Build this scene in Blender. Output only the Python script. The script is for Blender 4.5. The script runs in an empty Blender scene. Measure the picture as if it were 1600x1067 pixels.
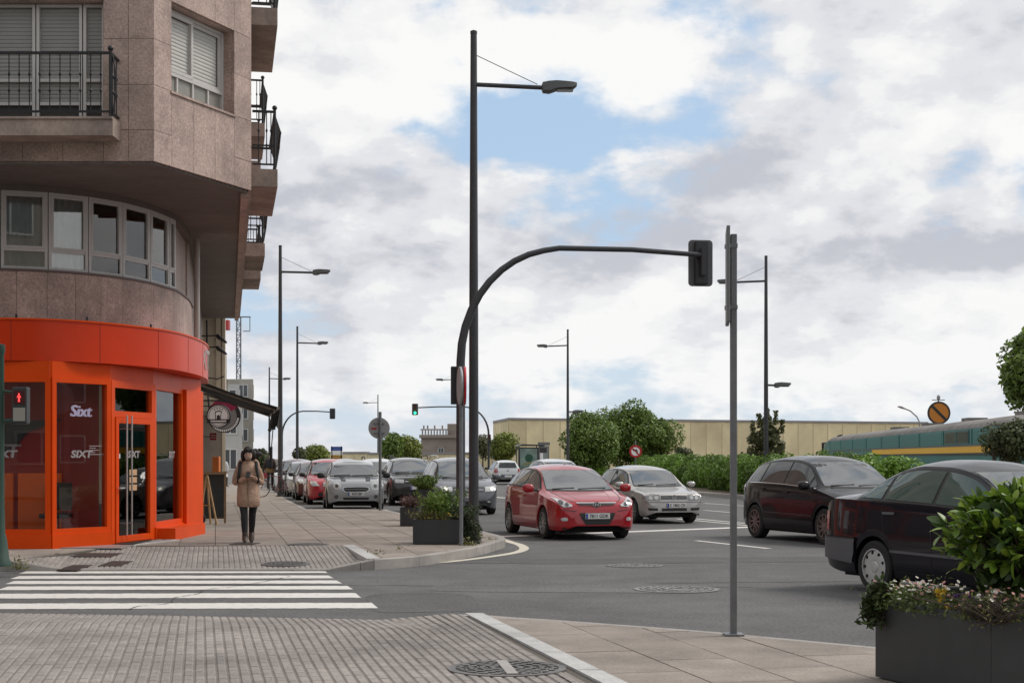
import bpy, bmesh, math, random
import numpy as np
from mathutils import Vector, Matrix, geometry
from mathutils.bvhtree import BVHTree
R = math.radians
rnd = random.Random(7)
nrg = np.random.default_rng(11)
scene = bpy.context.scene
C = scene.collection

# ------------------------------------------------------------------ camera
F, YH, HC = 2440.0, 716.0, 1.6        # focal length in photo pixels, horizon row, eye height
cd = bpy.data.cameras.new('camera'); cam = bpy.data.objects.new('camera', cd); C.objects.link(cam)
cam.location = (0, 0, HC); cam.rotation_euler = (R(90), 0, 0)
cd.sensor_width = 36; cd.lens = 36 * F / 1600; cd.shift_y = (YH - 533.5) / 1600
cd.clip_start = .1; cd.clip_end = 6000
scene.camera = cam

# ------------------------------------------------------------------ sky, sun, exposure
SUN_EL, SUN_AZ = R(48), R(68)          # azimuth clockwise from +Y
world = bpy.data.worlds.new('World'); scene.world = world; world.use_nodes = True
SKYOFF = (10.763865, 7.632778)
def build_world():
    nt = world.node_tree; nt.nodes.clear(); N = nt.nodes.new; L = nt.links.new
    out = N('ShaderNodeOutputWorld'); bg = N('ShaderNodeBackground'); bg.inputs[1].default_value = .1
    sky = N('ShaderNodeTexSky'); sky.sky_type = 'NISHITA'; sky.sun_disc = False
    sky.sun_elevation = SUN_EL; sky.sun_rotation = SUN_AZ; sky.air_density = 1.0; sky.dust_density = .6
    tc = N('ShaderNodeTexCoord'); sep = N('ShaderNodeSeparateXYZ'); L(tc.outputs['Generated'], sep.inputs[0])
    def math_(op, a, b=None, clamp=False):
        m = N('ShaderNodeMath'); m.operation = op; m.use_clamp = clamp
        for i, v in enumerate((a, b)):
            if v is None: continue
            if isinstance(v, (int, float)): m.inputs[i].default_value = v
            else: L(v, m.inputs[i])
        return m.outputs[0]
    zz = math_('ADD', math_('MAXIMUM', sep.outputs[2], 0.0), .42)
    px = math_('DIVIDE', sep.outputs[0], zz); py = math_('DIVIDE', sep.outputs[1], zz)
    comb = N('ShaderNodeCombineXYZ'); L(px, comb.inputs[0]); L(py, comb.inputs[1])
    def noise(scale, detail, rough, off, dist=0.):
        mp = N('ShaderNodeMapping'); mp.inputs['Location'].default_value = off; L(comb.outputs[0], mp.inputs[0])
        n = N('ShaderNodeTexNoise'); n.inputs['Scale'].default_value = scale; n.inputs['Detail'].default_value = detail
        n.inputs['Roughness'].default_value = rough; n.inputs['Distortion'].default_value = dist
        L(mp.outputs[0], n.inputs['Vector']); return n.outputs[0]
    def ramp(v, pts):
        r = N('ShaderNodeValToRGB'); L(v, r.inputs[0]); e = r.color_ramp.elements
        while len(e) < len(pts): e.new(.5)
        for i, (p, c) in enumerate(pts): e[i].position = p; e[i].color = (*c, 1)
        r.color_ramp.interpolation = 'EASE'; return r.outputs[0]
    OX, OY = SKYOFF
    cov = math_('ADD', math_('MULTIPLY', noise(3.0, 8, .52, (OX, OY, 0), .10), .74), math_('MULTIPLY', noise(9.5, 6, .58, (OX * 2, OY, 3), .15), .26))
    mask = ramp(cov, [(.380, (0, 0, 0)), (.465, (1, 1, 1))])
    # the same clouds looked up a step towards the sun: their far sides fall into shade
    cov2 = math_('ADD', math_('MULTIPLY', noise(3.0, 8, .52, (OX + .045, OY + .06, 0), .10), .74), math_('MULTIPLY', noise(9.5, 6, .58, (OX * 2 + .045, OY + .06, 3), .15), .26))
    relief = math_('SUBTRACT', cov2, cov)
    big = noise(2.2, 4, .5, (OX + 5.3, OY + 2.2, 1.0), .2)
    sh = math_('ADD', math_('MULTIPLY', big, .75), math_('MULTIPLY', relief, 1.8)); sh = math_('ADD', sh, math_('MULTIPLY', cov, .28))
    ccol = ramp(sh, [(.39, (9.1, 9.08, 9.0)), (.47, (8.5, 8.5, 8.55)), (.55, (7.3, 7.4, 7.7)), (.72, (5.2, 5.35, 5.9))])
    mix = N('ShaderNodeMix'); mix.data_type = 'RGBA'
    L(mask, mix.inputs[0])
    blue = N('ShaderNodeMix'); blue.data_type = 'RGBA'; blue.inputs[0].default_value = .70
    L(sky.outputs[0], blue.inputs[6]); blue.inputs[7].default_value = (4.7, 6.4, 8.5, 1)   # thin veil in the gaps
    L(blue.outputs[2], mix.inputs[6]); L(ccol, mix.inputs[7])
    # haze towards the horizon
    hz = N('ShaderNodeMix'); hz.data_type = 'RGBA'
    hf = N('ShaderNodeMapRange'); L(sep.outputs[2], hf.inputs[0]); hf.inputs[1].default_value = 0.; hf.inputs[2].default_value = .14; hf.inputs[3].default_value = .38; hf.inputs[4].default_value = 0.
    L(hf.outputs[0], hz.inputs[0]); L(mix.outputs[2], hz.inputs[6]); hz.inputs[7].default_value = (8.3, 8.4, 8.6, 1)
    L(hz.outputs[2], bg.inputs[0]); L(bg.outputs[0], out.inputs[0])
build_world()
sd = bpy.data.lights.new('sun', 'SUN'); sd.energy = 2.2; sd.angle = R(20); sd.color = (1, .96, .9)
sun = bpy.data.objects.new('sun', sd); C.objects.link(sun)
sdir = Vector((math.sin(SUN_AZ) * math.cos(SUN_EL), math.cos(SUN_AZ) * math.cos(SUN_EL), math.sin(SUN_EL)))
sun.rotation_euler = (-sdir).to_track_quat('-Z', 'Y').to_euler(); sun.location = (20, 10, 40)
vs = scene.view_settings; vs.view_transform = 'Standard'; vs.look = 'None'; vs.exposure = .08; vs.gamma = 1; vs.use_curve_mapping = False

# ------------------------------------------------------------------ helpers
def pt(px, py, d): return Vector(((px - 800) / F * d, d, HC + (YH - py) / F * d))
def gr(px, py, z=0.): d = (HC - z) * F / (py - YH); return Vector(((px - 800) / F * d, d, z))
SD = Vector((-.182, 1, 0)).normalized()          # the avenue runs this way
SN = Vector((SD.y, -SD.x, 0))                    # to the right of it

MATS = {}
def mat(name, col, rough=.6, metal=0., var=.0, scale=8., bump=0., bscale=60., coat=0., spec=.5, emit=None, es=0., rand=0., isl=0., trans=0., speck=0., speck_scale=220., stain=0.):
    if name in MATS: return MATS[name]
    m = bpy.data.materials.new(name); m.use_nodes = True; nt = m.node_tree; N = nt.nodes.new; L = nt.links.new
    b = nt.nodes['Principled BSDF']; b.inputs['Roughness'].default_value = rough; b.inputs['Metallic'].default_value = metal
    b.inputs['Coat Weight'].default_value = coat; b.inputs['Coat Roughness'].default_value = .04; b.inputs['Specular IOR Level'].default_value = spec
    b.inputs['Base Color'].default_value = (*col, 1)
    tc = N('ShaderNodeTexCoord')
    geo = N('ShaderNodeNewGeometry')
    val = None
    def mul(a, bb):
        q = N('ShaderNodeMath'); q.operation = 'MULTIPLY'
        for i, v in enumerate((a, bb)):
            if isinstance(v, (int, float)): q.inputs[i].default_value = v
            else: L(v, q.inputs[i])
        return q.outputs[0]
    def rng(src, lo, hi, a=0., bb=1.):
        q = N('ShaderNodeMapRange'); L(src, q.inputs[0]); q.inputs[1].default_value = a; q.inputs[2].default_value = bb
        q.inputs[3].default_value = lo; q.inputs[4].default_value = hi; return q.outputs[0]
    def noi(s, det, r_=.6):
        n = N('ShaderNodeTexNoise'); n.inputs['Scale'].default_value = s; n.inputs['Detail'].default_value = det; n.inputs['Roughness'].default_value = r_
        L(geo.outputs['Position'], n.inputs['Vector']); return n.outputs[0]
    fs = []
    if var: fs.append(rng(noi(scale, 5), 1 - var, 1 + var, .25, .75))
    if speck: fs.append(rng(noi(speck_scale, 2, .7), 1 - speck, 1 + speck, .3, .7))
    if stain: fs.append(rng(noi(scale * .21, 7, .7), 1 - stain, 1 + stain * .4, .32, .60))
    if rand:
        oi = N('ShaderNodeObjectInfo'); fs.append(rng(oi.outputs['Random'], 1 - rand, 1 + rand))
    if isl: fs.append(rng(geo.outputs['Random Per Island'], 1 - isl, 1 + isl))
    for f in fs: val = f if val is None else mul(val, f)
    if val is not None:
        vm = N('ShaderNodeVectorMath'); vm.operation = 'SCALE'; vm.inputs[0].default_value = col; L(val, vm.inputs['Scale'])
        L(vm.outputs[0], b.inputs['Base Color'])
    if bump:
        bp = N('ShaderNodeBump'); bp.inputs['Strength'].default_value = bump; bp.inputs['Distance'].default_value = .02
        L(noi(bscale, 4), bp.inputs['Height']); L(bp.outputs[0], b.inputs['Normal'])
    if emit: b.inputs['Emission Color'].default_value = (*emit, 1); b.inputs['Emission Strength'].default_value = es
    if trans:
        tr = N('ShaderNodeBsdfTranslucent'); tr.inputs[0].default_value = (*[min(1, c * 1.6) for c in col], 1)
        if val is not None: L(vm.outputs[0], tr.inputs[0])
        mx = N('ShaderNodeMixShader'); mx.inputs[0].default_value = trans
        L(b.outputs[0], mx.inputs[1]); L(tr.outputs[0], mx.inputs[2]); L(mx.outputs[0], nt.nodes['Material Output'].inputs[0])
    MATS[name] = m; return m
def glass_mat(name, tint=(.75, .8, .8), refl=1.45, rough=.01):
    if name in MATS: return MATS[name]
    m = bpy.data.materials.new(name); m.use_nodes = True; nt = m.node_tree; nt.nodes.clear(); N = nt.nodes.new; L = nt.links.new
    out = N('ShaderNodeOutputMaterial'); mx = N('ShaderNodeMixShader'); tr = N('ShaderNodeBsdfTransparent'); gl = N('ShaderNodeBsdfGlossy')
    fr = N('ShaderNodeFresnel'); fr.inputs[0].default_value = refl; tr.inputs[0].default_value = (*tint, 1); gl.inputs['Roughness'].default_value = rough
    L(fr.outputs[0], mx.inputs[0]); L(tr.outputs[0], mx.inputs[1]); L(gl.outputs[0], mx.inputs[2]); L(mx.outputs[0], out.inputs[0])
    MATS[name] = m; return m

ROOT = {}
def tag(o, label, cat, group=None, kind=None):
    if label: o['label'] = label
    if cat: o['category'] = cat
    if group: o['group'] = group
    if kind: o['kind'] = kind
    return o
def thing(name, label, cat, loc=(0, 0, 0), rz=0., group=None):
    o = bpy.data.objects.new(name, None); C.objects.link(o); o.empty_display_size = .2
    o.location = loc; o.rotation_euler = (0, 0, rz)
    ROOT[o] = Matrix.Translation(Vector(loc)) @ Matrix.Rotation(rz, 4, 'Z')
    return tag(o, label, cat, group)
def link(o, parent=None):
    C.objects.link(o)
    if parent is not None: o.parent = parent; ROOT[o] = ROOT.get(parent)
    return o
def dup(root, loc, rz, label=None, scale=None):
    r = root.copy(); C.objects.link(r); r.location = loc; r.rotation_euler = (0, 0, rz)
    if label: r['label'] = label
    if scale: r.scale = (scale,) * 3
    def rec(a, b):
        for ch in a.children:
            c = ch.copy(); C.objects.link(c); c.parent = b; rec(ch, c)
    rec(root, r); return r

class MB:
    """collects shapes; build() links them as one mesh object"""
    def __init__(s): s.v = []; s.f = []; s.m = []; s.mats = []
    def mi(s, m):
        if m is None: return 0
        if m not in s.mats: s.mats.append(m)
        return s.mats.index(m)
    def add(s, vs, fs, m=None):
        o = len(s.v); s.v += [tuple(v) for v in vs]; k = s.mi(m)
        for f in fs: s.f.append(tuple(i + o for i in f)); s.m.append(k)
        return s
    def box(s, c, d, rz=0., m=None, rx=0., ry=0., bev=0.):
        x, y, z = (q / 2 for q in d)
        if bev > 0:
            b = min(bev, x * .9, y * .9, z * .9); P = []
            bm = bmesh.new(); bmesh.ops.create_cube(bm, size=1)
            for v in bm.verts: v.co = Vector((v.co.x * d[0], v.co.y * d[1], v.co.z * d[2]))
            bmesh.ops.bevel(bm, geom=list(bm.edges), offset=b, segments=2, profile=.6, affect='EDGES')
            bm.verts.index_update(); P = [v.co.copy() for v in bm.verts]; fs = [[v.index for v in f.verts] for f in bm.faces]; bm.free()
        else:
            P = [Vector(p) for p in ((-x, -y, -z), (x, -y, -z), (x, y, -z), (-x, y, -z), (-x, -y, z), (x, -y, z), (x, y, z), (-x, y, z))]
            fs = [(0, 3, 2, 1), (4, 5, 6, 7), (0, 1, 5, 4), (1, 2, 6, 5), (2, 3, 7, 6), (3, 0, 4, 7)]
        M = Matrix.Rotation(rz, 3, 'Z') @ Matrix.Rotation(ry, 3, 'Y') @ Matrix.Rotation(rx, 3, 'X'); c = Vector(c)
        return s.add([M @ p + c for p in P], fs, m)
    def prism(s, poly, z0, z1, m=None, caps=True):
        """poly: list of (x, y) ; z0, z1 numbers or per-vertex lists"""
        n = len(poly); a = z0 if hasattr(z0, '__len__') else [z0] * n; b = z1 if hasattr(z1, '__len__') else [z1] * n
        vs = [(p[0], p[1], a[i]) for i, p in enumerate(poly)] + [(p[0], p[1], b[i]) for i, p in enumerate(poly)]
        fs = [(i, (i + 1) % n, n + (i + 1) % n, n + i) for i in range(n)]
        if caps: fs += [tuple(range(n))[::-1], tuple(range(n, 2 * n))]
        return s.add(vs, fs, m)
    def ext(s, poly3, off, m=None):
        """extrude a 3-D polygon by a vector"""
        n = len(poly3); off = Vector(off); P = [Vector(p) for p in poly3]
        return s.add(P + [p + off for p in P], [(i, (i + 1) % n, n + (i + 1) % n, n + i) for i in range(n)] + [tuple(range(n))[::-1], tuple(range(n, 2 * n))], m)
    def tube(s, path, r, n=8, m=None, cap=True, sx=1.):
        P = [Vector(p) for p in path]; rr = r if hasattr(r, '__len__') else [r] * len(P); vs = []; fs = []
        prev = None
        for i, p in enumerate(P):
            t = (P[min(i + 1, len(P) - 1)] - P[max(i - 1, 0)]).normalized()
            if prev is None:
                a = Vector((0, 0, 1)) if abs(t.z) < .9 else Vector((0, 1, 0)); u = t.cross(a).normalized()
            else: u = (prev - t * prev.dot(t)).normalized()
            prev = u; w = t.cross(u)
            for k in range(n):
                q = 2 * math.pi * k / n; vs.append(p + (u * math.cos(q) * sx + w * math.sin(q)) * rr[i])
        for i in range(len(P) - 1):
            for k in range(n):
                a = i * n + k; b = i * n + (k + 1) % n; fs.append((a, b, b + n, a + n))
        if cap: fs += [tuple(range(n))[::-1], tuple(range(len(vs) - n, len(vs)))]
        return s.add(vs, fs, m)
    def lathe(s, prof, n=24, c=(0, 0, 0), axis='Z', m=None):
        vs = []; fs = []; c = Vector(c)
        for r, h in prof:
            for k in range(n):
                q = 2 * math.pi * k / n; a, b = r * math.cos(q), r * math.sin(q)
                vs.append(c + Vector({'Z': (a, b, h), 'X': (h, a, b), 'Y': (a, h, b)}[axis]))
        for i in range(len(prof) - 1):
            for k in range(n):
                a = i * n + k; b = i * n + (k + 1) % n; fs.append((a, b, b + n, a + n))
        hollow = prof[0][0] > 1e-5 and prof[-1][0] > 1e-5 and abs(prof[0][1] - prof[-1][1]) < 1e-6
        if hollow:
            for k in range(n): fs.append((k, (k + 1) % n, len(vs) - n + (k + 1) % n, len(vs) - n + k))
        if prof[0][0] > 1e-5 and not hollow: fs.append(tuple(range(n))[::-1])
        if prof[-1][0] > 1e-5 and not hollow: fs.append(tuple(range(len(vs) - n, len(vs))))
        return s.add(vs, fs, m)
    def sell(s, c, r, e=.7, nu=14, nv=9, M=None, m=None):
        """superellipsoid"""
        vs = []; fs = []; c = Vector(c); sg = lambda t, p: math.copysign(abs(t) ** p, t)
        for j in range(nv + 1):
            v = -math.pi / 2 + math.pi * j / nv
            for i in range(nu):
                u = 2 * math.pi * i / nu
                p = Vector((r[0] * sg(math.cos(v), e) * sg(math.cos(u), e), r[1] * sg(math.cos(v), e) * sg(math.sin(u), e), r[2] * sg(math.sin(v), e)))
                vs.append(c + (M @ p if M else p))
        for j in range(nv):
            for i in range(nu):
                a = j * nu + i; b = j * nu + (i + 1) % nu; fs.append((a, b, b + nu, a + nu))
        return s.add(vs, fs, m)
    def rings(s, rings, m=None, cap=True):
        n = len(rings[0]); vs = [p for r_ in rings for p in r_]; fs = []
        for i in range(len(rings) - 1):
            for k in range(n):
                a = i * n + k; b = i * n + (k + 1) % n; fs.append((a, b, b + n, a + n))
        if cap: fs += [tuple(range(n))[::-1], tuple(range(len(vs) - n, len(vs)))]
        return s.add(vs, fs, m)
    def build(s, name, m=None, parent=None, smooth=False, world=False, label=None, ang=40, tri=False):
        me = bpy.data.meshes.new(name)
        V = s.v
        if world and parent is not None and ROOT.get(parent) is not None:
            I = ROOT[parent].inverted(); V = [I @ Vector(v) for v in V]
        me.from_pydata([tuple(v) for v in V], [], s.f)
        if s.mats:
            for q in s.mats: me.materials.append(q)
            me.polygons.foreach_set('material_index', s.m)
        elif m: me.materials.append(m)
        bm = bmesh.new(); bm.from_mesh(me); bmesh.ops.recalc_face_normals(bm, faces=bm.faces); bm.to_mesh(me); bm.free()
        if smooth: smooth_mesh(me, ang)
        me.update(); o = bpy.data.objects.new(name, me); link(o, parent)
        if label: o['label'] = label
        return o
def smooth_mesh(me, ang=40):
    me.polygons.foreach_set('use_smooth', [True] * len(me.polygons)); me.set_sharp_from_angle(angle=R(ang))
def struct(o): o['kind'] = 'structure'; return o
def text_mesh(txt, size, ext=.002, shear=0., bold=0., sx=1.):
    cu = bpy.data.curves.new('txt', 'FONT'); cu.body = txt; cu.size = size; cu.extrude = ext; cu.shear = shear; cu.offset = bold
    cu.align_x = 'CENTER'; cu.align_y = 'CENTER'; cu.resolution_u = 3
    o = bpy.data.objects.new('txt', cu); C.objects.link(o)
    dg = bpy.context.evaluated_depsgraph_get(); me = bpy.data.meshes.new_from_object(o.evaluated_get(dg))
    C.objects.unlink(o); bpy.data.objects.remove(o)
    if sx != 1.:
        for v in me.vertices: v.co.x *= sx
    return me
def text(name, txt, size, m, parent, loc, right, up, ext=.002, shear=0., bold=0., sx=1., world=True):
    """flat lettering: `right` and `up` give the plane it lies on"""
    me = text_mesh(txt, size, ext, shear, bold, sx); r = Vector(right).normalized(); u = Vector(up).normalized(); n = r.cross(u)
    M = Matrix.Translation(Vector(loc)) @ Matrix((r, u, n)).transposed().to_4x4()
    if world and ROOT.get(parent) is not None: M = ROOT[parent].inverted() @ M
    me.transform(M); me.materials.clear(); me.materials.append(m); me.name = name
    o = bpy.data.objects.new(name, me); link(o, parent); return o
def clip_convex(poly, clip):
    out = [Vector((p[0], p[1])) for p in poly]; n = len(clip)
    for i in range(n):
        a = Vector(clip[i][:2]); b = Vector(clip[(i + 1) % n][:2]); e = b - a; inp = out; out = []
        if not inp: break
        side = lambda p: e.x * (p.y - a.y) - e.y * (p.x - a.x)
        for j in range(len(inp)):
            p, q = inp[j], inp[(j + 1) % len(inp)]; sp, sq = side(p), side(q)
            if sp >= 0: out.append(p)
            if (sp >= 0) != (sq >= 0): out.append(p + (q - p) * (sp / (sp - sq)))
    return out
def ccw(poly):
    a = sum(poly[i][0] * poly[(i + 1) % len(poly)][1] - poly[(i + 1) % len(poly)][0] * poly[i][1] for i in range(len(poly)))
    return list(poly) if a > 0 else list(poly)[::-1]
def pchip(xs, ys):
    xs = np.array(xs, float); ys = np.array(ys, float); h = np.diff(xs); d = np.diff(ys) / h; n = len(xs); m = np.zeros(n)
    m[0] = d[0]; m[-1] = d[-1]
    for i in range(1, n - 1):
        if d[i - 1] * d[i] > 0:
            w1 = 2 * h[i] + h[i - 1]; w2 = h[i] + 2 * h[i - 1]; m[i] = (w1 + w2) / (w1 / d[i - 1] + w2 / d[i])
    def f(x):
        x = min(max(x, xs[0]), xs[-1]); i = min(max(int(np.searchsorted(xs, x) - 1), 0), n - 2); t = (x - xs[i]) / h[i]
        return float((2*t**3-3*t**2+1)*ys[i] + (t**3-2*t**2+t)*h[i]*m[i] + (-2*t**3+3*t**2)*ys[i+1] + (t**3-t**2)*h[i]*m[i+1])
    return f
def smoothpath(pts, n=8):
    P = [Vector(p) for p in pts]; out = []
    for i in range(len(P) - 1):
        p0, p1, p2, p3 = P[max(i-1, 0)], P[i], P[i+1], P[min(i+2, len(P)-1)]
        for k in range(n):
            t = k / n; out.append(.5 * ((2*p1) + (p2-p0)*t + (2*p0-5*p1+4*p2-p3)*t*t + (3*p1-p0-3*p2+p3)*t**3))
    out.append(P[-1]); return out
# ------------------------------------------------------------------ materials
M_asph = mat('asphalt', (.108, .105, .103), .85, var=.16, scale=1.6, bump=.5, bscale=110, speck=.42, speck_scale=28, stain=.30)
M_slab = mat('paving_concrete', (.262, .222, .188), .8, var=.10, scale=5, bump=.25, bscale=90, rand=.10, speck=.20, speck_scale=40, stain=.28)
M_joint = mat('joint_dirt', (.10, .085, .07), .95, var=.2, scale=20)
M_ridge = mat('tactile_concrete', (.270, .240, .218), .8, var=.10, scale=3.0, bump=.3, bscale=90, isl=.10, speck=.22, speck_scale=40, stain=.30)
M_groove = mat('tactile_groove', (.206, .180, .163), .9, var=.2, scale=6, stain=.3)
M_kerb = mat('kerb_granite', (.32, .295, .27), .75, var=.12, scale=6, bump=.2, bscale=100, rand=.08, speck=.15, stain=.2)
M_border = mat('border_granite', (.43, .42, .405), .7, var=.08, scale=7, bump=.15, rand=.06, speck=.16, speck_scale=50, stain=.2)
M_earth = mat('earth', (.10, .08, .055), .95, var=.3, scale=2, bump=.5, bscale=20)
M_iron = mat('cast_iron', (.16, .15, .145), .55, metal=.5, var=.3, scale=14, stain=.3)
M_darkiron = mat('dark_cast_iron', (.055, .045, .04), .6, metal=.4, var=.25, scale=14)
def paint_mat(name, col, wear=.5):
    m = mat(name, col, .65, var=.06, scale=9, speck=.06, speck_scale=70); nt = m.node_tree; N = nt.nodes.new; L = nt.links.new
    b = nt.nodes['Principled BSDF']; src = b.inputs['Base Color'].links[0].from_socket
    geo = N('ShaderNodeNewGeometry'); n = N('ShaderNodeTexNoise'); n.inputs['Scale'].default_value = 16; n.inputs['Detail'].default_value = 10; n.inputs['Roughness'].default_value = .75
    L(geo.outputs['Position'], n.inputs['Vector']); r = N('ShaderNodeMapRange'); L(n.outputs[0], r.inputs[0])
    r.inputs[1].default_value = .56; r.inputs[2].default_value = .68; r.inputs[3].default_value = 0; r.inputs[4].default_value = wear
    mx = N('ShaderNodeMix'); mx.data_type = 'RGBA'; L(r.outputs[0], mx.inputs[0]); L(src, mx.inputs[6]); mx.inputs[7].default_value = (.13, .125, .12, 1)
    L(mx.outputs[2], b.inputs['Base Color']); return m
M_line = paint_mat('road_paint', (.64, .61, .57), .95)
M_edge = paint_mat('edge_paint', (.60, .55, .45), .6)

# ------------------------------------------------------------------ ground, road
o = MB().add([(-2000, -400, -.06), (2000, -400, -.06), (2000, 4000, -.06), (-2000, 4000, -.06)], [(0, 1, 2, 3)]).build('ground', M_earth); struct(o)
road = MB().add([(-70, -30, 0), (70, -30, 0), (70, 330, 0), (-70, 330, 0)], [(0, 1, 2, 3)]).build('road', M_asph); struct(road)

def strip(a, b, w, z=.004, name='road_marking', m=None):
    """painted strip from a to b (ground points)"""
    a, b = Vector(a), Vector(b); t = (b - a); t.z = 0; t.normalize(); n = Vector((-t.y, t.x, 0)) * w / 2
    return [(a + n), (a - n), (b - n), (b + n)]
def marking(polys, label=None):
    mb = MB()
    for p in polys: mb.add([(q[0], q[1], .004) for q in p], [tuple(range(len(p)))])
    return mb.build('road_marking', M_line, road)
# zebra crossing: each stripe a painted sheet of its own, with ragged ends
rows = [(22.3, 21.75), (21.3, 20.78), (20.42, 19.92), (19.55, 19.02), (18.5, 17.88), (17.25, 16.62)]
xl = [-6.85, -6.66, -6.45, -6.25, -6.0, -5.75]; xr = [-2.66, -2.47, -2.26, -2.03, -1.82, -1.52]
for i, (ya, yb) in enumerate(rows):
    n = 60; top = []; bot = []
    for k in range(n + 1):
        t = k / n; x = xl[i] + (xr[i] - xl[i]) * t
        top.append((x - .04, ya + .10 * (t - .5) + rnd.uniform(-.02, .02), .004)); bot.append((x + (.09 if k == n else 0), yb + .10 * (t - .5) + rnd.uniform(-.02, .02), .004))
    mb = MB(); mb.add(bot + top, [(k, k + 1, n + 2 + k, n + 1 + k) for k in range(n)]); mb.build('crossing_stripe', M_line, road)
# crack running through the stripes
cr = [(-4.05, 16.5), (-4.02, 16.9), (-3.78, 17.2), (-3.86, 17.9), (-3.70, 18.4), (-3.74, 19.0), (-3.5, 19.4), (-3.2, 20.3), (-3.0, 21.2)]
cr = smoothpath([(x, y, .009) for x, y in cr], 5); mb = MB()
for a, b in zip(cr[:-1], cr[1:]):
    w = rnd.uniform(.002, .011); mb.add([(a.x - w + rnd.uniform(-.015, .015), a.y, .0075), (a.x + w, a.y, .0075), (b.x + w, b.y, .0075), (b.x - w, b.y, .0075)], [(0, 1, 2, 3)])
mb.build('asphalt_crack', mat('crack', (.03, .028, .027), .95), road)
def gl(*pp): return [gr(*p) for p in pp]
for pp, w in (([(1088, 844.5), (1202, 857)], .13), ([(1058, 807.5), (1180, 819)], .13), ([(1058, 810.3), (1180, 822)], .13),
              ([(1100, 786), (1172, 791)], .12), ([(1100, 797), (1142, 800.5)], .12), ([(772, 776.5), (797, 778.5)], .3)):
    marking([strip(*gl(*pp), w)])
pl = gl((779, 838.2), (860, 835.2), (1000, 830), (1182, 823))
marking([strip(pl[i], pl[i + 1], .42) for i in range(3)])
# painted edge line round the kerb corner
ep = smoothpath([gr(*p) for p in ((505, 889.5), (560, 887.5), (660, 881), (724, 875), (779, 867.7), (808, 862.5), (819, 857), (812, 851), (797, 846.5), (775, 838.5))], 7)
mb = MB(); L_, R_ = [], []
for i, p in enumerate(ep):
    t = (ep[min(i + 1, len(ep) - 1)] - ep[max(i - 1, 0)]).normalized(); n = Vector((-t.y, t.x, 0)) * .085
    L_.append((p.x + n.x, p.y + n.y, .004)); R_.append((p.x - n.x, p.y - n.y, .004))
k = len(ep); mb.add(L_ + R_, [(i, i + 1, k + i + 1, k + i) for i in range(k - 1)]); mb.build('kerb_line', M_edge, road)
# asphalt repairs: slightly different mixes laid as thin sheets with ragged edges
def patchwork(cx, cy, sx, sy, rz, col, name):
    P = []; n = 26
    for k in range(n):
        q = 2 * math.pi * k / n; a, b = math.copysign(abs(math.cos(q)) ** .35, math.cos(q)) * sx / 2, math.copysign(abs(math.sin(q)) ** .35, math.sin(q)) * sy / 2
        a += rnd.uniform(-.04, .04); b += rnd.uniform(-.04, .04); P.append((cx + a * math.cos(rz) - b * math.sin(rz), cy + a * math.sin(rz) + b * math.cos(rz), .002 + .0003 * len(bpy.data.objects) % .0012))
    MB().add(P, [tuple(range(n))]).build('asphalt_repair', mat(name, col, .85, var=.14, scale=2, bump=.5, bscale=110, speck=.4, speck_scale=28, stain=.25), road)
patchwork(3.2, 24.6, 6.5, 1.3, .12, (.090, .087, .085), 'asphalt_dark'); patchwork(.6, 19.2, 3.2, 1.1, -.1, (.126, .121, .117), 'asphalt_pale'); patchwork(7.4, 24.8, 3.0, 2.4, .3, (.122, .118, .114), 'asphalt_pale'); patchwork(-.2, 36.5, 2.4, 6.0, .2, (.092, .09, .088), 'asphalt_dark'); patchwork(-1.0, 17.4, 1.2, 2.3, .1, (.094, .091, .089), 'asphalt_dark')
# seams
for c, d_, rz in (((1.2, 24.0), (9.5, .05), .10), ((-.5, 19.6), (7.0, .04), -.05), ((4.2, 20.3), (5.0, .04), .12)):
    mb = MB(); n = 30; P = []
    for k in range(n + 1):
        t = k / n - .5; P.append((c[0] + t * d_[0], c[1] + t * d_[0] * rz + rnd.uniform(-.03, .03)))
    mb.add([(x, y - d_[1] / 2, .0035) for x, y in P] + [(x, y + d_[1] / 2, .0035) for x, y in P], [(k, k + 1, n + 2 + k, n + 1 + k) for k in range(n)])
    mb.build('asphalt_seam', mat('seam', (.075, .073, .072), .8), road)

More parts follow.
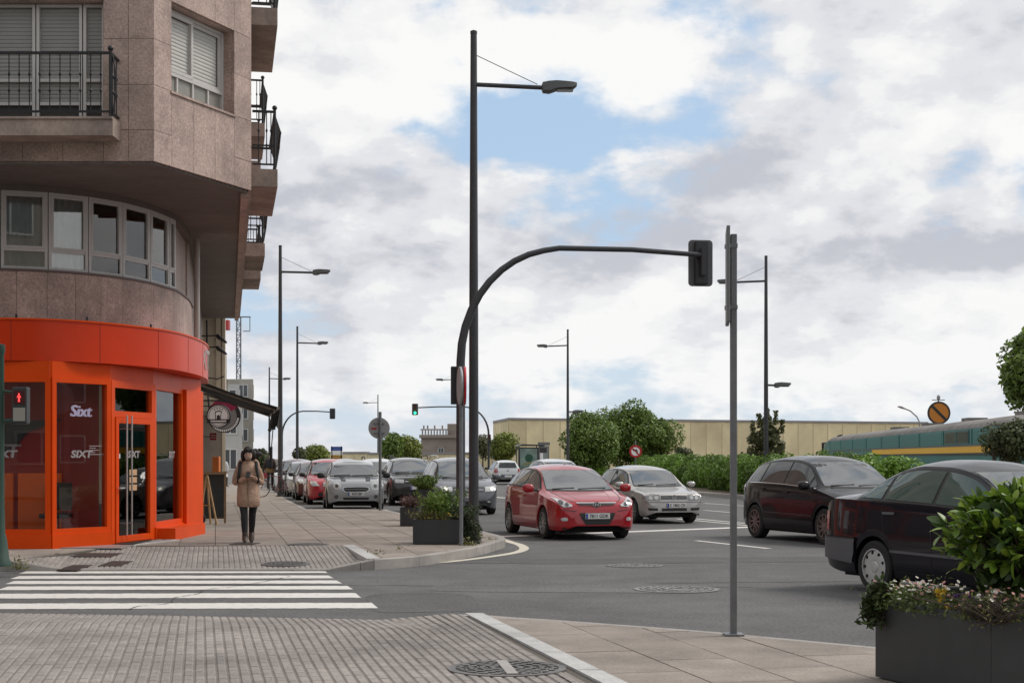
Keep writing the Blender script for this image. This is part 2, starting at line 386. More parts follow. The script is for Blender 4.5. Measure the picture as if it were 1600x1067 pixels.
def hull(pts):
    P = sorted(set((round(p[0], 4), round(p[1], 4)) for p in pts)); cr_ = lambda o, a, b: (a[0]-o[0])*(b[1]-o[1]) - (a[1]-o[1])*(b[0]-o[0])
    def half(Q):
        h = []
        for p in Q:
            while len(h) > 1 and cr_(h[-2], h[-1], p) <= 0: h.pop()
            h.append(p)
        return h
    a, b = half(P), half(P[::-1]); return a[:-1] + b[:-1]
def slabs(regions, u, su, sv, z, parent, name='paving_slab', gap=.006, th=.03, m=None, org=(0, 0)):
    """paving slabs: whole ones share one mesh, those at the edge are cut to the region"""
    u = Vector((u[0], u[1])).normalized(); v = Vector((-u.y, u.x)); org = Vector(org); m = m or M_slab
    hx, hy = su / 2 - gap, sv / 2 - gap; full = None; cnt = 0; regions = [hull(r_) for r_ in regions]
    pts = [Vector(p[:2]) - org for r_ in regions for p in r_]
    U = [p.dot(u) for p in pts]; V = [p.dot(v) for p in pts]
    for i in range(int(min(U) / su) - 1, int(max(U) / su) + 2):
        for j in range(int(min(V) / sv) - 1, int(max(V) / sv) + 2):
            off = .5 * su * (j % 2)
            c = org + u * ((i + .5) * su + off) + v * ((j + .5) * sv)
            rect = [c + u * (a * hx) + v * (b * hy) for a, b in ((-1, -1), (1, -1), (1, 1), (-1, 1))]; area = 4 * hx * hy
            for rg in regions:
                p = clip_convex(rect, ccw(rg))
                if len(p) < 3: continue
                A = abs(sum(p[k].x * p[(k + 1) % len(p)].y - p[(k + 1) % len(p)].x * p[k].y for k in range(len(p)))) / 2
                if A < .006: continue
                dz = rnd.uniform(-.0015, .0015)
                if A > area * .999:
                    if full is None:
                        full = MB().prism([u * (a * hx) + v * (b * hy) for a, b in ((-1, -1), (1, -1), (1, 1), (-1, 1))], -th, 0).build(name, m, parent); ob = full
                    else: ob = bpy.data.objects.new(name, full.data); link(ob, parent)
                    ob.location = (c.x, c.y, z + dz)
                else:
                    cc = sum(p, Vector((0, 0))) / len(p)
                    ob = MB().prism([q - cc for q in p], -th, 0).build(name, m, parent); ob.location = (cc.x, cc.y, z + dz)
                cnt += 1
    return cnt
def offset_path(path, d):
    out = []
    for i, p in enumerate(path):
        t = (path[min(i + 1, len(path) - 1)] - path[max(i - 1, 0)]); t.z = 0; t.normalize(); out.append(p + Vector((-t.y, t.x, 0)) * d)
    return out
def kerbs(path, w, h0, parent, step=1.0, name='kerb_stone', m=None):
    """stones along a path, the path being the outer top edge; width goes to the left of travel; z taken from the path"""
    P = [Vector(p) for p in path]; L = [0]
    for a, b in zip(P[:-1], P[1:]): L.append(L[-1] + (b - a).length)
    def at(s):
        s = min(max(s, 0), L[-1]); i = min(max(int(np.searchsorted(L, s) - 1), 0), len(P) - 2); t = (s - L[i]) / max(1e-6, L[i + 1] - L[i]); return P[i].lerp(P[i + 1], t), (P[i + 1] - P[i]).normalized()
    s = 0.
    while s < L[-1] - .05:
        e = min(s + step, L[-1]); q = []; ks = 4
        for k in range(ks + 1):
            p, t = at(s + .004 + (e - s - .008) * k / ks); n = Vector((-t.y, t.x, 0)); q.append((p, p + n * w))
        rings = [[(a.x, a.y, h0), (a.x, a.y, a.z - .012), (a.x + (b.x - a.x) * .06, a.y + (b.y - a.y) * .06, a.z), (b.x, b.y, b.z), (b.x, b.y, h0)] for a, b in q]
        MB().rings(rings).build(name, m or M_kerb, parent); s = e

# ------------------------------------------------------------------ pavement on the far side of the crossing
ZP = .15
kb = smoothpath([(-1.98, 22.45, ZP), (-1.34, 23.3, ZP), (-.78, 24.9, ZP), (-.47, 26.1, ZP), (-.24, 27.4, ZP), (-.12, 28.2, ZP), (-.20, 29.3, ZP), (-.55, 31, ZP)], 5)
kb2 = [Vector((-.55, 31, ZP)), Vector((-3.32, 43.1, ZP)), Vector((-3.6, 44.6, ZP))]
kb3 = [Vector((-3.6, 44.6, ZP)), Vector((-5.9, 44.9, ZP))]
kb4 = [Vector((-5.9, 44.9, ZP)), Vector((-7.8, 54.4, ZP)), Vector((-12.4, 79, ZP)), Vector((-36, 205, ZP))]
outline = [(-16, 22.25), (-7.1, 22.25), (-6.58, 25.6), (-2.72, 26.05), (-2.05, 22.6)] + [(p.x, p.y) for p in offset_path(kb, .12)] + [(p.x, p.y) for p in offset_path(kb2, .12)][1:2] + [(-3.75, 44.5), (-6.0, 44.75), (-7.9, 54.4), (-12.5, 79), (-36.2, 205), (-60, 205), (-60, 22.25)]
mb = MB(); mb.prism(outline, -.03, ZP - .012); pave = mb.build('pavement', M_joint); struct(pave)
far_sheet = [(-7.9, 54.4), (-12.5, 79), (-36.2, 205), (-60, 205), (-60, 50), (-10.2, 50)]
MB().prism(far_sheet, ZP - .01, ZP + .001).build('paving_sheet', M_slab, pave)
ko = offset_path(kb, .13)
reg1 = [(-2.70, 26.05), (-2.02, 22.75)] + [(p.x, p.y) for p in ko if p.y < 26.05 and p.y > 22.7] + [(-.62, 26.05)]
reg2 = [(-6.58, 26.05), (-.62, 26.05)] + [(p.x, p.y) for p in ko if p.y > 26.05][::3] + [(-3.62, 43.6), (-3.75, 44.5), (-6.0, 44.7), (-9.0, 44.7)]
reg3 = [(-6.0, 44.7), (-7.9, 54.4), (-10.6, 54.4), (-9.0, 44.7)]
reg4 = [(-9.4, 22.4), (-7.15, 22.4), (-6.62, 25.7), (-6.58, 26.2), (-9.4, 26.2)]
n1 = slabs([reg1, reg2, reg3], (-.19, 1), .9, .6, ZP, pave)
n2 = slabs([reg4], (-.19, 1), .9, .6, ZP, pave)
MB().prism([(-16, 22.4), (-9.41, 22.4), (-9.41, 26.2), (-16, 26.2)], ZP - .02, ZP).build('paving_sheet', M_slab, pave)
kerbs(kb, .13, -.02, pave); kerbs(kb2, .13, -.02, pave); kerbs(kb3, .13, -.02, pave); kerbs(kb4[:3], .13, -.02, pave, 1.6)
kerbs([Vector((-7.1, 22.12, ZP)), Vector((-6.4, 22.12, .035)), Vector((-2.6, 22.12, .035)), Vector((-1.98, 22.42, ZP))], .12, -.02, pave)
kerbs([Vector((-16, 22.2, ZP)), Vector((-7.1, 22.2, ZP))], .2, -.02, pave)
# ramp with ridged tactile paving
RA = [(-7.1, 22.2), (-6.4, 22.15), (-2.6, 22.15), (-1.98, 22.45), (-2.12, 22.9), (-2.78, 26.05), (-6.58, 25.6)]
def ramp_z(x, y):
    t = max((y - 22.15) / 3.7, (x + 2.55) / .55, (-6.4 - x) / .65); t = min(max(t, 0), 1); return .022 + (.15 - .022) * t
mb = MB()
for i in range(24):
    for j in range(18):
        x0, y0 = -7.2 + i * .23, 22.1 + j * .23
        p = clip_convex([(x0, y0), (x0 + .23, y0), (x0 + .23, y0 + .23), (x0, y0 + .23)], hull(RA))
        if len(p) > 2: mb.add([(q.x, q.y, ramp_z(q.x, q.y) - .004) for q in p], [tuple(range(len(p)))])
mb.build('tactile_ramp', M_groove, pave)
def ridges(region, zf, u, pitch, tile, parent, top=.023, base=.032, h=.0045):
    u = Vector((u[0], u[1])).normalized(); v = Vector((-u.y, u.x)); rg = hull(region); mb = MB()
    U = [Vector(p).dot(u) for p in region]; V = [Vector(p).dot(v) for p in region]
    for j in range(int(min(V) / pitch) - 1, int(max(V) / pitch) + 2):
        for i in range(int(min(U) / tile) - 1, int(max(U) / tile) + 2):
            c = u * (i * tile) + v * (j * pitch)
            bp = clip_convex([c - v * base, c + u * (tile - .008) - v * base, c + u * (tile - .008) + v * base, c + v * base], rg)
            if len(bp) < 3: continue
            tp = clip_convex([c - v * top, c + u * (tile - .008) - v * top, c + u * (tile - .008) + v * top, c + v * top], rg)
            if len(tp) == 4 and len(bp) == 4:
                dz = rnd.uniform(-.0008, .0008)
                mb.add([(q.x, q.y, zf(q.x, q.y) - .003) for q in bp] + [(q.x, q.y, zf(q.x, q.y) + h + dz) for q in tp], [(0, 1, 5, 4), (1, 2, 6, 5), (2, 3, 7, 6), (3, 0, 4, 7), (4, 5, 6, 7)])
            else: mb.prism(bp, [zf(q.x, q.y) - .003 for q in bp], [zf(q.x, q.y) + h * .8 for q in bp])
    o = mb.build('tactile_ridges', M_ridge, parent); o['kind'] = 'stuff'; return o
ridges(RA, ramp_z, (-.19, 1), .077, .30, pave)
# pale slabs beside the ramp
ba, bb = Vector((-2.76, 26.15)), Vector((-2.02, 22.55))
for k in range(4):
    a = ba.lerp(bb, k / 4 + .003); b = ba.lerp(bb, (k + 1) / 4 - .003)
    MB().prism([(a.x - .08, a.y), (b.x - .08, b.y), (b.x + .12, b.y), (a.x + .12, a.y)], .05, [ZP + .006] * 4).build('border_slab', M_border, pave)
# rectangular access covers let into the tactile paving
for (x0, y0, x1, y1) in ((88, 877, 143, 882.5), (153, 873, 206, 878), (110, 865, 190, 869), (358, 852.6, 405, 855.5)):
    a, b = gr(x0, y1, .1), gr(x1, y0, .1); z = ramp_z((a.x + b.x) / 2, (a.y + b.y) / 2)
    zz = [ramp_z(x, y) + .010 for x, y in ((a.x, a.y), (b.x, a.y), (b.x + .02, b.y), (a.x + .02, b.y))]
    MB().prism([(a.x, a.y), (b.x, a.y), (b.x + .02, b.y), (a.x + .02, b.y)], [q - .02 for q in zz], zz).build('access_cover', M_darkiron, pave)

# ------------------------------------------------------------------ pavement on the near side
ZN = .10
ne = [(-12, 16.1), (-5.2, 15.96), (-3.4, 15.68), (-2.0, 15.42), (-1.2, 15.27), (-.46, 15.05), (.35, 14.58), (1.147, 14.0), (1.74, 13.55), (2.9, 12.45), (3.7, 11.35), (4.6, 9.4), (5, 7)]
mb = MB(); mb.prism(ne[5:] + [(5, 1), (-12, 1), (-12, 13.0), (-.5, 13.0)], -.03, ZN - .012); npave = mb.build('pavement', M_joint); struct(npave)
def near_z(x, y):
    if x > -.6: return ZN
    edge = float(np.interp(x, [p[0] for p in ne], [p[1] for p in ne])); t = min(max((edge - y) / 1.5, (x + 1.3) / .7, 0), 1); return .02 + (ZN - .02) * t
RB = [(-8.0, 1.5), (2.42, 1.5), (-.48, 15.02), (-1.2, 15.25), (-3.4, 15.66), (-5.2, 15.93), (-8, 16.0)]
mb = MB()
for i in range(32):
    for j in range(44):
        x0, y0 = -8 + i * .34, 1.5 + j * .34
        p = clip_convex([(x0, y0), (x0 + .34, y0), (x0 + .34, y0 + .34), (x0, y0 + .34)], hull(RB))
        if len(p) > 2: mb.add([(q.x, q.y, near_z(q.x, q.y) - .004) for q in p], [tuple(range(len(p)))])
mb.build('tactile_ramp', M_groove, npave)
RC = [(-7.0, 7.5), (1.05, 7.5), (-.48, 15.02), (-1.2, 15.25), (-3.4, 15.66), (-5.2, 15.93), (-7, 15.98)]
ridges(RC, near_z, (-.2, 1), .077, .20, npave)
# pale granite band
a, b = Vector((-.37, 15.12)), Vector((2.6, 1.9)); n = 13; d_ = (b - a)
for k in range(n):
    p, q = a + d_ * (k / n + .0006), a + d_ * ((k + 1) / n - .0006)
    MB().prism([(p.x - .085, p.y), (q.x - .085, q.y), (q.x + .085, q.y), (p.x + .085, p.y)], .02, ZN + .007).build('border_slab', M_border, npave)
ke = [Vector((x, y, ZN)) for x, y in ne[5:]]
ki = offset_path(ke, -.11)
regn = [(-.27, 15.0)] + [(p.x, p.y) for p in ki[1:]] + [(4.9, 3.0), (2.46, 3.0)]
n3 = slabs([regn], (-.225, 1), 1.2, .57, ZN, npave, org=(-.27, 15.0))
kr = [Vector((p.x, p.y, ZN)) for p in ke][::-1]; kerbs(kr, .11, -.02, npave)
# bright repaired slab at the foot of the signpost
a, b = gr(1110, 999, ZN), gr(1222, 1014, ZN)
print('slabs', n1, n2, n3)

# ------------------------------------------------------------------ planted verge right of the avenue
ve = [(12.6, 26), (11.2, 36), (10.0, 48), (9.2, 62), (5.9, 80), (2.7, 98), (-5, 140), (-17, 205)]
M_verge = mat('verge_soil', (.115, .085, .055), .95, var=.35, scale=1.5, bump=.6, bscale=12)
mb = MB(); mb.prism([(x + .25, y) for x, y in ve] + [(120, 205), (120, 26)], -.03, .13); verge = mb.build('verge', M_verge); struct(verge)
kerbs([Vector((x, y, .14)) for x, y in ve][::-1], .25, -.02, verge, 2.0)

# ------------------------------------------------------------------ round manhole covers
def manhole(px, py, z, r, label, m, bar=False, tilt=0.):
    c = gr(px, py, z); t = thing('manhole_cover', label, 'manhole cover', (c.x, c.y, z), 0, 'round manhole covers'); t.rotation_euler.x = tilt
    MB().lathe([(r, -.02), (r, .006), (r * .93, .008), (r * .93, .002), (0.001, .002)], 40).build('cover', m, t)
    mb = MB()
    for ring in range(1, 5):
        rr = r * (.16 + .19 * (ring - .5)); n = 5 + ring * 4
        for k in range(n):
            q = 2 * math.pi * (k + .5 * (ring % 2)) / n
            mb.box((rr * math.cos(q), rr * math.sin(q), .006), (r * .10, r * .17, .010), q + .5)
    mb.build('cover_studs', m, t)
    MB().lathe([(r * 1.06, -.02), (r * 1.06, .007), (r * 1.0, .007), (r * 1.0, -.02)], 40).build('frame', M_iron, t)
    if bar: MB().box((0, 0, .010), (r * .2, r * 1.75, .012), .12, bev=.004).build('filled_slot', mat('mortar', (.34, .32, .30), .9, var=.15, scale=12), t)
manhole(792, 1044, ZN + .004, .40, 'round iron manhole cover with a pale central bar in the foreground ridged paving', M_iron, True)
q = gr(446, 880.5, .05); manhole(446, 880.5, ramp_z(q.x, q.y) + .008, .33, 'round iron manhole cover on the ridged ramp beyond the zebra crossing', M_iron, tilt=math.atan(.128 / 3.7))
manhole(481, 850.3, ZP + .002, .34, 'round iron manhole cover in plain slabs just behind the ridged ramp', M_iron)
M_wornm = mat('worn_manhole', (.25, .245, .24), .6, metal=.2, var=.35, scale=18, stain=.3)
manhole(1057, 920.5, .002, .50, 'large pale worn manhole cover in the asphalt left of the near signpost', M_wornm)
manhole(992, 883.5, .002, .40, 'smaller pale worn manhole cover in the asphalt in front of the red hatchback', M_wornm)
# ------------------------------------------------------------------ corner building
M_gran = mat('pink_granite', (.40, .292, .248), .6, var=.16, scale=4, speck=.30, speck_scale=26, rand=.10, bump=.1, bscale=60, stain=.34)
M_core = mat('dark_core', (.07, .06, .055), .9)
M_soff = mat('soffit_boards', (.19, .165, .15), .7, var=.12, scale=3, rand=.05, stain=.15)
M_alu = mat('pale_frame', (.52, .50, .475), .45, var=.04, scale=10)
M_shut = mat('roller_shutter', (.50, .49, .46), .5, var=.05, scale=6)
M_wrought = mat('wrought_iron', (.022, .022, .024), .45, metal=.3, var=.2, scale=20)
M_slabc = mat('balcony_concrete', (.33, .255, .215), .75, var=.18, scale=5, stain=.4, speck=.15, speck_scale=30)
M_pane = glass_mat('window_glass', (.95, .97, .97), 2.1)
M_shopglass = glass_mat('shop_glass', (.95, .95, .95), 1.42)
M_curt = mat('curtain', (.78, .78, .73), .9, var=.12, scale=3, trans=.3)
M_orange = mat('orange_enamel', (.68, .064, .002), .42, var=.07, scale=2, spec=.2, stain=.06)
M_orange2 = mat('fascia_red_orange', (.56, .034, .002), .38, var=.06, scale=1.5, spec=.25, stain=.05)
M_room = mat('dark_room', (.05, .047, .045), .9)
M_steel = mat('brushed_steel', (.55, .54, .52), .3, metal=.9)
bld = thing('corner_building', 'granite corner building with rounded orange shopfront and iron balconies', 'building', (-8, 28, ZP))
class Basis:
    def __init__(s, a, b): s.a = Vector((a[0], a[1], 0)); d = Vector((b[0] - a[0], b[1] - a[1], 0)); s.L = d.length; s.u = d.normalized(); s.n = Vector((s.u.y, -s.u.x, 0))
    def p(s, u, z, o=0.): q = s.a + s.u * u + s.n * o; return Vector((q.x, q.y, z))
    def box(s, mb, u0, u1, z0, z1, o0, o1, m=None):
        return mb.add([s.p(u0, z0, o1), s.p(u1, z0, o1), s.p(u1, z0, o0), s.p(u0, z0, o0), s.p(u0, z1, o1), s.p(u1, z1, o1), s.p(u1, z1, o0), s.p(u0, z1, o0)],
                      [(0, 3, 2, 1), (4, 5, 6, 7), (0, 1, 5, 4), (1, 2, 6, 5), (2, 3, 7, 6), (3, 0, 4, 7)], m)
    def frame(s, mb, u0, u1, z0, z1, w, o0, o1, m=None, wb=None):
        wb = wb or w
        s.box(mb, u0, u0 + w, z0, z1, o0, o1, m); s.box(mb, u1 - w, u1, z0, z1, o0, o1, m)
        s.box(mb, u0 + w, u1 - w, z0, z0 + wb, o0, o1, m); s.box(mb, u0 + w, u1 - w, z1 - w, z1, o0, o1, m)
def panels(B, us, zs, skip, parent, m=None, th=.05, g=.0035, name='granite_panel'):
    for i in range(len(us) - 1):
        for j in range(len(zs) - 1):
            if skip(us[i], us[i + 1], zs[j], zs[j + 1]): continue
            mb = MB(); B.box(mb, us[i] + g, us[i + 1] - g, zs[j] + g, zs[j + 1] - g, -th, rnd.uniform(-.0015, .0015)); mb.build(name, m or M_gran, parent, world=True)
ZS = 6.26; rowz = [ZS, 6.75, 7.46, 8.18, 8.90, 9.62, 10.34, 11.06, 11.78, 12.5]
V0, V1, V2, V3 = (-11.5, 24.5), (-5.62, 24.5), (-4.54, 27.2), (-9.06, 52.0)
core = [(-20, 24.85), (-5.75, 24.85), (-4.95, 27.1), (-9.4, 51.9), (-20, 51.9)]
MB().prism(core, ZS + .02, 12.45).build('wall_core', M_core, bld, world=True)
BF = Basis(V0, V1); L0 = 5.88; uj = L0 - .79
panels(BF, [uj, uj + .39, L0], rowz, lambda *a: False, bld)
ul = [i * uj / 8 for i in range(9)]
panels(BF, ul, [ZS, 6.80], lambda *a: False, bld); panels(BF, ul, [8.80, 9.62, 10.34, 11.06, 11.78, 12.5], lambda *a: False, bld)
BC = Basis(V1, V2); tc = [0, .167, .386, .603, .809, 1]; uc = [t * BC.L for t in tc]
zc = [ZS, 6.75, 7.46, 8.18, 8.90, 9.62, 10.34, 11.06, 11.78, 12.5]
panels(BC, uc[:2], rowz, lambda *a: False, bld); panels(BC, uc[4:], rowz, lambda *a: False, bld)
panels(BC, uc[1:5], [ZS, 7.46], lambda *a: False, bld); panels(BC, uc[1:5], [8.90, 9.62, 10.34, 11.06, 11.78, 12.5], lambda *a: False, bld)
BS = Basis(V2, V3); us = [i * BS.L / 18 for i in range(19)]
panels(BS, us, [ZS, 6.9, 8.3, 9.62, 11.06, 12.5], lambda *a: False, bld)
# reveals round the two openings
mb = MB(); BC.box(mb, uc[1] - .02, uc[1] + .02, 7.44, 8.92, -.34, -.052); BC.box(mb, uc[4] - .02, uc[4] + .02, 7.44, 8.92, -.34, -.052)
BC.box(mb, uc[1] + .02, uc[4] - .02, 8.88, 8.92, -.34, -.052); BC.box(mb, uc[1] - .03, uc[4] + .03, 7.425, 7.462, -.34, .025)
BF.box(mb, uj - .02, uj + .02, 6.80, 8.82, -.34, -.052); BF.box(mb, 0, uj - .02, 8.78, 8.82, -.34, -.052)
mb.build('window_reveal', M_gran, bld, world=True)
def slats(B, u0, u1, z0, z1, o, pitch=.05):
    mb = MB(); z = z0
    while z < z1 - .01:
        e = min(z + pitch, z1); B_ = B
        mb.add([B.p(u0, z, o), B.p(u1, z, o), B.p(u1, z + (e - z) * .3, o + .010), B.p(u0, z + (e - z) * .3, o + .010), B.p(u1, z + (e - z) * .75, o + .010), B.p(u0, z + (e - z) * .75, o + .010), B.p(u1, e, o), B.p(u0, e, o)],
               [(0, 1, 2, 3), (3, 2, 4, 5), (5, 4, 6, 7)]); z = e
    return mb
# chamfer window: sliding sashes over four little panes
w = MB(); a, b = uc[1] + .02, uc[4] - .02; mid = (a + b) / 2 - .05
BC.frame(w, a, b, 7.47, 8.87, .05, -.28, -.20); BC.box(w, a + .05, b - .05, 7.80, 7.86, -.28, -.20)
BC.frame(w, a + .05, mid + .03, 7.86, 8.82, .055, -.235, -.195); BC.frame(w, mid - .03, b - .05, 7.86, 8.82, .055, -.27, -.236)
for k in (1, 2, 3): BC.box(w, a + (b - a) * k / 4 - .02, a + (b - a) * k / 4 + .02, 7.52, 7.80, -.26, -.21)
win = w.build('window', M_alu, bld, world=True)
slats(BC, a + .10, mid - .02, 7.93, 8.76, -.262, .062).build('shutter', M_shut, win, world=True); slats(BC, mid + .03, b - .13, 7.93, 8.76, -.278, .062).build('shutter', M_shut, win, world=True)
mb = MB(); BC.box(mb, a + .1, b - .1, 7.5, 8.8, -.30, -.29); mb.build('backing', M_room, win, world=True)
for k in range(4):
    mb = MB(); BC.box(mb, a + (b - a) * k / 4 + .022, a + (b - a) * (k + 1) / 4 - .022, 7.52, 7.80, -.245, -.240); mb.build('pane', mat('pane_ribbed', (.24, .235, .21), .25, var=.1, scale=5), win, world=True)
# balcony doors behind the railing
for k in range(3):
    e = uj - .03 - k * 1.86; s0 = e - 1.82
    for (q0, q1) in ((s0, s0 + .72 * 1.0), (s0 + .74, s0 + 1.46), (s0 + 1.48, e)):
        w = MB(); BF.frame(w, q0, q1, 6.84, 8.77, .045, -.28, -.19); BF.box(w, q0 + .045, q1 - .045, 7.55, 7.60, -.27, -.20); BF.box(w, q0 + .045, q1 - .045, 7.18, 7.23, -.27, -.20)
        dw = w.build('balcony_door', M_alu, bld, world=True)
        slats(BF, q0 + .047, q1 - .047, 7.23, 8.725, -.262, .062).build('shutter', mat('roller_shutter_grey', (.27, .265, .25), .55, var=.06, scale=6), dw, world=True)
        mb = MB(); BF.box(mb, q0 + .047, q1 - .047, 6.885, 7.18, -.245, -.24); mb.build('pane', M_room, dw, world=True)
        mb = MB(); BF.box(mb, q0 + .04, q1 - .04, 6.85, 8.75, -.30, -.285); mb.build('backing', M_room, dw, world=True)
# soffit boards
def soffit():
    th = R(24); u = Vector((math.cos(th), math.sin(th))); v = Vector((-u.y, u.x)); poly = hull([(-11.5, 24.55), (-5.66, 24.55), (-4.62, 27.2), (-5.55, 32.2), (-11.5, 32.2)]); n = 0
    for j in range(-70, 140):
        c = Vector((-8, 26)) + v * (j * .10)
        p = clip_convex([c - u * 9 - v * .035, c + u * 9 - v * .035, c + u * 9 + v * .035, c - u * 9 + v * .035], poly)
        if len(p) > 2: MB().prism(p, ZS - .03, ZS + .01).build('soffit_board', M_soff, bld, world=True); n += 1
soffit()
mb = MB(); mb.prism([(-5.53, 32.2), (-9.1, 51.9), (-14, 51.9), (-11.5, 32.2)], ZS - .012, ZS + .009)
mb.build('soffit', M_soff, bld, world=True)
MB().prism([(-20, 24.56), (-5.66, 24.56), (-4.62, 27.2), (-9.1, 51.9), (-20, 51.9)], ZS + .011, ZS + .02).build('soffit_void', M_core, bld, world=True)
mb = MB(); q = Basis((-4.60, 27.3), (-9.08, 51.9)); q.box(mb, 0, q.L, ZS - .09, ZS + .01, -.14, -.01); mb.build('soffit_edge', M_gran, bld, world=True)

# --- balconies
def baluster_mesh(h, bulge=0.):
    mb = MB(); zs = [0, .06, h * .32, h * .36, h * .40, h * .60, h * .64, h * .68, h]
    rr = [.009, .009, .009, .022, .009, .009, .022, .009, .009]
    mb.tube([(0, -bulge * math.sin(math.pi * min(1, max(0, (1 - z / h)) * 1.15)) if bulge else 0, z) for z in zs], rr, 6); return mb
def place_baluster(src, p, rz, parent, name='baluster'):
    ob = bpy.data.objects.new(name, src.data); link(ob, parent); I = ROOT[bld].inverted(); ob.location = I @ Vector(p); ob.rotation_euler = (0, 0, rz); return ob
def front_balcony():
    x1 = -6.125; B = Basis((-11.5, 23.95), (x1, 23.95)); mb = MB()
    B.box(mb, 0, B.L, 6.55, 6.80, -.5, 0); B.box(mb, 0, B.L, 6.80, 6.835, -.5, .03); sl = mb.build('balcony', M_slabc, bld, world=True)
    mb = MB(); zt, zb = 7.83, 6.93
    for z, r_ in ((zt, .02), (zb, .014)):
        B.box(mb, 0, B.L - .03, z - r_, z + r_, -.09, -.05); mb.box((x1 - .05, 24.24, z), (.04, .5, r_ * 2))
    mb.tube([(x1 - .05, 24.02, 6.84), (x1 - .05, 24.02, 7.86)], .028, 8); mb.sell((x1 - .05, 24.02, 7.90), (.045, .045, .045), 1.)
    mb.tube([(x1 - .02, 24.02, 7.8), (x1 + .03, 24.02, 7.55), (x1 + .035, 24.02, 7.2), (x1 - .02, 24.02, 6.86)], .012, 6)
    mb.build('railing', M_wrought, sl, world=True)
    first = baluster_mesh(zt - zb).build('baluster', M_wrought, sl); I = ROOT[bld].inverted()
    n = int((B.L - .2) / .157)
    for k in range(n):
        p = B.p(B.L - .2 - k * .157, zb, -.07)
        if k == 0: first.location = I @ p
        else: place_baluster(first, p, 0, sl)
    for k in range(3): place_baluster(first, (x1 - .05, 24.14 + .12 * k, zb), 0, sl)
front_balcony()
def side_balcony(y0, y1, zb):
    P = lambda y: Vector((V2[0] + SD.x / SD.y * (y - V2[1]), y)); B = Basis(P(y0), P(y1)); mb = MB()   # n points to the street
    if B.n.x < 0: raise ValueError
    B.box(mb, 0, B.L, zb, zb + .31, -.02, .46); sl = mb.build('balcony', M_slabc, bld, world=True)
    mb = MB(); zt = zb + .31 + 1.02; z0 = zb + .40
    for z, r_ in ((zt, .02), (z0, .014)):
        B.box(mb, .03, B.L - .03, z - r_, z + r_, .39, .43)
        for u in (.05, B.L - .05): B.box(mb, u - .02, u + .02, z - r_, z + r_, .02, .39)
    B.box(mb, .03, .07, z0 + .32, z0 + .345, .02, .39)
    mb.tube([B.p(.05, zb + .31, .41), B.p(.05, zt + .03, .41)], .026, 8); mb.sell(B.p(.05, zt + .07, .41), (.045,) * 3, 1.)
    mb.build('railing', M_wrought, sl, world=True)
    rz = math.atan2(B.n.y, B.n.x) + math.pi / 2; I = ROOT[bld].inverted()
    bel = baluster_mesh(zt - z0, .11).build('baluster', M_wrought, sl); n = int((B.L - .2) / .16)
    for k in range(n):
        p = B.p(.18 + k * .16, z0, .41)
        if k == 0: bel.location = I @ p; bel.rotation_euler = (0, 0, rz)
        else: place_baluster(bel, p, rz, sl)
    st = baluster_mesh(zt - z0).build('baluster', M_wrought, sl); st.location = I @ B.p(.05, z0, .13)
    place_baluster(st, B.p(.05, z0, .27), 0, sl); place_baluster(st, B.p(.05, z0, .345), 0, sl)
for y0, y1 in ((27.45, 30.8), (36.9, 39.8), (41.6, 44.2)):
    side_balcony(y0, y1, 6.38); side_balcony(y0, y1, 9.22)

# --- rounded first floor: granite parapet, windows
BW = [(-10.6, 26.22), (-9.5, 26.22), (-8.62, 26.3), (-7.88, 26.55), (-7.31, 27.0), (-6.86, 27.6), (-6.56, 28.42), (-6.41, 29.3), (-6.37, 29.7)]
pw = smoothpath([(-11.8, 26.16, 0)] + [(x, y - .03, 0) for x, y in BW[1:]] + [(-6.42, 30.6, 0), (-6.52, 31.6, 0), (-6.74, 32.9, 0)], 6)
Ls = [0]
for a, b in zip(pw[:-1], pw[1:]): Ls.append(Ls[-1] + (b - a).length)
def along(path, Ls, s):
    i = min(max(int(np.searchsorted(Ls, s) - 1), 0), len(path) - 2); t = (s - Ls[i]) / max(1e-6, Ls[i + 1] - Ls[i]); tt = (path[i + 1] - path[i]).normalized(); return path[i].lerp(path[i + 1], t), Vector((tt.y, -tt.x, 0))
def curved(path, s0, s1, z0, z1, o0, o1, n=4):
    Ls = [0]
    for a, b in zip(path[:-1], path[1:]): Ls.append(Ls[-1] + (b - a).length)
    rings = []
    for k in range(n + 1):
        p, nn = along(path, Ls, s0 + (s1 - s0) * k / n)
        q = [p + nn * o0, p + nn * o1]
        rings.append([(q[1].x, q[1].y, z0), (q[1].x, q[1].y, z1), (q[0].x, q[0].y, z1), (q[0].x, q[0].y, z0)])
    return MB().rings(rings)
npan = 22
for k in range(npan):
    s0, s1 = Ls[-1] * k / npan + .003, Ls[-1] * (k + 1) / npan - .003
    curved(pw, s0, s1, 3.70, 4.76, -.06, 0.).build('granite_panel', M_gran, bld, world=True)
curved(pw, 0, Ls[-1], 4.762, 4.80, -.25, .025, 50).build('sill', mat('sill_stone', (.13, .10, .09), .6, var=.1), bld, world=True)
curved(pw, 0, Ls[-1], 6.12, ZS - .013, -.2, -.03, 50).build('lintel_band', mat('lintel', (.15, .125, .112), .7, var=.1), bld, world=True)
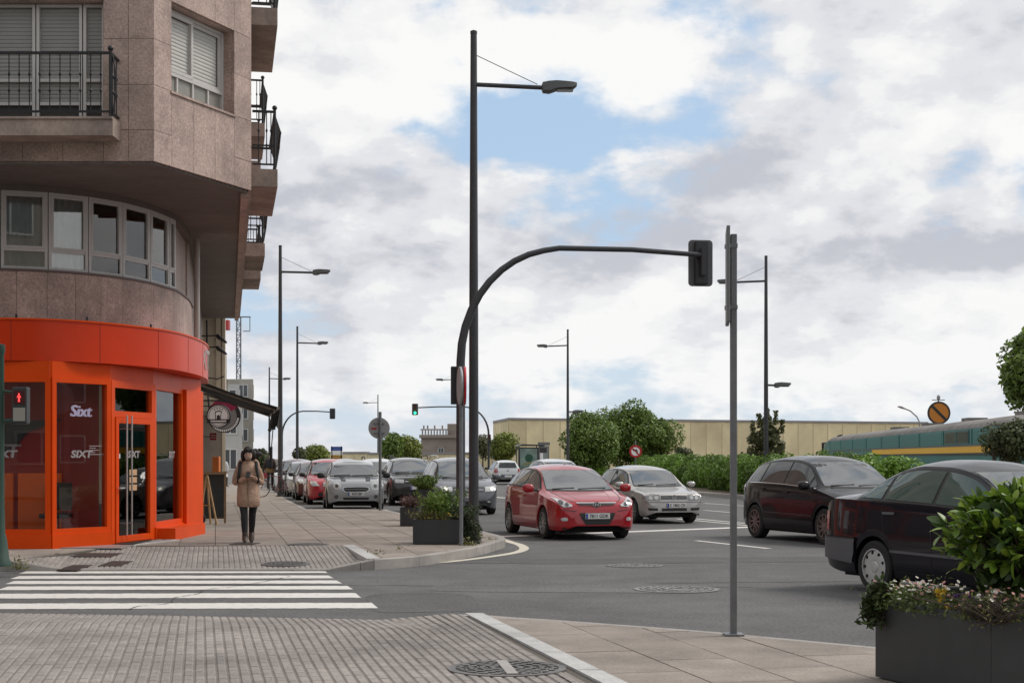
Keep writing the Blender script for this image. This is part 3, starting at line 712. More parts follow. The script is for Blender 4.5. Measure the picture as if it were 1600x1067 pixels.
for i in range(len(BW) - 1):
    B = Basis(BW[i], BW[i + 1]); w = MB(); B.frame(w, .012, B.L - .012, 4.80, 6.12, .05, -.10, -.02); B.box(w, .062, B.L - .062, 5.11, 5.16, -.09, -.03)
    B.frame(w, .062, B.L - .062, 5.16, 6.07, .038, -.075, -.015)
    win = w.build('window', M_alu, bld, world=True)
    for z0, z1 in ((4.85, 5.11), (5.198, 6.032)):
        mb = MB(); B.box(mb, .064, B.L - .064, z0, z1, -.058, -.052); mb.build('pane', M_pane, win, world=True)
    mb = MB(); n = 18; mb2 = []
    for k in range(n + 1): mb2.append((.02 + (B.L - .04) * k / n, -.15 + .03 * math.sin(k * 2.1 + i)))
    mb.add([B.p(u, 4.8, o_) for u, o_ in mb2] + [B.p(u, 6.12, o_) for u, o_ in mb2], [(k, k + 1, n + 2 + k, n + 1 + k) for k in range(n)])
    mb.build('curtain', M_curt, win, world=True, smooth=True)
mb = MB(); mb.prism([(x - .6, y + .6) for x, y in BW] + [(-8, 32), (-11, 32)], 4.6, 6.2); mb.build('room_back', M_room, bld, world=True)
B = Basis((-6.42, 29.72), (-6.80, 33.0)); mb = MB(); B.box(mb, 0, B.L, 4.8, ZS - .013, -.2, -.06); mb.build('side_wall', M_gran, bld, world=True)
B = Basis((-6.78, 32.6), (-10.3, 52.0)); mb = MB(); B.box(mb, 0, B.L, 3.3, ZS - .013, -.3, 0); mb.build('side_wall', M_gran, bld, world=True)
MB().tube([(-6.63, 32.85, 3.6), (-6.63, 32.85, 6.2)], .065, 12).build('drain_pipe', mat('pipe_grey', (.38, .35, .32), .5, var=.1), bld, world=True, smooth=True)

# --- orange shopfront
fw = smoothpath([(-12.5, 24.95, 0), (-10, 24.95, 0), (-8.2, 25.0, 0), (-7.39, 25.2, 0), (-6.70, 25.9, 0), (-6.10, 27.2, 0), (-5.92, 28.6, 0), (-6.0, 30.6, 0), (-6.42, 33.0, 0)], 8)
fl = sum((b - a).length for a, b in zip(fw[:-1], fw[1:]))
fas = curved(fw, 0, fl, 3.17, 3.82, -.75, 0, 70).build('fascia', M_orange2, bld, smooth=True, world=True)
for k in range(1, 9): curved(fw, fl * k / 9 - .004, fl * k / 9 + .004, 3.175, 3.818, -.01, .003, 1).build('fascia_joint', mat('joint_red', (.16, .012, .003), .6), fas, world=True)
curved(fw, 0, fl, 3.822, 3.85, -.1, .02, 70).build('fascia_trim', M_orange, fas, world=True)
for s_ in (4.55, 5.75, 7.3): 
    Lf = [0]
    for a, b in zip(fw[:-1], fw[1:]): Lf.append(Lf[-1] + (b - a).length)
    p, nn = along(fw, Lf, s_); MB().box((p.x - nn.x * .05, p.y - nn.y * .05, 3.88), (.03, .03, .07)).build('fixing', M_wrought, fas, world=True)
WW = [(-12.5, 25.07), (-9.9, 25.07), (-7.40, 25.07), (-6.72, 26.1), (-6.36, 27.7), (-6.30, 29.75), (-6.17, 31.0)]
for i in range(6):
    B = Basis(WW[i], WW[i + 1]); mb = MB(); B.box(mb, -.02, B.L + .02, 2.91, 3.165, -.3, -.005 - .002 * i); mb.build('header', M_orange, bld, world=True)
zsill = .38
M_logo = mat('window_lettering', (.30, .27, .27), .5)
M_logo2 = mat('fascia_lettering', (.33, .27, .27), .5)
LOGO = 'SIXT'
for i in (0, 1, 2, 4):
    B = Basis(WW[i], WW[i + 1]); w = MB(); B.frame(w, 0.003, B.L - .003, zsill, 2.91, .085, -.10, .03)
    win = w.build('shop_window', M_orange, bld, world=True)
    mb = MB(); B.box(mb, .086, B.L - .086, zsill + .085, 2.825, -.04, -.03); mb.build('pane', M_shopglass, win, world=True)
    mb = MB(); B.box(mb, -.015, B.L + .015, .02, zsill, -.25, .05 + .002 * i); mb.build('plinth', M_orange, win, world=True)
    if i in (1, 2, 4):
        uo = {1: B.L - .78, 2: B.L * .52, 4: B.L * .68}[i]
        text('lettering', LOGO, .16, M_logo, win, B.p(uo, 1.665, -.022), B.u, (0, 0, 1), .001, .12, .006, 1.35)
# door
B = Basis(WW[3], WW[4]); w = MB(); B.frame(w, .003, B.L - .003, .17, 2.91, .12, -.10, .03); B.box(w, .12, B.L - .12, 2.30, 2.40, -.10, .03)
fr = w.build('door_frame', M_orange, bld, world=True)
mb = MB(); B.box(mb, .125, B.L - .125, 2.40, 2.79, -.04, -.03); mb.build('pane', M_shopglass, fr, world=True)
w = MB(); B.frame(w, .13, B.L - .13, .185, 2.295, .10, -.05, 0.05); door = w.build('door', M_orange, bld, world=True)
mb = MB(); B.box(mb, .23, B.L - .23, .285, 2.195, -.01, 0.); mb.build('pane', M_shopglass, door, world=True)
mb = MB()
for u in (.38, .56): mb.tube([B.p(u, .30, .12), B.p(u, 2.33, .12)], .016, 10); 
for u in (.38, .56):
    for z in (.5, 2.1): mb.tube([B.p(u, z, .12), B.p(u, z, .0)], .012, 6)
mb.tube([B.p(.17, 1.1, .05), B.p(.17, 1.1, .11), B.p(.32, 1.1, .11)], .012, 6)
mb.build('handle', M_steel, door, world=True, smooth=True)
text('lettering', LOGO, .16, M_logo, door, B.p(.86, 1.665, .005), B.u, (0, 0, 1), .001, .12, .006, 1.35)
for k in range(3):
    mb = MB(); B.box(mb, .70, .98, 1.05 + k * .13, 1.15 + k * .13, .003, .006); mb.build('notice', mat('notice_card', (.55, .33, .18), .6), door, world=True)
mb = MB(); B.box(mb, .28, .36, 1.6, 1.68, .003, .006); mb.build('sticker', mat('sticker_white', (.7, .7, .7), .5), door, world=True)
mb = MB(); B.box(mb, -.05, B.L + .1, .12, .165, 0.05, .45); st = mb.build('door_step', M_border, bld, world=True)
mb = MB()
for k in range(14):
    for j in range(3): B.box(mb, .02 + k * .115 + .05 * (j % 2), .07 + k * .115 + .05 * (j % 2), .1655, .168, .08 + j * .12, .14 + j * .12)
mb.build('step_studs', mat('stud_dark', (.12, .11, .10), .7), st, world=True)
# sill block and end pier
B = Basis(WW[4], WW[5]); mb = MB(); B.box(mb, .05, B.L + .35, .05, .36, .05, .38); mb.build('sill_block', M_orange, bld, world=True)
B = Basis(WW[5], WW[6]); mb = MB(); B.box(mb, .02, B.L, .05, 2.91, -.4, .04); B.box(mb, .02, .14, .36, 2.91, .04, .10); mb.build('pier', M_orange, bld, world=True)
# printed opening hours on the second window and the little glowing sign inside
B = Basis(WW[2], WW[3]); mb = MB()
for k, wd in enumerate((.26, .14, .20, .12, .30)): B.box(mb, B.L * .66, B.L * .66 + wd, 1.80 - k * .035, 1.812 - k * .035, -.028, -.024)
for k in range(5): B.box(mb, B.L * .66 + .34, B.L * .66 + .44, 1.77 - k * .035, 1.782 - k * .035, -.028, -.024)
mb.build('opening_hours', M_logo, bld, world=True)
text('glowing_sign', 'Sixt', .27, mat('neon_sign', (.8, .75, .9), .4, emit=(.75, .68, .95), es=.28), bld, B.p(B.L * .74, 2.38, -.35), B.u, (0, 0, 1), .02, .15, .0, 1.1)
# lettering on the street side of the fascia
Bf = Basis((-5.975, 29.2), (-6.02, 30.75)); text('lettering', LOGO, .55, M_logo2, fas, Bf.p(Bf.L * .5 + .25, 3.50, .04), Bf.u, (0, 0, 1), .004, .12, .01, 1.1)
# room behind the glass; red wall, orange and black shapes paint a reflected coach
M_redw = mat('room_red', (.30, .016, .008), .6, var=.05); M_orw = mat('reflection_orange', (.85, .13, .006), .5, var=.05); M_blk = mat('room_black', (.02, .02, .02), .35); M_palew = mat('room_pale', (.52, .54, .50), .7)
mb = MB(); mb.box((-10.4, 28.6, .155), (8.2, 6.9, .02), m=mat('shop_floor', (.28, .27, .26), .3)); mb.build('shop_floor', None, bld, world=True)
mb = MB(); mb.prism([(-14.4, 25.2), (-7.5, 25.25), (-6.95, 26.2), (-6.7, 30.9), (-14.4, 30.9)], 3.02, 3.1); mb.build('shop_ceiling', mat('shop_ceiling', (.50, .49, .47), .8), bld, world=True)
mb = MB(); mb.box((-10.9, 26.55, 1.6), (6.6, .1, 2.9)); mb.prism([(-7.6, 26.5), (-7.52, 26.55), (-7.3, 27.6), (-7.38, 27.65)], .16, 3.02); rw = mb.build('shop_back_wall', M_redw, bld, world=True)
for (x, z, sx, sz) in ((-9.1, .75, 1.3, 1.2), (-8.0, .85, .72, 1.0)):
    mb = MB(); mb.box((x, 26.46, z), (sx, .08, sz)); mb.build('orange_panel', M_orw, rw, world=True)  # orange stands in for the coach mirrored in the panes
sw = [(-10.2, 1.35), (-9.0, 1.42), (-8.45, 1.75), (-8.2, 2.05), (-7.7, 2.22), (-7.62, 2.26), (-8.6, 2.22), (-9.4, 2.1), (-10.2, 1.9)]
mb = MB(); mb.ext([(x, 26.48, z) for x, z in sw], (0, -.03, 0)); mb.build('painted_reflection', M_blk, rw, world=True)
mb = MB(); mb.lathe([(.55, -.02), (.55, .02), (.001, .02)], 28, (-9.2, 26.40, .45), 'Y'); mb.build('painted_reflection', M_blk, rw, world=True)
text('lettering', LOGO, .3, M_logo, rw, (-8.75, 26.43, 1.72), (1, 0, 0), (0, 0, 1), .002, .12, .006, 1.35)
B = Basis((-7.75, 30.45), (-6.45, 30.45)); mb = MB(); B.box(mb, 0, B.L, .9, 3.0, -.1, 0); pw_ = mb.build('pale_wall', M_palew, bld, world=True); mb = MB(); B.box(mb, 0, B.L, .16, .9, -.1, .004); mb.build('dado', M_redw, pw_, world=True)
mb = MB(); B.box(mb, 1.06, 1.26, 1.98, 2.26, 0, .01); mb.build('wall_notice', mat('notice_red', (.35, .02, .02), .5), pw_, world=True)
ext_ = thing('fire_extinguisher', 'red fire extinguisher hanging on the pale wall inside the shop', 'extinguisher', tuple(B.p(1.14, 1.22, .12)))
MB().lathe([(.001, 0), (.075, 0), (.08, .03), (.08, .40), (.05, .47), (.02, .50), (.02, .55)], 16).build('cylinder', mat('ext_red', (.5, .02, .015), .3), ext_, smooth=True)
MB().tube([(0, 0, .54), (.10, -.02, .56), (.15, -.02, .42), (.13, -.02, .2)], .012, 6).build('hose', M_blk, ext_)
MB().lathe([(.082, .0), (.084, .16), (.082, .17)], 16).build('label_band', mat('ext_yellow', (.6, .35, .03), .5), ext_)
# office chair seen through the second window
oc = thing('office_chair', 'black office chair with a chrome star base behind the shop window', 'chair', (-7.62, 26.1, .165))
mb = MB()
for k in range(5): q = 2 * math.pi * k / 5; mb.tube([(0, 0, .09), (.27 * math.cos(q), .27 * math.sin(q), .06)], [.02, .014], 6)
mb.tube([(0, 0, .06), (0, 0, .45)], .02, 8); mb.build('star_base', M_steel, oc)
for k in range(5): q = 2 * math.pi * k / 5; MB().lathe([(.001, -.015), (.03, -.015), (.03, .015), (.001, .015)], 10, (.27 * math.cos(q), .27 * math.sin(q), .032), 'X').build('castor', M_blk, oc)
MB().box((0, 0, .48), (.46, .44, .08), bev=.03).build('seat', M_blk, oc, smooth=True); MB().box((0, .22, .80), (.42, .06, .46), bev=.03).build('backrest', M_blk, oc, smooth=True)

# --- café along the avenue side of the same building
M_cafe = mat('cafe_render', (.50, .47, .42), .8, var=.1, scale=2, stain=.15)
B = Basis((-6.62, 31.3), (-10.25, 51.9)); mb = MB(); B.box(mb, 0, B.L, .05, 3.3, -.4, -.1); mb.build('side_wall', M_cafe, bld, world=True)
for k in range(6):
    mb = MB(); B.box(mb, 1.1 + k * 3.2, 2.9 + k * 3.2, .35, 2.6, -.1, -.08); mb.build('cafe_window', mat('cafe_glass', (.03, .03, .032), .08), bld, world=True)
for k in range(9):
    q = B.p(.5 + k * .55, 0, .0); MB().tube([(q.x, q.y, .15), (q.x, q.y, 2.75)], .055, 10).build('pipe', mat('pale_pipe', (.55, .53, .49), .5, var=.1), bld, world=True, smooth=True)
# ------------------------------------------------------------------ awning, hanging signs, boards by the café
M_awn = mat('black_canvas', (.010, .010, .011), .8, var=.2, scale=6, bump=.1)
M_awnbar = mat('awning_bar', (.30, .26, .23), .5)
aw = thing('awning', 'black canvas awning unrolled over the café pavement', 'awning', (-7.0, 36, ZP))
n = 14; A0, A1 = Vector((-7.30, 35.6, 3.45)), Vector((-8.38, 41.6, 3.45)); O0, O1 = Vector((-5.42, 36.2, 2.79)), Vector((-6.5, 42.0, 2.79))
mb = MB(); V = []
for k in range(n + 1):
    t = k / n; s_ = .035 * math.sin(k * 1.57) ** 2
    for j in range(6):
        q = j / 5; p = A0.lerp(A1, t).lerp(O0.lerp(O1, t), q); V.append((p.x, p.y, p.z - .10 * math.sin(math.pi * q) * .4 - s_ * q))
top_ = V; bot = [(x, y, z - .012) for x, y, z in V]; W = 6
fs = [(k * W + j, (k + 1) * W + j, (k + 1) * W + j + 1, k * W + j + 1) for k in range(n) for j in range(5)]
mb.add(top_, fs); mb.add(bot, [f[::-1] for f in fs]); mb.build('canvas', M_awn, aw, world=True, smooth=True)
mb = MB(); V = []
for k in range(n + 1):
    p = O0.lerp(O1, k / n); wv = .05 * math.sin(k * 1.3)
    for j in range(5): V.append((p.x + .03 + wv * j / 4 - .06 * (j / 4) ** 2, p.y, p.z - j * .115 - .04 * math.sin(k * 2.2) * j / 4))
mb.add(V, [(k * 5 + j, (k + 1) * 5 + j, (k + 1) * 5 + j + 1, k * 5 + j + 1) for k in range(n) for j in range(4)]); mb.add([(x - .01, y, z) for x, y, z in V], [(k * 5 + j, k * 5 + j + 1, (k + 1) * 5 + j + 1, (k + 1) * 5 + j) for k in range(n) for j in range(4)])
mb.build('valance', M_awn, aw, world=True, smooth=True)
mb = MB(); mb.tube([O0 + Vector((0, 0, -.03)), O1 + Vector((0, 0, -.03))], .035, 8); mb.tube([A0 + Vector((.05, 0, .02)), A1 + Vector((.05, 0, .02))], .07, 10); mb.build('roller_bar', M_awnbar, aw, world=True, smooth=True)
for t in (.05, .9):
    a, b = A0.lerp(A1, t), O0.lerp(O1, t); e = a.lerp(b, .5) + Vector((.05, .5, -.12))
    MB().tube([a + Vector((.08, 0, -.12)), e, b + Vector((-.05, 0, -.06))], .03, 8).build('folding_arm', M_awnbar, aw, world=True)
tz = thing('crank_rod', 'thin dark crank rod hanging from the awning corner', 'rod', (-5.58, 36.3, ZP))
MB().tube([(0, 0, 2.6), (.03, 0, 2.2), (-.02, .0, 1.6)], .012, 6).build('rod', M_wrought, tz); MB().tube([(-.02, 0, 1.72), (-.02, 0, 1.35)], .035, 8).build('grip', M_wrought, tz)
# round hanging beer sign
c = pt(342, 650, 34.0); sg = thing('hanging_sign', 'round white beer mug sign with black rim hanging by the awning', 'sign', (c.x, c.y, c.z))
M_white = mat('sign_white', (.88, .87, .85), .5, var=.04); M_black = mat('sign_black', (.02, .02, .02), .5); M_mag = mat('sign_magenta', (.30, .015, .06), .5)
MB().lathe([(.001, -.04), (.255, -.04), (.255, .04), (.001, .04)], 36, axis='Y').build('disc', M_white, sg)
MB().lathe([(.262, -.05), (.262, .05), (.238, .05), (.238, -.05), (.262, -.05)], 36, axis='Y').build('rim', M_black, sg)
MB().lathe([(.215, -.046), (.215, -.041), (.205, -.041), (.205, -.046)], 36, axis='Y').build('ring', M_black, sg)
mug = [(-.07, -.08), (.05, -.08), (.055, .05), (.08, .07), (.06, .11), (.01, .125), (-.04, .11), (-.08, .09), (-.075, .03)]
MB().ext([(x, -.044, z) for x, z in mug], (0, -.004, 0)).build('mug_outline', M_black, sg); MB().ext([(x * .78, -.049, z * .78 + .003) for x, z in mug], (0, -.003, 0)).build('mug_fill', M_white, sg)
MB().ext([(x, -.052, z) for x, z in ((-.03, -.07), (.03, -.07), (.035, .0), (0, .03), (-.035, .0))], (0, -.003, 0)).build('mug_shade', M_black, sg)
MB().ext([(x, -.048, z) for x, z in ((-.27, -.07), (.27, -.07), (.24, -.115), (.27, -.15), (-.27, -.15), (-.24, -.115))], (0, -.006, 0)).build('ribbon', M_black, sg)
MB().ext([(x, -.056, z) for x, z in ((-.17, -.095), (.17, -.095), (.17, -.125), (-.17, -.125))], (0, -.002, 0)).build('ribbon_line', M_white, sg)
for k in range(4):
    q = R(60 + 20 * k); MB().lathe([(.001, -.004), (.016, -.004), (.001, .004)], 5, (.165 * math.cos(q), -.044, .165 * math.sin(q)), 'Y').build('star', M_black, sg)
MB().tube([(-.85, .05, .22), (0, .05, .22), (0, .05, .0)], .014, 6).build('bracket', M_wrought, sg)
c = pt(350, 650, 36.0); s2 = thing('hanging_sign', 'larger magenta and grey round sign partly hidden behind the beer sign', 'sign', (c.x, c.y, c.z))
MB().lathe([(.001, -.04), (.38, -.04), (.38, .04), (.001, .04)], 36, axis='Y').build('disc', M_black, s2)
MB().lathe([(.30, -.05), (.30, -.041), (.001, -.041)], 36, axis='Y').build('inner_disc', mat('sign_grey', (.22, .21, .20), .5), s2)
mb = MB()
for k in range(22):
    q = R(190 + 160 * k / 21); mb.box((.335 * math.cos(q), -.045, .335 * math.sin(q)), (.03, .008, .045), ry=-(q + math.pi / 2))
mb.build('lettering_marks', M_white, s2)
MB().ext([(x, -.052, z) for x, z in ((-.36, .16), (.2, .12), (.32, .2), (.1, .3), (-.2, .34))], (0, -.004, 0)).build('magenta_panel', M_mag, s2)
MB().tube([(-.95, .02, .36), (.1, .02, .36)], .016, 6).build('bracket', M_wrought, s2)
c = pt(333, 682, 40); s3 = thing('small_sign', 'small red rectangular sign low on the café wall', 'sign', (c.x, c.y, c.z))
MB().box((0, 0, 0), (.17, .03, .18), bev=.008).build('plate', mat('sign_red', (.42, .02, .03), .5), s3); MB().box((0, -.018, .03), (.12, .006, .025)).build('line', M_white, s3); MB().box((0, -.018, -.03), (.12, .006, .02)).build('line', M_white, s3); MB().box((-.25, 0, .0), (.35, .02, .02)).build('bracket', M_wrought, s3)
# menu boards
M_wood = mat('varnished_wood', (.30, .155, .055), .5, var=.2, scale=14); M_board = mat('blackboard', (.022, .022, .02), .7, var=.2, scale=8)
bd = thing('menu_board', 'dark blackboard in a brown wooden frame beside the shop pier', 'board', (-6.78, 34.9, ZP), R(8))
MB().box((.12, .05, .62), (.44, .03, .98), rx=R(-6)).build('board_face', M_board, bd)
mb = MB()
for sx in (-.12, .36): mb.box((sx, .045, .58), (.05, .045, 1.16), rx=R(-6))
mb.box((.12, .005, 1.12), (.50, .05, .06), rx=R(-6)); mb.box((.12, .085, .13), (.44, .05, .06), rx=R(-6)); mb.build('frame', mat('board_frame', (.20, .125, .06), .5, var=.2, scale=10), bd)
es = thing('wooden_easel', 'pale wooden A-shaped easel leaning in front of the blackboard', 'easel', (-6.70, 34.2, ZP))
for a, b in (((-.16, 0, 0), (.0, .05, 1.06)), ((.24, -.02, 0), (.02, .05, 1.06)), ((.05, .25, 0), (.0, .1, 1.08))):
    MB().tube([a, b], .022, 6).build('leg', mat('easel_wood', (.40, .24, .11), .55, var=.2, scale=12), es)
MB().tube([(-.09, .02, .42), (.16, .02, .42)], .016, 6).build('crossbar', M_wood, es)
wh = thing('trolley_wheel', 'small black trolley wheel at the foot of the menu board', 'wheel', (-6.88, 34.5, ZP))
MB().lathe([(.03, -.03), (.11, -.03), (.12, 0), (.11, .03), (.03, .03)], 18, (0, 0, .12), 'Y').build('tyre', M_black, wh, smooth=True); MB().lathe([(.001, -.025), (.035, -.032), (.001, -.034)], 12, (0, 0, .12), 'Y').build('hub', M_steel, wh)
op = thing('orange_post', 'narrow orange panel standing by the café entrance', 'panel', (-7.95, 42, ZP)); MB().box((0, 0, .75), (.18, .25, 1.5), bev=.02).build('panel', mat('orange_panel', (.6, .16, .03), .6), op); MB().box((0, 0, .03), (.26, .35, .06)).build('foot', M_black, op)

# ------------------------------------------------------------------ houses further along the avenue
def block(name, label, corners, z1, m, floors, bays, m_win, m_fr, roof=None, z0=.1, group=None, wh=1.3, first=1.0, ww=.6):
    """a house: walls, each window a part with its frame and pane"""
    t = thing(name, label, 'building', (corners[0][0], corners[0][1], 0), 0, group)
    MB().prism(corners, z0, z1).build('wall', m, t, world=True)
    nf = floors; fh = (z1 - first) / nf
    for i, nb in bays.items():
        B = Basis(corners[i], corners[(i + 1) % len(corners)])
        for f in range(nf):
            for k in range(nb):
                u0 = B.L * (k + .5 - ww / 2) / nb; u1 = B.L * (k + .5 + ww / 2) / nb; zz = first + f * fh + .35
                mb = MB(); B.frame(mb, u0, u1, zz, zz + wh, .07, -.03, .06); B.box(mb, (u0 + u1) / 2 - .03, (u0 + u1) / 2 + .03, zz + .07, zz + wh - .07, -.02, .05)
                w_ = mb.build('window', m_fr, t, world=True)
                mb = MB(); B.box(mb, u0 + .06, u1 - .06, zz + .06, zz + wh - .06, .004, .02); mb.build('pane', m_win, w_, world=True)
    if roof: MB().prism([(x, y) for x, y in corners], z1, z1 + .25).build('roof', roof, t, world=True)
    return t
M_bglass = mat('distant_glass', (.09, .10, .11), .15); M_wfr = mat('white_gallery', (.62, .62, .60), .5, var=.05)
M_beige = mat('beige_render', (.62, .53, .40), .8, var=.1, scale=1.2, stain=.25, speck=.05)
t = block('rendered_house', 'tall beige rendered house wall behind the café awning', [(-15, 53), (-9.72, 53), (-12.5, 66), (-15, 66)], 12.5, M_beige, 3, {1: 3}, M_bglass, M_wfr, first=3.5)
B = Basis((-15, 53), (-9.72, 53)); mb = MB(); B.frame(mb, 3.0, B.L - .15, 3.55, 7.0, .16, 0, .08); B.box(mb, B.L - .1, B.L, .1, 12.4, 0, .10); mb.build('moulding', M_beige, t, world=True)
mb = MB(); B.box(mb, 3.5, B.L + .08, 3.05, 3.2, 0, .25); B.box(mb, 3.5, B.L, .1, 3.0, 0, .05); mb.build('cornice', mat('dark_render', (.25, .21, .17), .8, var=.2, scale=2), t, world=True)
for k, py in enumerate((527, 545)):
    a = pt(324, py - 2, 50); b = pt(352, py + 8, 50)
    lt = thing('wall_lamp', ('upper' if k == 0 else 'lower') + ' of two black swan-neck lamps jutting in front of the beige house', 'lamp', (a.x, a.y, a.z), 0, 'swan-neck wall lamps')
    MB().tube([(-.2, 0, .0), (.38, 0, .02)], .022, 6).build('bracket', M_wrought, lt); MB().tube([(.30, 0, .04), (.36, 0, -.04), (.50, 0, -.12), (.62, 0, -.22)], [.05, .07, .06, .03], 8).build('lamp_head', M_wrought, lt, smooth=True)
MB().tube([pt(323, 500, 50), pt(324, 610, 50), pt(327, 640, 50)], .03, 6).build('cable', M_wrought, t, world=True)
MB().tube([pt(325, 590, 52.8), pt(340, 592, 52.8), pt(350, 588, 52.8)], .02, 5).build('cable', M_wrought, t, world=True)
M_apt = mat('grey_apartment', (.36, .34, .29), .8, var=.15, scale=.5, stain=.2); M_aptw = mat('white_apartment', (.52, .52, .50), .7, var=.1, scale=.6, stain=.15)
block('apartment_block', 'white apartment block with rows of glazed galleries beyond the café', [(-34, 118), (-20.6, 118), (-22.8, 130), (-34, 130)], 7.2, M_aptw, 3, {0: 9, 1: 4}, M_bglass, M_wfr, M_apt, first=.9, wh=1.35, ww=.72)
block('apartment_block', 'taller olive grey apartment block behind the white galleried one', [(-36, 134), (-22.2, 134), (-25, 150), (-36, 150)], 8.4, M_apt, 4, {0: 8, 1: 4}, M_bglass, M_wfr, first=.8, wh=1.1, ww=.5)
block('old_house', 'narrow pale house with orange ground floor between café and apartment block', [(-22, 88), (-15.2, 88), (-17.2, 99), (-22, 99)], 4.6, M_aptw, 2, {0: 5, 1: 3}, M_bglass, M_wfr, first=.6, wh=1.2)
block('stone_house', 'grey stone house with broken roofline under the crane', [(-30, 104), (-18.9, 104), (-20.5, 113), (-30, 113)], 6.6, mat('rough_stone', (.33, .31, .27), .9, var=.25, scale=1.5), 3, {0: 6, 1: 3}, M_bglass, M_wfr, mat('old_tile', (.26, .22, .18), .9, var=.2), first=.8, wh=1.1)
# unseen houses behind the viewer, mirrored by the windows, heights raised to block skylight
M_house = mat('house_render', (.30, .26, .21), .85, var=.15, scale=.6, stain=.2); M_tile = mat('roof_tile', (.22, .10, .06), .9, var=.2)
block('town_house', 'brown rendered town house behind the viewer, mirrored in the shop windows', [(10, -12), (-16, -12), (-16, -26), (10, -26)], 20, M_house, 6, {0: 8}, M_bglass, M_wfr, M_tile, first=1.2, wh=1.5)
block('town_house', 'grey town house behind the viewer left of the brown one, mirrored in the bay windows', [(-16.4, -10), (-44, -10), (-44, -26), (-16.4, -26)], 18, M_apt, 5, {0: 8}, M_bglass, M_wfr, M_tile, first=1.0, wh=1.3)
block('added_shed', 'long dark shed added out of view right of the road to darken reflections', [(58, 62), (50, 8), (64, 8), (70, 62)], 7.5, mat('shed_brown', (.16, .10, .07), .85, var=.2, scale=.5), 2, {0: 12}, M_bglass, M_wfr, M_tile, first=1.0, wh=1.5)  # unseen shed, added so the side panes reflect something dark
# tower crane
cb = pt(373, 716, 210); cr = thing('tower_crane', 'thin lattice tower crane rising beyond the beige house', 'crane', (cb.x, cb.y, 0))
M_cr = mat('crane_steel', (.16, .18, .20), .5); h = 20.6; hw = .27
for sx in (-hw, hw):
    for sy in (-hw, hw): MB().tube([(sx, sy, 0), (sx, sy, h)], .05, 5).build('mast_leg', M_cr, cr)
mb = MB(); z = 0; k = 0
while z < h - 1:
    for sy in (-hw, hw): mb.tube([(-hw * (1 if k % 2 else -1), sy, z), (hw * (1 if k % 2 else -1), sy, z + .7)], .03, 4); mb.tube([(-hw, sy, z), (hw, sy, z)], .035, 4)
    z += .7; k += 1
mb.build('mast_lattice', M_cr, cr)['kind'] = 'stuff'
mb = MB(); mb.tube([(-1.2, 0, h), (1.6, 0, h)], .09, 5); mb.tube([(1.5, 0, h), (1.5, 0, h - 1.9)], .06, 5); mb.tube([(1.5, 0, h - 1.9), (.6, 0, h - 1.9)], .06, 5); mb.build('jib', M_cr, cr)
MB().box((-1.9, 0, h - 1.1), (1.3, 1.3, 1.3), m=mat('crane_red', (.45, .05, .05), .5)).build('cab', None, cr)
MB().tube([(-6.5, 0, 9.4), (0, 0, 9.4)], .09, 5).build('tie_bar', M_cr, cr)

# ------------------------------------------------------------------ screened building, hoarding, turret
M_screen = mat('beige_mesh_screen', (.74, .64, .40), .75, var=.12, scale=.35, rand=.09, stain=.30)
M_cap = mat('grey_coping', (.28, .27, .27), .6)
sb = thing('screened_building', 'long low building wrapped in beige mesh screens behind the trees', 'building', (20, 155, 0))
def screen_run(a, b, z0, z1, step, parent, dz=0.):
    B = Basis(a, b); n = max(1, int(B.L / step))
    for k in range(n):
        mb = MB(); u0, u1 = B.L * k / n, B.L * (k + 1) / n; nn = 6; R0 = []
        for j in range(nn + 1):
            u = u0 + .03 + (u1 - u0 - .06) * j / nn; s_ = .05 * math.sin(math.pi * j / nn); R0.append([B.p(u, z0, -s_), B.p(u, z1 - dz * u, -s_), B.p(u, z1 - dz * u, -s_ - .04), B.p(u, z0, -s_ - .04)])
        mb.rings(R0); mb.build('screen_panel', M_screen, parent, world=True)
        mb = MB(); B.box(mb, u0 - .05, u0 + .05, z0, z1 - dz * u0 - .02, -.12, .012); mb.build('post', mat('screen_post', (.54, .46, .28), .7), parent, world=True)
    mb = MB(); mb.ext([B.p(0, z1, .06), B.p(B.L, z1 - dz * B.L, .06), B.p(B.L, z1 - dz * B.L + .22, .06), B.p(0, z1 + .22, .06)], B.n * -.5); mb.build('coping', M_cap, parent, world=True)
screen_run((-.3, 150), (44.5, 167), .1, 5.28, 1.75, sb); screen_run((-1.95, 163), (-.3, 150), .1, 5.28, 2.0, sb)
MB().prism([(-1.8, 163), (-.1, 150.6), (44, 167.6), (44, 176), (-1.8, 172)], .1, 5.1).build('hall', mat('hall_dark', (.25, .21, .14), .9), sb, world=True)
hd = thing('hoarding', 'low beige mesh hoarding running left of the screened building', 'hoarding', (-10, 175, 0))
screen_run((-16.5, 178), (-2.1, 166), .05, 2.05, 1.9, hd); screen_run((-26, 186), (-16.5, 178), .05, 2.15, 1.9, hd)
M_tur = mat('turret_stone', (.30, .25, .215), .85, var=.14, scale=.8, stain=.2)
tu = thing('stone_turret', 'brown stone turret with balustraded roof terrace behind the hoarding', 'building', (-11.5, 212, 0))
def tb(px0, px1, py0, py1, d, th, name, m=M_tur, off=0.):
    a, b = pt(px0, py1, d - off), pt(px1, py0, d - off); mb = MB(); mb.box(((a.x + b.x) / 2, d - off + th / 2, (a.z + b.z) / 2), (b.x - a.x, th, b.z - a.z)); return mb.build(name, m, tu, world=True)
tb(658, 716, 683, 725, 212, 6, 'wall'); tb(655, 719, 679, 684, 212, 7, 'cornice', off=.4); tb(657, 717, 670, 672, 212, .5, 'balustrade_rail', off=.2)
for k in range(12): tb(659 + 4.6 * k, 661 + 4.6 * k, 672.3, 678.8, 212, .4, 'baluster', off=.15)
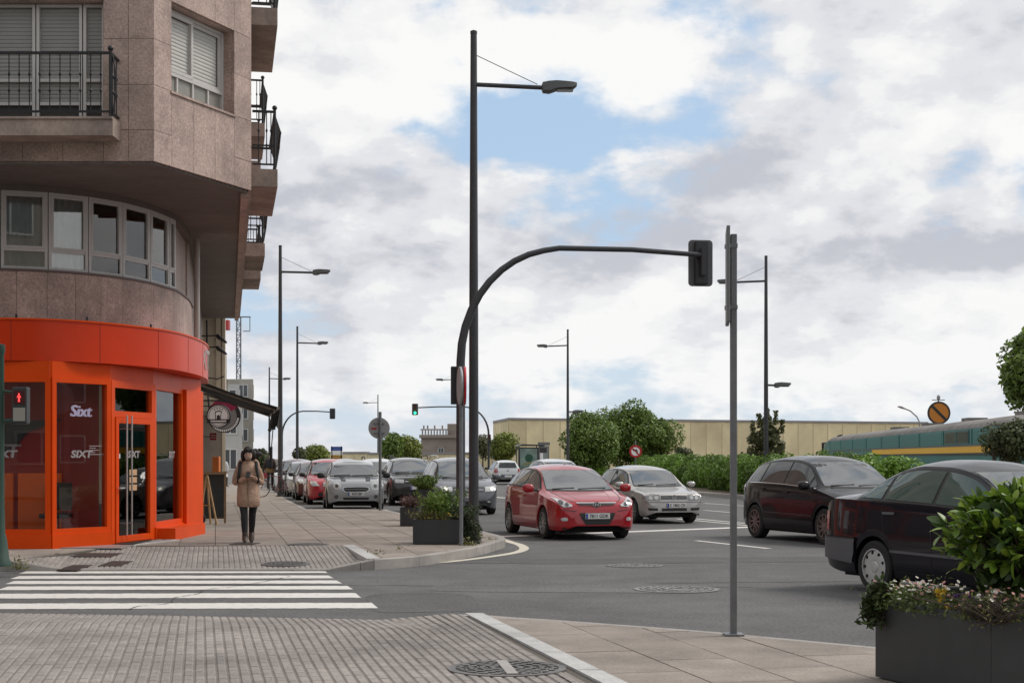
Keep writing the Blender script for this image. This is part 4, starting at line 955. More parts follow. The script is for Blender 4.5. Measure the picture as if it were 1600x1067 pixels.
for px in (661, 667, 678, 690): tb(px, px + 2.2, 664.5, 669.8, 212, .4, 'finial', off=.15)
tb(699, 715, 662, 683, 213, 4, 'stair_house')
w_ = tb(684, 694, 699, 708, 212, .2, 'window', M_wfr, off=.1); tb(685.2, 688.4, 700.2, 707, 212, .1, 'pane', M_bglass, off=.16); tb(689.4, 692.8, 700.2, 707, 212, .1, 'pane', M_bglass, off=.16)
tb(682.5, 695.5, 697, 698.8, 212, .3, 'window_hood', off=.2)
bd2 = thing('information_board', 'blue and white board above an orange one far down the avenue', 'board', tuple(pt(526, 716, 165)))
def ib(px0, px1, py0, py1, m, name):
    a, b = pt(px0, py1, 165), pt(px1, py0, 165); MB().box(((a.x + b.x) / 2, 165, (a.z + b.z) / 2), (b.x - a.x, .12, b.z - a.z)).build(name, m, bd2, world=True)
ib(517, 535, 697.5, 704, mat('board_blue', (.06, .10, .32), .5), 'blue_panel'); ib(517, 535, 704, 710, M_white, 'white_panel'); ib(517, 535, 711, 722, mat('board_orange', (.42, .24, .06), .6), 'orange_panel'); ib(518, 519.5, 697, 738, M_cap, 'post'); ib(532.5, 534, 697, 738, M_cap, 'post')

# ------------------------------------------------------------------ locomotive on the tracks behind the hedge
M_teal = mat('loco_teal', (.014, .165, .16), .45, var=.15, scale=1.2, stain=.2); M_lroof = mat('loco_roof', (.20, .185, .17), .8, var=.3, scale=1.5, stain=.3); M_yel = mat('loco_yellow', (.90, .50, .012), .45, var=.06)
la, lb = Vector((20.2, 101.0)), Vector((15.2, 41.0)); lo = thing('locomotive', 'teal diesel locomotive with yellow band and weathered grey roof behind the hedge', 'locomotive', (la.x, la.y, -.9))
B = Basis(la, lb)
def lbx(u0, u1, z0, z1, o0, o1, name, m, parent=None): mb = MB(); B.box(mb, u0, u1, z0, z1, o0, o1); return mb.build(name, m, parent or lo, world=True)
prof = [(0.0, 2.66), (-.06, 2.80), (-.22, 2.92), (-.6, 3.03), (-1.4, 3.12), (-2.2, 3.02), (-2.6, 2.90), (-2.8, 2.66)]
def lrings(us, prof, shrink=None):
    rr = []
    for i, u in enumerate(us): rr.append([B.p(u, (z if not shrink else 2.0 + (z - 2.0) * shrink[i]), o) for o, z in prof])
    return MB().rings(rr)
body = lrings([0, 1.2, 2.6, B.L], [(0, -.3), (0, 2.68), (-2.8, 2.68), (-2.8, -.3)], [.75, .95, 1, 1]).build('body', M_teal, lo, world=True)
lrings([0, 1.0, 2.4] + [2.4 + (B.L - 2.4) * k / 14 for k in range(1, 15)], prof, [.55, .85] + [.98 + .02 * (k % 2) for k in range(15)]).build('roof', M_lroof, lo, world=True, smooth=True)
lbx(21, B.L, 1.80, 2.04, -.02, .018, 'yellow_band', M_yel); lbx(0.6, B.L, 2.04, 2.09, -.02, .03, 'trim_rail', mat('loco_grey', (.12, .13, .13), .6)); lbx(.6, B.L, 1.72, 1.80, -.02, .03, 'trim_rail', M_black)
ul = [3.0, 8.4, 13.7, 19.0, 24.3, 29.5, 34.8, 40, 45.3, 50.6, 56]
for i, u in enumerate(ul):
    lbx(u - .10, u + .10, 2.10, 2.66, 0, .025, 'pillar', M_teal)
    if i < len(ul) - 1:
        if i in (7, 9): 
            w_ = lbx(u + .4, ul[i + 1] - .4, 2.14, 2.62, .0, .03, 'window', mat('loco_frame', (.05, .12, .12), .5)); lbx(u + .5, ul[i + 1] - .5, 2.19, 2.57, .03, .036, 'pane', M_bglass, w_)
            lbx((u + ul[i + 1]) / 2 - .05, (u + ul[i + 1]) / 2 + .05, 2.16, 2.60, .03, .05, 'mullion', M_teal, w_)
        else:
            for k in range(5): lbx(u + .25, ul[i + 1] - .25, 2.15 + k * .1, 2.20 + k * .1, 0, .02, 'louvre', mat('loco_louvre', (.03, .22, .21), .5))
for k in range(4): lbx(20.5 + k * 9, 21.6 + k * 9, 3.06, 3.20, -1.8, -1.0, 'roof_vent', M_lroof)
lbx(4.2, 4.6, 2.9, 3.02, -.5, -.3, 'horn', M_black); lbx(5.0, 5.4, 2.9, 3.05, -.5, -.3, 'horn', M_black)
mb = MB()
for u, o_ in ((-.5, .0), (-.5, -.7), (-1.1, 0), (-1.1, -.7)): mb.tube([B.p(u, 1.2, o_), B.p(u, 2.62, o_)], .05, 5)
for z in (1.9, 2.25, 2.6): mb.tube([B.p(-.5, z, 0), B.p(-.5, z, -.7)], .04, 5); mb.tube([B.p(-1.1, z, 0), B.p(-1.1, z, -.7)], .04, 5); mb.tube([B.p(-.5, z, 0), B.p(-1.1, z, 0)], .04, 5)
mb.build('end_frame', M_black, lo, world=True)
lbx(-1.5, B.L, -.9, -.3, -2.2, -.5, 'underframe', M_black)
# railway disc and small lamp behind it
c = pt(1467, 645, 112); sg = thing('railway_disc', 'round orange railway disc with black diagonal bar above the locomotive roof', 'sign', (c.x, c.y, 0))
MB().lathe([(.001, -.03), (.80, -.03), (.80, .03), (.001, .03)], 40, (0, 0, c.z), 'Y').build('disc', mat('disc_orange', (.52, .19, .02), .5), sg)
MB().lathe([(.82, -.05), (.82, .05), (.70, .05), (.70, -.05), (.82, -.05)], 40, (0, 0, c.z), 'Y').build('rim', M_black, sg)
MB().box((0, -.045, c.z), (1.5, .02, .19), ry=R(45)).build('diagonal_bar', M_black, sg)
MB().tube([(0, .12, 0), (0, .12, c.z + 1.0)], .06, 6).build('post', M_cap, sg); mb = MB(); mb.box((0, .1, c.z + .93), (.9, .08, .06)); mb.sell((0, .1, c.z + 1.1), (.13, .13, .2), 1.); mb.build('top_fitting', M_cap, sg)
c = pt(1437, 660, 135); ln = thing('yard_lamp', 'small curved grey lamp post behind the locomotive', 'street lamp', (c.x, c.y, 0))
MB().tube([(0, 0, 0), (0, 0, c.z), (-.25, 0, c.z + .5), (-.8, 0, c.z + 1.0), (-1.3, 0, c.z + 1.2)], .06, 6).build('pole', M_cap, ln, smooth=True); MB().tube([(-1.25, 0, c.z + 1.18), (-1.6, 0, c.z + 1.32), (-1.9, 0, c.z + 1.38)], [.06, .11, .05], 8).build('lamp_head', M_cap, ln, smooth=True)

# ------------------------------------------------------------------ street lamps
M_pole = mat('lamp_graphite', (.055, .056, .06), .5, metal=.3, var=.1, scale=6, stain=.1)
M_head = mat('lamp_head_grey', (.10, .105, .105), .5, metal=.2); M_lens = mat('lamp_lens', (.16, .165, .17), .15)
def lamp_post(loc, side, label, low=None, h=9.5, rz=None):
    """slim post: arm, tension rod and flat head on `side`; `low` adds a short lower arm on the other side"""
    t = thing('street_lamp', label, 'street lamp', loc, rz or 0, 'slim graphite street lamps'); s = side
    MB().tube([(0, 0, 0), (0, 0, h * .45), (0, 0, h)], [.095, .085, .06], 14).build('pole', M_pole, t, smooth=True)
    MB().lathe([(.065, 0), (.065, .05), (.02, .07), (.001, .07)], 14, (0, 0, h)).build('cap', M_pole, t); MB().lathe([(.17, 0), (.17, .03), (.12, .05), (.10, .3), (.095, .3)], 14).build('base', M_pole, t)
    def arm(z, s, L_, rod):
        MB().tube([(0, 0, z), (s * L_, 0, z - .05 * L_ / 1.3)], .042, 8).build('arm', M_pole, t)
        if rod: MB().tube([(0, 0, z + .57), (s * (L_ - .1), 0, z + .01)], .008, 5).build('tension_rod', M_pole, t)
        e = z - .05 * L_ / 1.3; rr = []
        for u, w_, z0, z1 in ((-.02, .05, -.05, .06), (.0, .12, -.09, .10), (.12, .15, -.10, .12), (.26, .16, -.05, .13), (.42, .16, -.04, .12), (.56, .14, -.03, .11), (.64, .09, .03, .10)):
            x = s * (L_ + u); rr.append([(x, -w_, e + z0 + .02), (x, -w_ * .9, e + z1 - .02), (x, -w_ * .4, e + z1), (x, w_ * .4, e + z1), (x, w_ * .9, e + z1 - .02), (x, w_, e + z0 + .02), (x, w_ * .6, e + z0), (x, -w_ * .6, e + z0)])
        hd_ = MB().rings(rr).build('lamp_head', M_head, t, smooth=True, ang=50)
        MB().box((s * (L_ + .42), 0, e - .05), (.30, .2, .02)).build('lens', M_lens, hd_)
    arm(h - .95, s, 1.3, True)
    if low: arm(h - low, -s, .35, False)
    return t
lamp_post((-.72, 29.35, ZP), 1, 'nearest and tallest street lamp, standing behind the planter on the kerb corner', rz=R(2), h=9.42)
lamp_post((-8.83, 59.5, ZP), 1, 'street lamp with the bicycle at its foot, beside the parked cars', rz=R(-8))
lamp_post((-13.2, 96, ZP), 1, 'second street lamp beyond the bicycle, thin against the sky', rz=R(-8))
lamp_post((-21.6, 139, ZP), 1, 'furthest street lamp on the left, just right of the awning', rz=R(-8))
lamp_post((10.15, 62.4, .13), -1, 'double-armed street lamp rising behind the hedge near the conical bush', 5.1)
lamp_post((3.5, 98, .13), -1, 'double-armed street lamp left of the clipped trees', 5.1)
lamp_post((-4.9, 140, .13), -1, 'street lamp half hidden behind the traffic light pole', None)
lamp_post((-17.0, 198, .13), -1, 'tiny distant street lamp above the parked cars', None)

# ------------------------------------------------------------------ traffic lights on arched poles
M_tl = mat('signal_black', (.03, .031, .034), .5); M_tlback = mat('signal_backplate', (.10, .10, .105), .5, var=.1)
def signal_head(parent, c, rz, lit=None, back=True, sc=1., plate=True):
    """three-lamp head with backplate; its lamps look along local -Y turned by rz"""
    M = Matrix.Translation(Vector(c)) @ Matrix.Rotation(rz, 4, 'Z') @ Matrix.Scale(sc, 4)
    def put(mb, name, m, par, sm=False): mb.v = [tuple(M @ Vector(v)) for v in mb.v]; return mb.build(name, m, par, smooth=sm)
    hd_ = put(MB().box((0, 0, 0), (.24, .20, .80), bev=.02), 'signal_head', M_tl, parent)
    if plate:
        P = [];
        for cx, cz, a0 in ((.16, .36, 0), (-.16, .36, 90), (-.16, -.36, 180), (.16, -.36, 270)):
            for k in range(5): q = R(a0 + 22.5 * k); P.append((cx + .07 * math.cos(q), 0, cz + .07 * math.sin(q)))
        put(MB().ext([(x, -.06, z) for x, _, z in P], (0, .02, 0)), 'backplate', M_tlback, hd_)
    cols = ((.25, .01, .01), (.25, .13, .01), (.01, .12, .06)); on = ((1, .05, .03), (1, .6, .05), (.05, 1, .45))
    for k in range(3):
        z = .26 - .26 * k; mm = mat('lens_on_%d' % k, cols[k], .3, emit=on[k], es=2.2) if lit == k else mat('lens_off_%d' % k, cols[k], .3)
        put(MB().lathe([(.001, -.115), (.09, -.112), (.1, -.10), (.1, -.09)], 18, (0, 0, z), 'Y'), 'lens', mm, hd_)
        pts = [(math.cos(R(a)), math.sin(R(a))) for a in range(-20, 201, 20)]; mb = MB()
        mb.add([(x * .112, -.10, z + y_ * .112) for x, y_ in pts] + [(x * .112, -.27, z + y_ * .112 - .015) for x, y_ in pts], [(i, i + 1, len(pts) + i + 1, len(pts) + i) for i in range(len(pts) - 1)]); put(mb, 'visor', M_tl, hd_)
    return hd_
def signal_arch(loc, rz, reach, h, label, face, lit, R_=2.0, r0=.085, r1=.045, low=None, lowface=None):
    t = thing('traffic_light', label, 'traffic light', loc, rz, 'traffic lights on arched poles')
    path = [(0, 0, 0), (0, 0, (h - R_) * .5), (0, 0, h - R_ * 1.1)]
    for k in range(1, 10): q = R(90 * k / 10); path.append((R_ * .95 * (1 - math.cos(q)), 0, h - R_ * 1.1 + R_ * 1.08 * math.sin(q)))
    path += [(R_ * .95, 0, h - .015), (reach * .7, 0, h - .02), (reach, 0, h - .10)]; n = len(path)
    MB().tube(path, [r0 + (r1 - r0) * i / (n - 1) for i in range(n)], 14).build('arched_pole', M_pole, t, smooth=True)
    MB().lathe([(.2, 0), (.2, .025), (.12, .03)], 14).build('base', M_pole, t)
    signal_head(t, (reach, -.18 if face == 0 else .18, h - .22), 0 if face == 0 else math.pi, lit)
    MB().box((reach, 0, h - .22), (.09, .12, .5)).build('head_bracket', M_tl, t)
    if low is not None: signal_head(t, (-.05 if lowface else 0, -.22 if lowface == 0 else .22, low), 0 if lowface == 0 else math.pi, lit if lowface == 0 else None, plate=False, sc=.9)
    return t
tl = signal_arch((-.93, 28.3, ZP), R(7), 4.5, 5.30, 'arched traffic light reaching over the road, its dark back towards us', 1, None, 1.9)
# the lower signal, turned away from us
sh_ = signal_head(tl, (-.06, .20, 2.78), R(176), None, plate=False, sc=.86)
MB().box((-.02, .10, 2.78), (.06, .16, .3)).build('head_bracket', M_tl, tl)
signal_arch((-18.9 + .2, 127, ZP), R(-4), 4.1, 5.30, 'far arched traffic light beyond the parked cars, its dark back towards us', 1, None, 1.8)
signal_arch((-1.75, 117, .13), math.pi + R(2), 5.5, 5.35, 'far arched traffic light glowing green over the avenue', 1, 2, 1.9, low=2.9, lowface=1)

# ------------------------------------------------------------------ traffic signs
M_galv = mat('galvanised', (.19, .195, .205), .5, metal=.4, var=.15, scale=9, stain=.15); M_signback = mat('sign_back_grey', (.33, .34, .345), .5, metal=.3, var=.08); M_red = mat('sign_ring_red', (.45, .012, .02), .45); M_blue = mat('plate_blue', (.02, .06, .35), .5)
sp = gr(1146, 992, ZN); s = thing('signpost', 'grey metal signpost in the foreground with a tall panel seen edge-on', 'signpost', tuple(sp))
MB().box((0, 0, 1.70), (.052, .075, 3.40), bev=.006).build('post', M_galv, s)
MB().box((-.050, -.01, 3.04), (.030, .50, .80), rz=R(-6.6), bev=.006).build('sign_panel', mat('panel_edge', (.20, .205, .205), .5, metal=.2, var=.08), s)
for z in (2.78, 3.3): MB().box((-.02, 0, z), (.10, .09, .035)).build('clamp', M_galv, s)
MB().box((0, 0, .008), (.16, .18, .016)).build('base_plate', M_galv, s)
sp = gr(594, 797, ZP); s = thing('round_sign', 'grey back of a round sign on a pole in front of the silver car', 'sign', tuple(sp), R(4))
MB().tube([(0, 0, 0), (0, 0, 2.75)], .042, 12).build('post', M_galv, s, smooth=True); MB().lathe([(.001, -.02), (.29, -.02), (.30, 0), (.29, .02), (.001, .02)], 36, (-.03, .06, 2.30), 'Y').build('disc', M_signback, s)
for z in (2.15, 2.42): MB().box((-.03, .02, z), (.3, .03, .04)).build('clamp', M_galv, s)
text('back_marking', 'OX0', .075, M_red, s, tuple(Vector(sp) + Vector((-.18, -.002 + .02, 2.28))), (1, 0, 0), (0, 0, 1), .001, 0, .004)
sp = gr(720.5, 852, ZP); s = thing('round_sign', 'pair of round signs seen edge-on on a thin pole by the corner planter', 'sign', tuple(sp))
MB().tube([(0, 0, 0), (0, 0, 2.98)], .033, 12).build('post', M_galv, s, smooth=True)
MB().lathe([(.001, -.018), (.315, -.018), (.32, 0), (.315, .018), (.001, .018)], 36, (-.02, 0, 2.66), 'X').build('disc', M_signback, s).rotation_euler = (0, 0, R(9))
MB().lathe([(.001, -.018), (.315, -.018), (.32, 0), (.315, .018), (.001, .018)], 36, (.060, 0, 2.66), 'X').build('disc', M_red, s).rotation_euler = (0, 0, R(4))
c = pt(993, 705, 108); s = thing('no_turn_sign', 'red ringed no left turn sign in front of the clipped trees', 'sign', (c.x, c.y, .13))
z = c.z - .13
MB().tube([(0, .03, 0), (0, .03, z + .75)], .04, 8).build('post', M_galv, s); MB().lathe([(.001, -.01), (.42, -.01), (.42, .01), (.001, .01)], 32, (0, -.02, z), 'Y').build('disc', M_white, s)
MB().lathe([(.44, -.02), (.44, .012), (.30, .012), (.30, -.02), (.44, -.02)], 32, (0, -.025, z), 'Y').build('ring', M_red, s)
mb = MB(); mb.box((.10, -.038, z - .06), (.09, .006, .26)); mb.box((.0, -.038, z + .10), (.2, .006, .08)); mb.ext([(-.10, -.041, z + .2), (-.22, -.041, z + .1), (-.10, -.041, z)], (0, .006, 0)); mb.build('arrow', M_black, s)
MB().box((0, -.046, z), (.07, .006, .62), ry=R(-45)).build('slash', M_red, s)
# green pedestrian signal pole at the left edge
gp = gr(-1, 884, ZP); M_green = mat('dark_green_iron', (.022, .055, .04), .45, var=.15, scale=8)
s = thing('pedestrian_light', 'dark green pole with a red walking-man light at the left edge', 'traffic light', (gp.x, gp.y, ZP))
MB().lathe([(.16, 0), (.16, .04), (.13, .10), (.10, .35), (.075, .45), (.065, .9), (.062, 2.85), (.075, 2.88), (.075, 2.98), (.001, 3.0)], 18).build('pole', M_green, s, smooth=True)
hb = MB().box((.30, -.02, 2.16), (.20, .17, .50), bev=.02).build('signal_box', M_tl, s)
MB().tube([(0, 0, 1.95), (.22, 0, 1.97)], .03, 8).build('bracket', M_green, s); MB().tube([(0, 0, 2.36), (.22, 0, 2.34)], .02, 8).build('bracket', M_green, s)
MB().box((.30, -.107, 2.27), (.16, .008, .18), bev=.003).build('lens', mat('lens_dark_red', (.06, .01, .01), .3), hb); MB().box((.30, -.107, 2.04), (.16, .008, .18), bev=.003).build('lens', mat('lens_pale', (.30, .29, .25), .4), hb)
mb = MB(); mr = mat('red_man', (.6, .05, .05), .4, emit=(1, .06, .06), es=1.6)
def man(x0, z0, k):
    P = lambda *a: [(x0 + x * k, -.113, z0 + z * k) for x, z in a]
    mb.lathe([(.001, -.002), (.13 * k, -.002), (.001, .002)], 10, (x0, -.113, z0 + .80 * k), 'Y')
    for q in (((-.14, .62), (.14, .62), (.11, .18), (-.11, .18)), ((-.10, .2), (.01, .2), (-.04, -.45), (-.15, -.45)), ((.0, .2), (.11, .2), (.15, -.45), (.04, -.45)), ((-.14, .60), (-.09, .5), (-.30, .18), (-.34, .25)), ((.14, .60), (.09, .5), (.30, .18), (.34, .25))): mb.ext(P(*q), (0, -.003, 0))
man(.30, 2.245, .085); mb.build('walking_man', mr, hb)
# bus shelter
c = pt(835, 716, 110); s = thing('bus_shelter', 'dark framed bus shelter with a lit poster panel beyond the cars', 'bus shelter', (c.x, c.y, .13), R(6))
M_sh = mat('shelter_dark', (.045, .045, .048), .5); px = .0451
MB().box((-.42, 0, 1.25), (1.45, .18, 2.0), bev=.02).build('poster_case', M_sh, s); MB().box((-.42, -.10, 1.28), (1.2, .02, 1.75)).build('poster', mat('poster_green', (.17, .24, .21), .4, var=.5, scale=2.2), s)
MB().lathe([(.001, -.005), (.28, -.005), (.001, .005)], 20, (-.40, -.115, 1.5), 'Y').build('poster_shape', mat('poster_dark', (.015, .08, .04), .4, var=.3, scale=4), s); MB().box((-.38, -.118, 1.12), (.85, .006, .10), ry=R(-6)).build('poster_shape', mat('poster_gold', (.28, .22, .05), .4), s)
mb = MB(); mb.rings([[(-1.25, y, 2.30 + (.0 if y < 1 else .1)), (-.9, y, 2.48), (.7, y, 2.42), (.7, y, 2.34), (-.9, y, 2.36)] for y in (-.2, 1.6)]); mb.build('roof', M_sh, s)
for x in (-1.1, .34, 1.0):
    for y in (-.05, 1.5): MB().box((x, y, 1.18), (.07, .07, 2.34)).build('post', M_galv, s)
MB().box((.66, -.02, 1.3), (.62, .03, 2.1)).build('side_glass', mat('shelter_glass', (.30, .34, .33), .1), s); MB().box((.66, -.06, 2.5), (.85, .12, .22)).build('name_board', M_galv, s); MB().box((.5, -.05, 1.1), (.22, .02, 1.5)).build('timetable', M_white, s); MB().box((.62, -.05, 2.05), (.5, .02, .35)).build('timetable_head', M_sh, s)
MB().box((-.2, 1.2, .45), (1.4, .35, .05)).build('bench', M_sh, s)
for x in (-.75, .35): MB().box((x, 1.2, .22), (.06, .3, .42)).build('bench_leg', M_sh, s)
# ------------------------------------------------------------------ cars
def car_paint(name, col, metal=0., rough=.38, spec=.25, coat=1.): return mat(name, col, rough, metal, coat=coat, var=.02, scale=3, spec=spec)
def car_glass(name, col, ior):
    m = mat(name, col, .03); m.node_tree.nodes['Principled BSDF'].inputs['IOR'].default_value = ior; return m
M_wind = car_glass('windscreen', (.085, .095, .10), 2.5); M_sideg = car_glass('side_glass', (.022, .026, .027), 1.6); M_greeng = car_glass('green_tinted_glass', (.035, .075, .065), 1.7)
M_trim = mat('black_trim', (.018, .018, .018), .5); M_under = mat('underbody', (.012, .012, .012), .9); M_tyre = mat('tyre_rubber', (.022, .022, .022), .85); M_rim = mat('alloy', (.34, .34, .335), .35, metal=.7)
M_hubcap = mat('hubcap', (.50, .50, .485), .4, metal=.3); M_chrome = mat('chrome', (.55, .55, .55), .18, metal=1.); M_lampg = mat('headlamp_glass', (.55, .56, .55), .08, coat=1., var=.35, scale=22); M_lampd = mat('headlamp_reflector', (.13, .13, .135), .12, metal=.5)
M_lampc = mat('clear_lamp', (.22, .22, .215), .1, coat=1., var=.3, scale=30); M_grey2 = mat('grille_grey', (.30, .30, .30), .35, metal=.5); M_plate = mat('number_plate', (.72, .72, .70), .4); M_tail = mat('tail_lamp', (.30, .008, .01), .15, coat=1.); M_amber = mat('amber_lamp', (.6, .25, .04), .2); M_grey = mat('grey_plastic', (.10, .10, .105), .6)
M_beam = mat('lit_headlamp', (.8, .78, .7), .2, emit=(1, .93, .75), es=1.3)

def tri_fill(poly, res):
    """2-D polygon -> points and triangles, with inner points every `res`"""
    P = []
    for i in range(len(poly)):
        a, b = Vector(poly[i]), Vector(poly[(i + 1) % len(poly)]); k = max(1, int(math.ceil((b - a).length / res)))
        P += [a.lerp(b, j / k) for j in range(k)]
    nb = len(P); xs = [p.x for p in P]; ys = [p.y for p in P]
    def inside(x, y):
        c = False
        for i in range(nb):
            a, b = P[i], P[(i + 1) % nb]
            if (a.y > y) != (b.y > y) and x < (b.x - a.x) * (y - a.y) / (b.y - a.y) + a.x: c = not c
        return c
    x = min(xs) + res * .6
    while x < max(xs):
        y = min(ys) + res * .6
        while y < max(ys):
            if inside(x, y) and min((p - Vector((x, y))).length for p in P[:nb]) > res * .45: P.append(Vector((x, y)))
            y += res
        x += res
    r_ = geometry.delaunay_2d_cdt(P, [(i, (i + 1) % nb) for i in range(nb)], [], 1, 1e-5)
    return [Vector((v[0], v[1])) for v in r_[0]], [tuple(f) for f in r_[2]]

class Car:
    def __init__(s, name, label, sp, paint, loc, yaw, sc=1., group=None):
        s.sp = sp; s.L = sp['L']; s.t = thing(name, label, 'car', loc, yaw, group); s.t.scale = (sc,) * 3; s.paint = paint
        f = {k: pchip(*zip(*sp[k])) for k in ('top', 'bot', 'w', 'we', 'belt')}; s.f = f
        xf, xr, wr = sp['ax'][0], sp['ax'][1], sp['r']; ar = wr + .055; zc = wr
        st = set(np.round(np.linspace(0, s.L, int(s.L / .07)), 4)) | {.01, .03, .06, .1, .14, .18, s.L - .01, s.L - .03, s.L - .06, s.L - .1}
        for xa in (xf, xr):
            for k in range(13): st.add(round(xa + ar * math.cos(math.pi * k / 12), 4))
            st = {q for q in st if not (abs(q - xa) < ar - .001 and not any(abs(q - (xa + ar * math.cos(math.pi * k / 12))) < 1e-3 for k in range(13)))}
        S = sorted(st); nl, ng, nr = 9, 6, 8; secs = []
        s.zr = lambda q: f['top'](q) - (.022 + .05 * min(1, max(0, (f['top'](q) - .95) / .4)))
        s.zb = lambda q: min(f['belt'](q), s.zr(q) - .015)
        def half(q):
            zt, zr, zb, w, we = f['top'](q), s.zr(q), s.zb(q), f['w'](q), f['we'](q); z0 = f['bot'](q); arch = False
            for xa in (xf, xr):
                if abs(q - xa) < ar - 1e-4: z0 = max(z0, zc + math.sqrt(ar * ar - (q - xa) ** 2)); arch = True
            z0 = min(z0, zb - .02); we = min(we, w - .02)
            g = lambda z: w * (1 - .045 * max(0, (.42 - z) / .25) ** 2 - .028 * max(0, (z - .60) / .35) ** 2)
            P = [(g(z0) - .09, z0 + .004), (g(z0) - .012, z0)]
            for k in range(1, nl): z = z0 + (zb - z0) * k / (nl - 1); P.append((g(z), z))
            xb = g(zb)
            for k in range(1, ng + 1):
                t = k / ng; P.append((xb + (we - xb) * (t ** .92) + .018 * math.sin(math.pi * t) * (1 if zr - zb > .1 else .6), zb + (zr - zb) * t))
            for k in range(1, nr + 1):
                t = k / nr; P.append((we * (1 - t), zr + (zt - zr) * (1 - (1 - t) ** 2.2)))
            return P
        V = []; n = None
        for q in S:
            h = half(q); ring = [(x, q - s.L / 2, z) for x, z in h] + [(-x, q - s.L / 2, z) for x, z in h[:-1][::-1]]; n = len(ring); V += ring
        Fc = []
        for i in range(len(S) - 1):
            for k in range(n - 1): a = i * n + k; Fc.append((a, a + 1, a + 1 + n, a + n))
        Fc.append(tuple(range(n))); Fc.append(tuple(range(len(V) - n, len(V)))[::-1])
        mb = MB(); mb.add(V, Fc); s.body = mb.build('body', paint, s.t, smooth=True, ang=32)
        s.bvh = BVHTree.FromPolygons([Vector(v) for v in V], Fc)
        MB().box((0, 0, .43), (2 * (f['w'](s.L / 2) - .27), s.L - .5, .56)).build('underbody', M_under, s.t)
        mb = MB(); mb.box((0, 0, .24), (2 * (f['w'](s.L / 2) - .12), sp['ax'][1] - sp['ax'][0] - 2 * ar - .02, .12)); mb.build('sill', M_under, s.t)
    def ray(s, view, a, z, off=.006):
        if view == 'f': o, d = Vector((a, -s.L, z)), Vector((0, 1, 0))
        elif view == 'b': o, d = Vector((a, s.L, z)), Vector((0, -1, 0))
        elif view == 'r': o, d = Vector((2, a - s.L / 2, z)), Vector((-1, 0, 0))
        elif view == 'l': o, d = Vector((-2, a - s.L / 2, z)), Vector((1, 0, 0))
        h = s.bvh.ray_cast(o, d, 6)
        if h[0] is None: return None
        n = h[1] if h[1].dot(d) < 0 else -h[1]
        return h[0] + n * off
    def patch(s, name, view, poly, m, off=.006, res=.07, parent=None, smooth=True):
        P, T = tri_fill(poly, res); Q = [s.ray(view, p.x, p.y, off) for p in P]; idx = {}; V = []
        for i, q in enumerate(Q):
            if q is not None: idx[i] = len(V); V.append(q)
        T = [tuple(idx[i] for i in t) for t in T if all(i in idx for i in t)]
        if not T: return None
        mb = MB(); mb.add(V, T); return mb.build(name, m, parent or s.t, smooth=smooth, ang=60)
    def both(s, name, poly, m, off=.006, res=.07, view=None):
        """mirrored pair in front (f/b) or on the two sides"""
        if view in ('f', 'b'):
            a = s.patch(name, view, poly, m, off, res); b = s.patch(name, view, [(-x, z) for x, z in poly][::-1], m, off, res)
        else: a = s.patch(name, 'r', poly, m, off, res); b = s.patch(name, 'l', poly, m, off, res)
        return a, b
    def side_windows(s, s0, s1, splits, gl=None, lip=.03, top=.05, chrome=False):
        def band(a, b, lo, hi):
            n = max(4, int((b - a) / .09)); xs = [a + (b - a) * k / n for k in range(n + 1)]
            xs = [x for x in xs if s.zr(x) - hi > s.zb(x) + lo + .02]
            if len(xs) < 2: return None
            return [(x, s.zb(x) + lo) for x in xs] + [(x, s.zr(x) - hi) for x in xs[::-1]]
        tr = band(s0 - .03, s1 + .04, lip - .022, top - .026)
        if tr: s.both('window_trim', tr, M_trim, .004, .09)
        cuts = [s0] + splits + [s1]
        for a, b in zip(cuts[:-1], cuts[1:]):
            p = band(a + (.028 if a != s0 else 0), b - (.028 if b != s1 else 0), lip, top)
            if p: s.both('side_window', p, gl or M_sideg, .009, .09)
        if chrome:
            n = 14; xs = [s0 + (s1 - s0) * k / n for k in range(n + 1)]; s.both('belt_trim', [(x, s.zb(x) + lip - .022) for x in xs] + [(x, s.zb(x) + lip - .008) for x in xs[::-1]], M_chrome, .012, .2)
    def seam(s, pts, w=.009, m=None, name='door_seam', off=.0045):
        for a, b in zip(pts[:-1], pts[1:]):
            a, b = Vector(a), Vector(b); t = (b - a).normalized(); n = Vector((-t.y, t.x)) * w / 2; s.both(name, [tuple(a + n), tuple(a - n), tuple(b - n), tuple(b + n)], m or M_trim, off, .12)
    def handle(s, x, z, m=None, w=.17):
        for v in 'rl':
            p = s.ray(v, x, z, .018)
            if p: MB().box(p, (.028, w, .03), bev=.01).build('door_handle', m or s.paint, s.t)
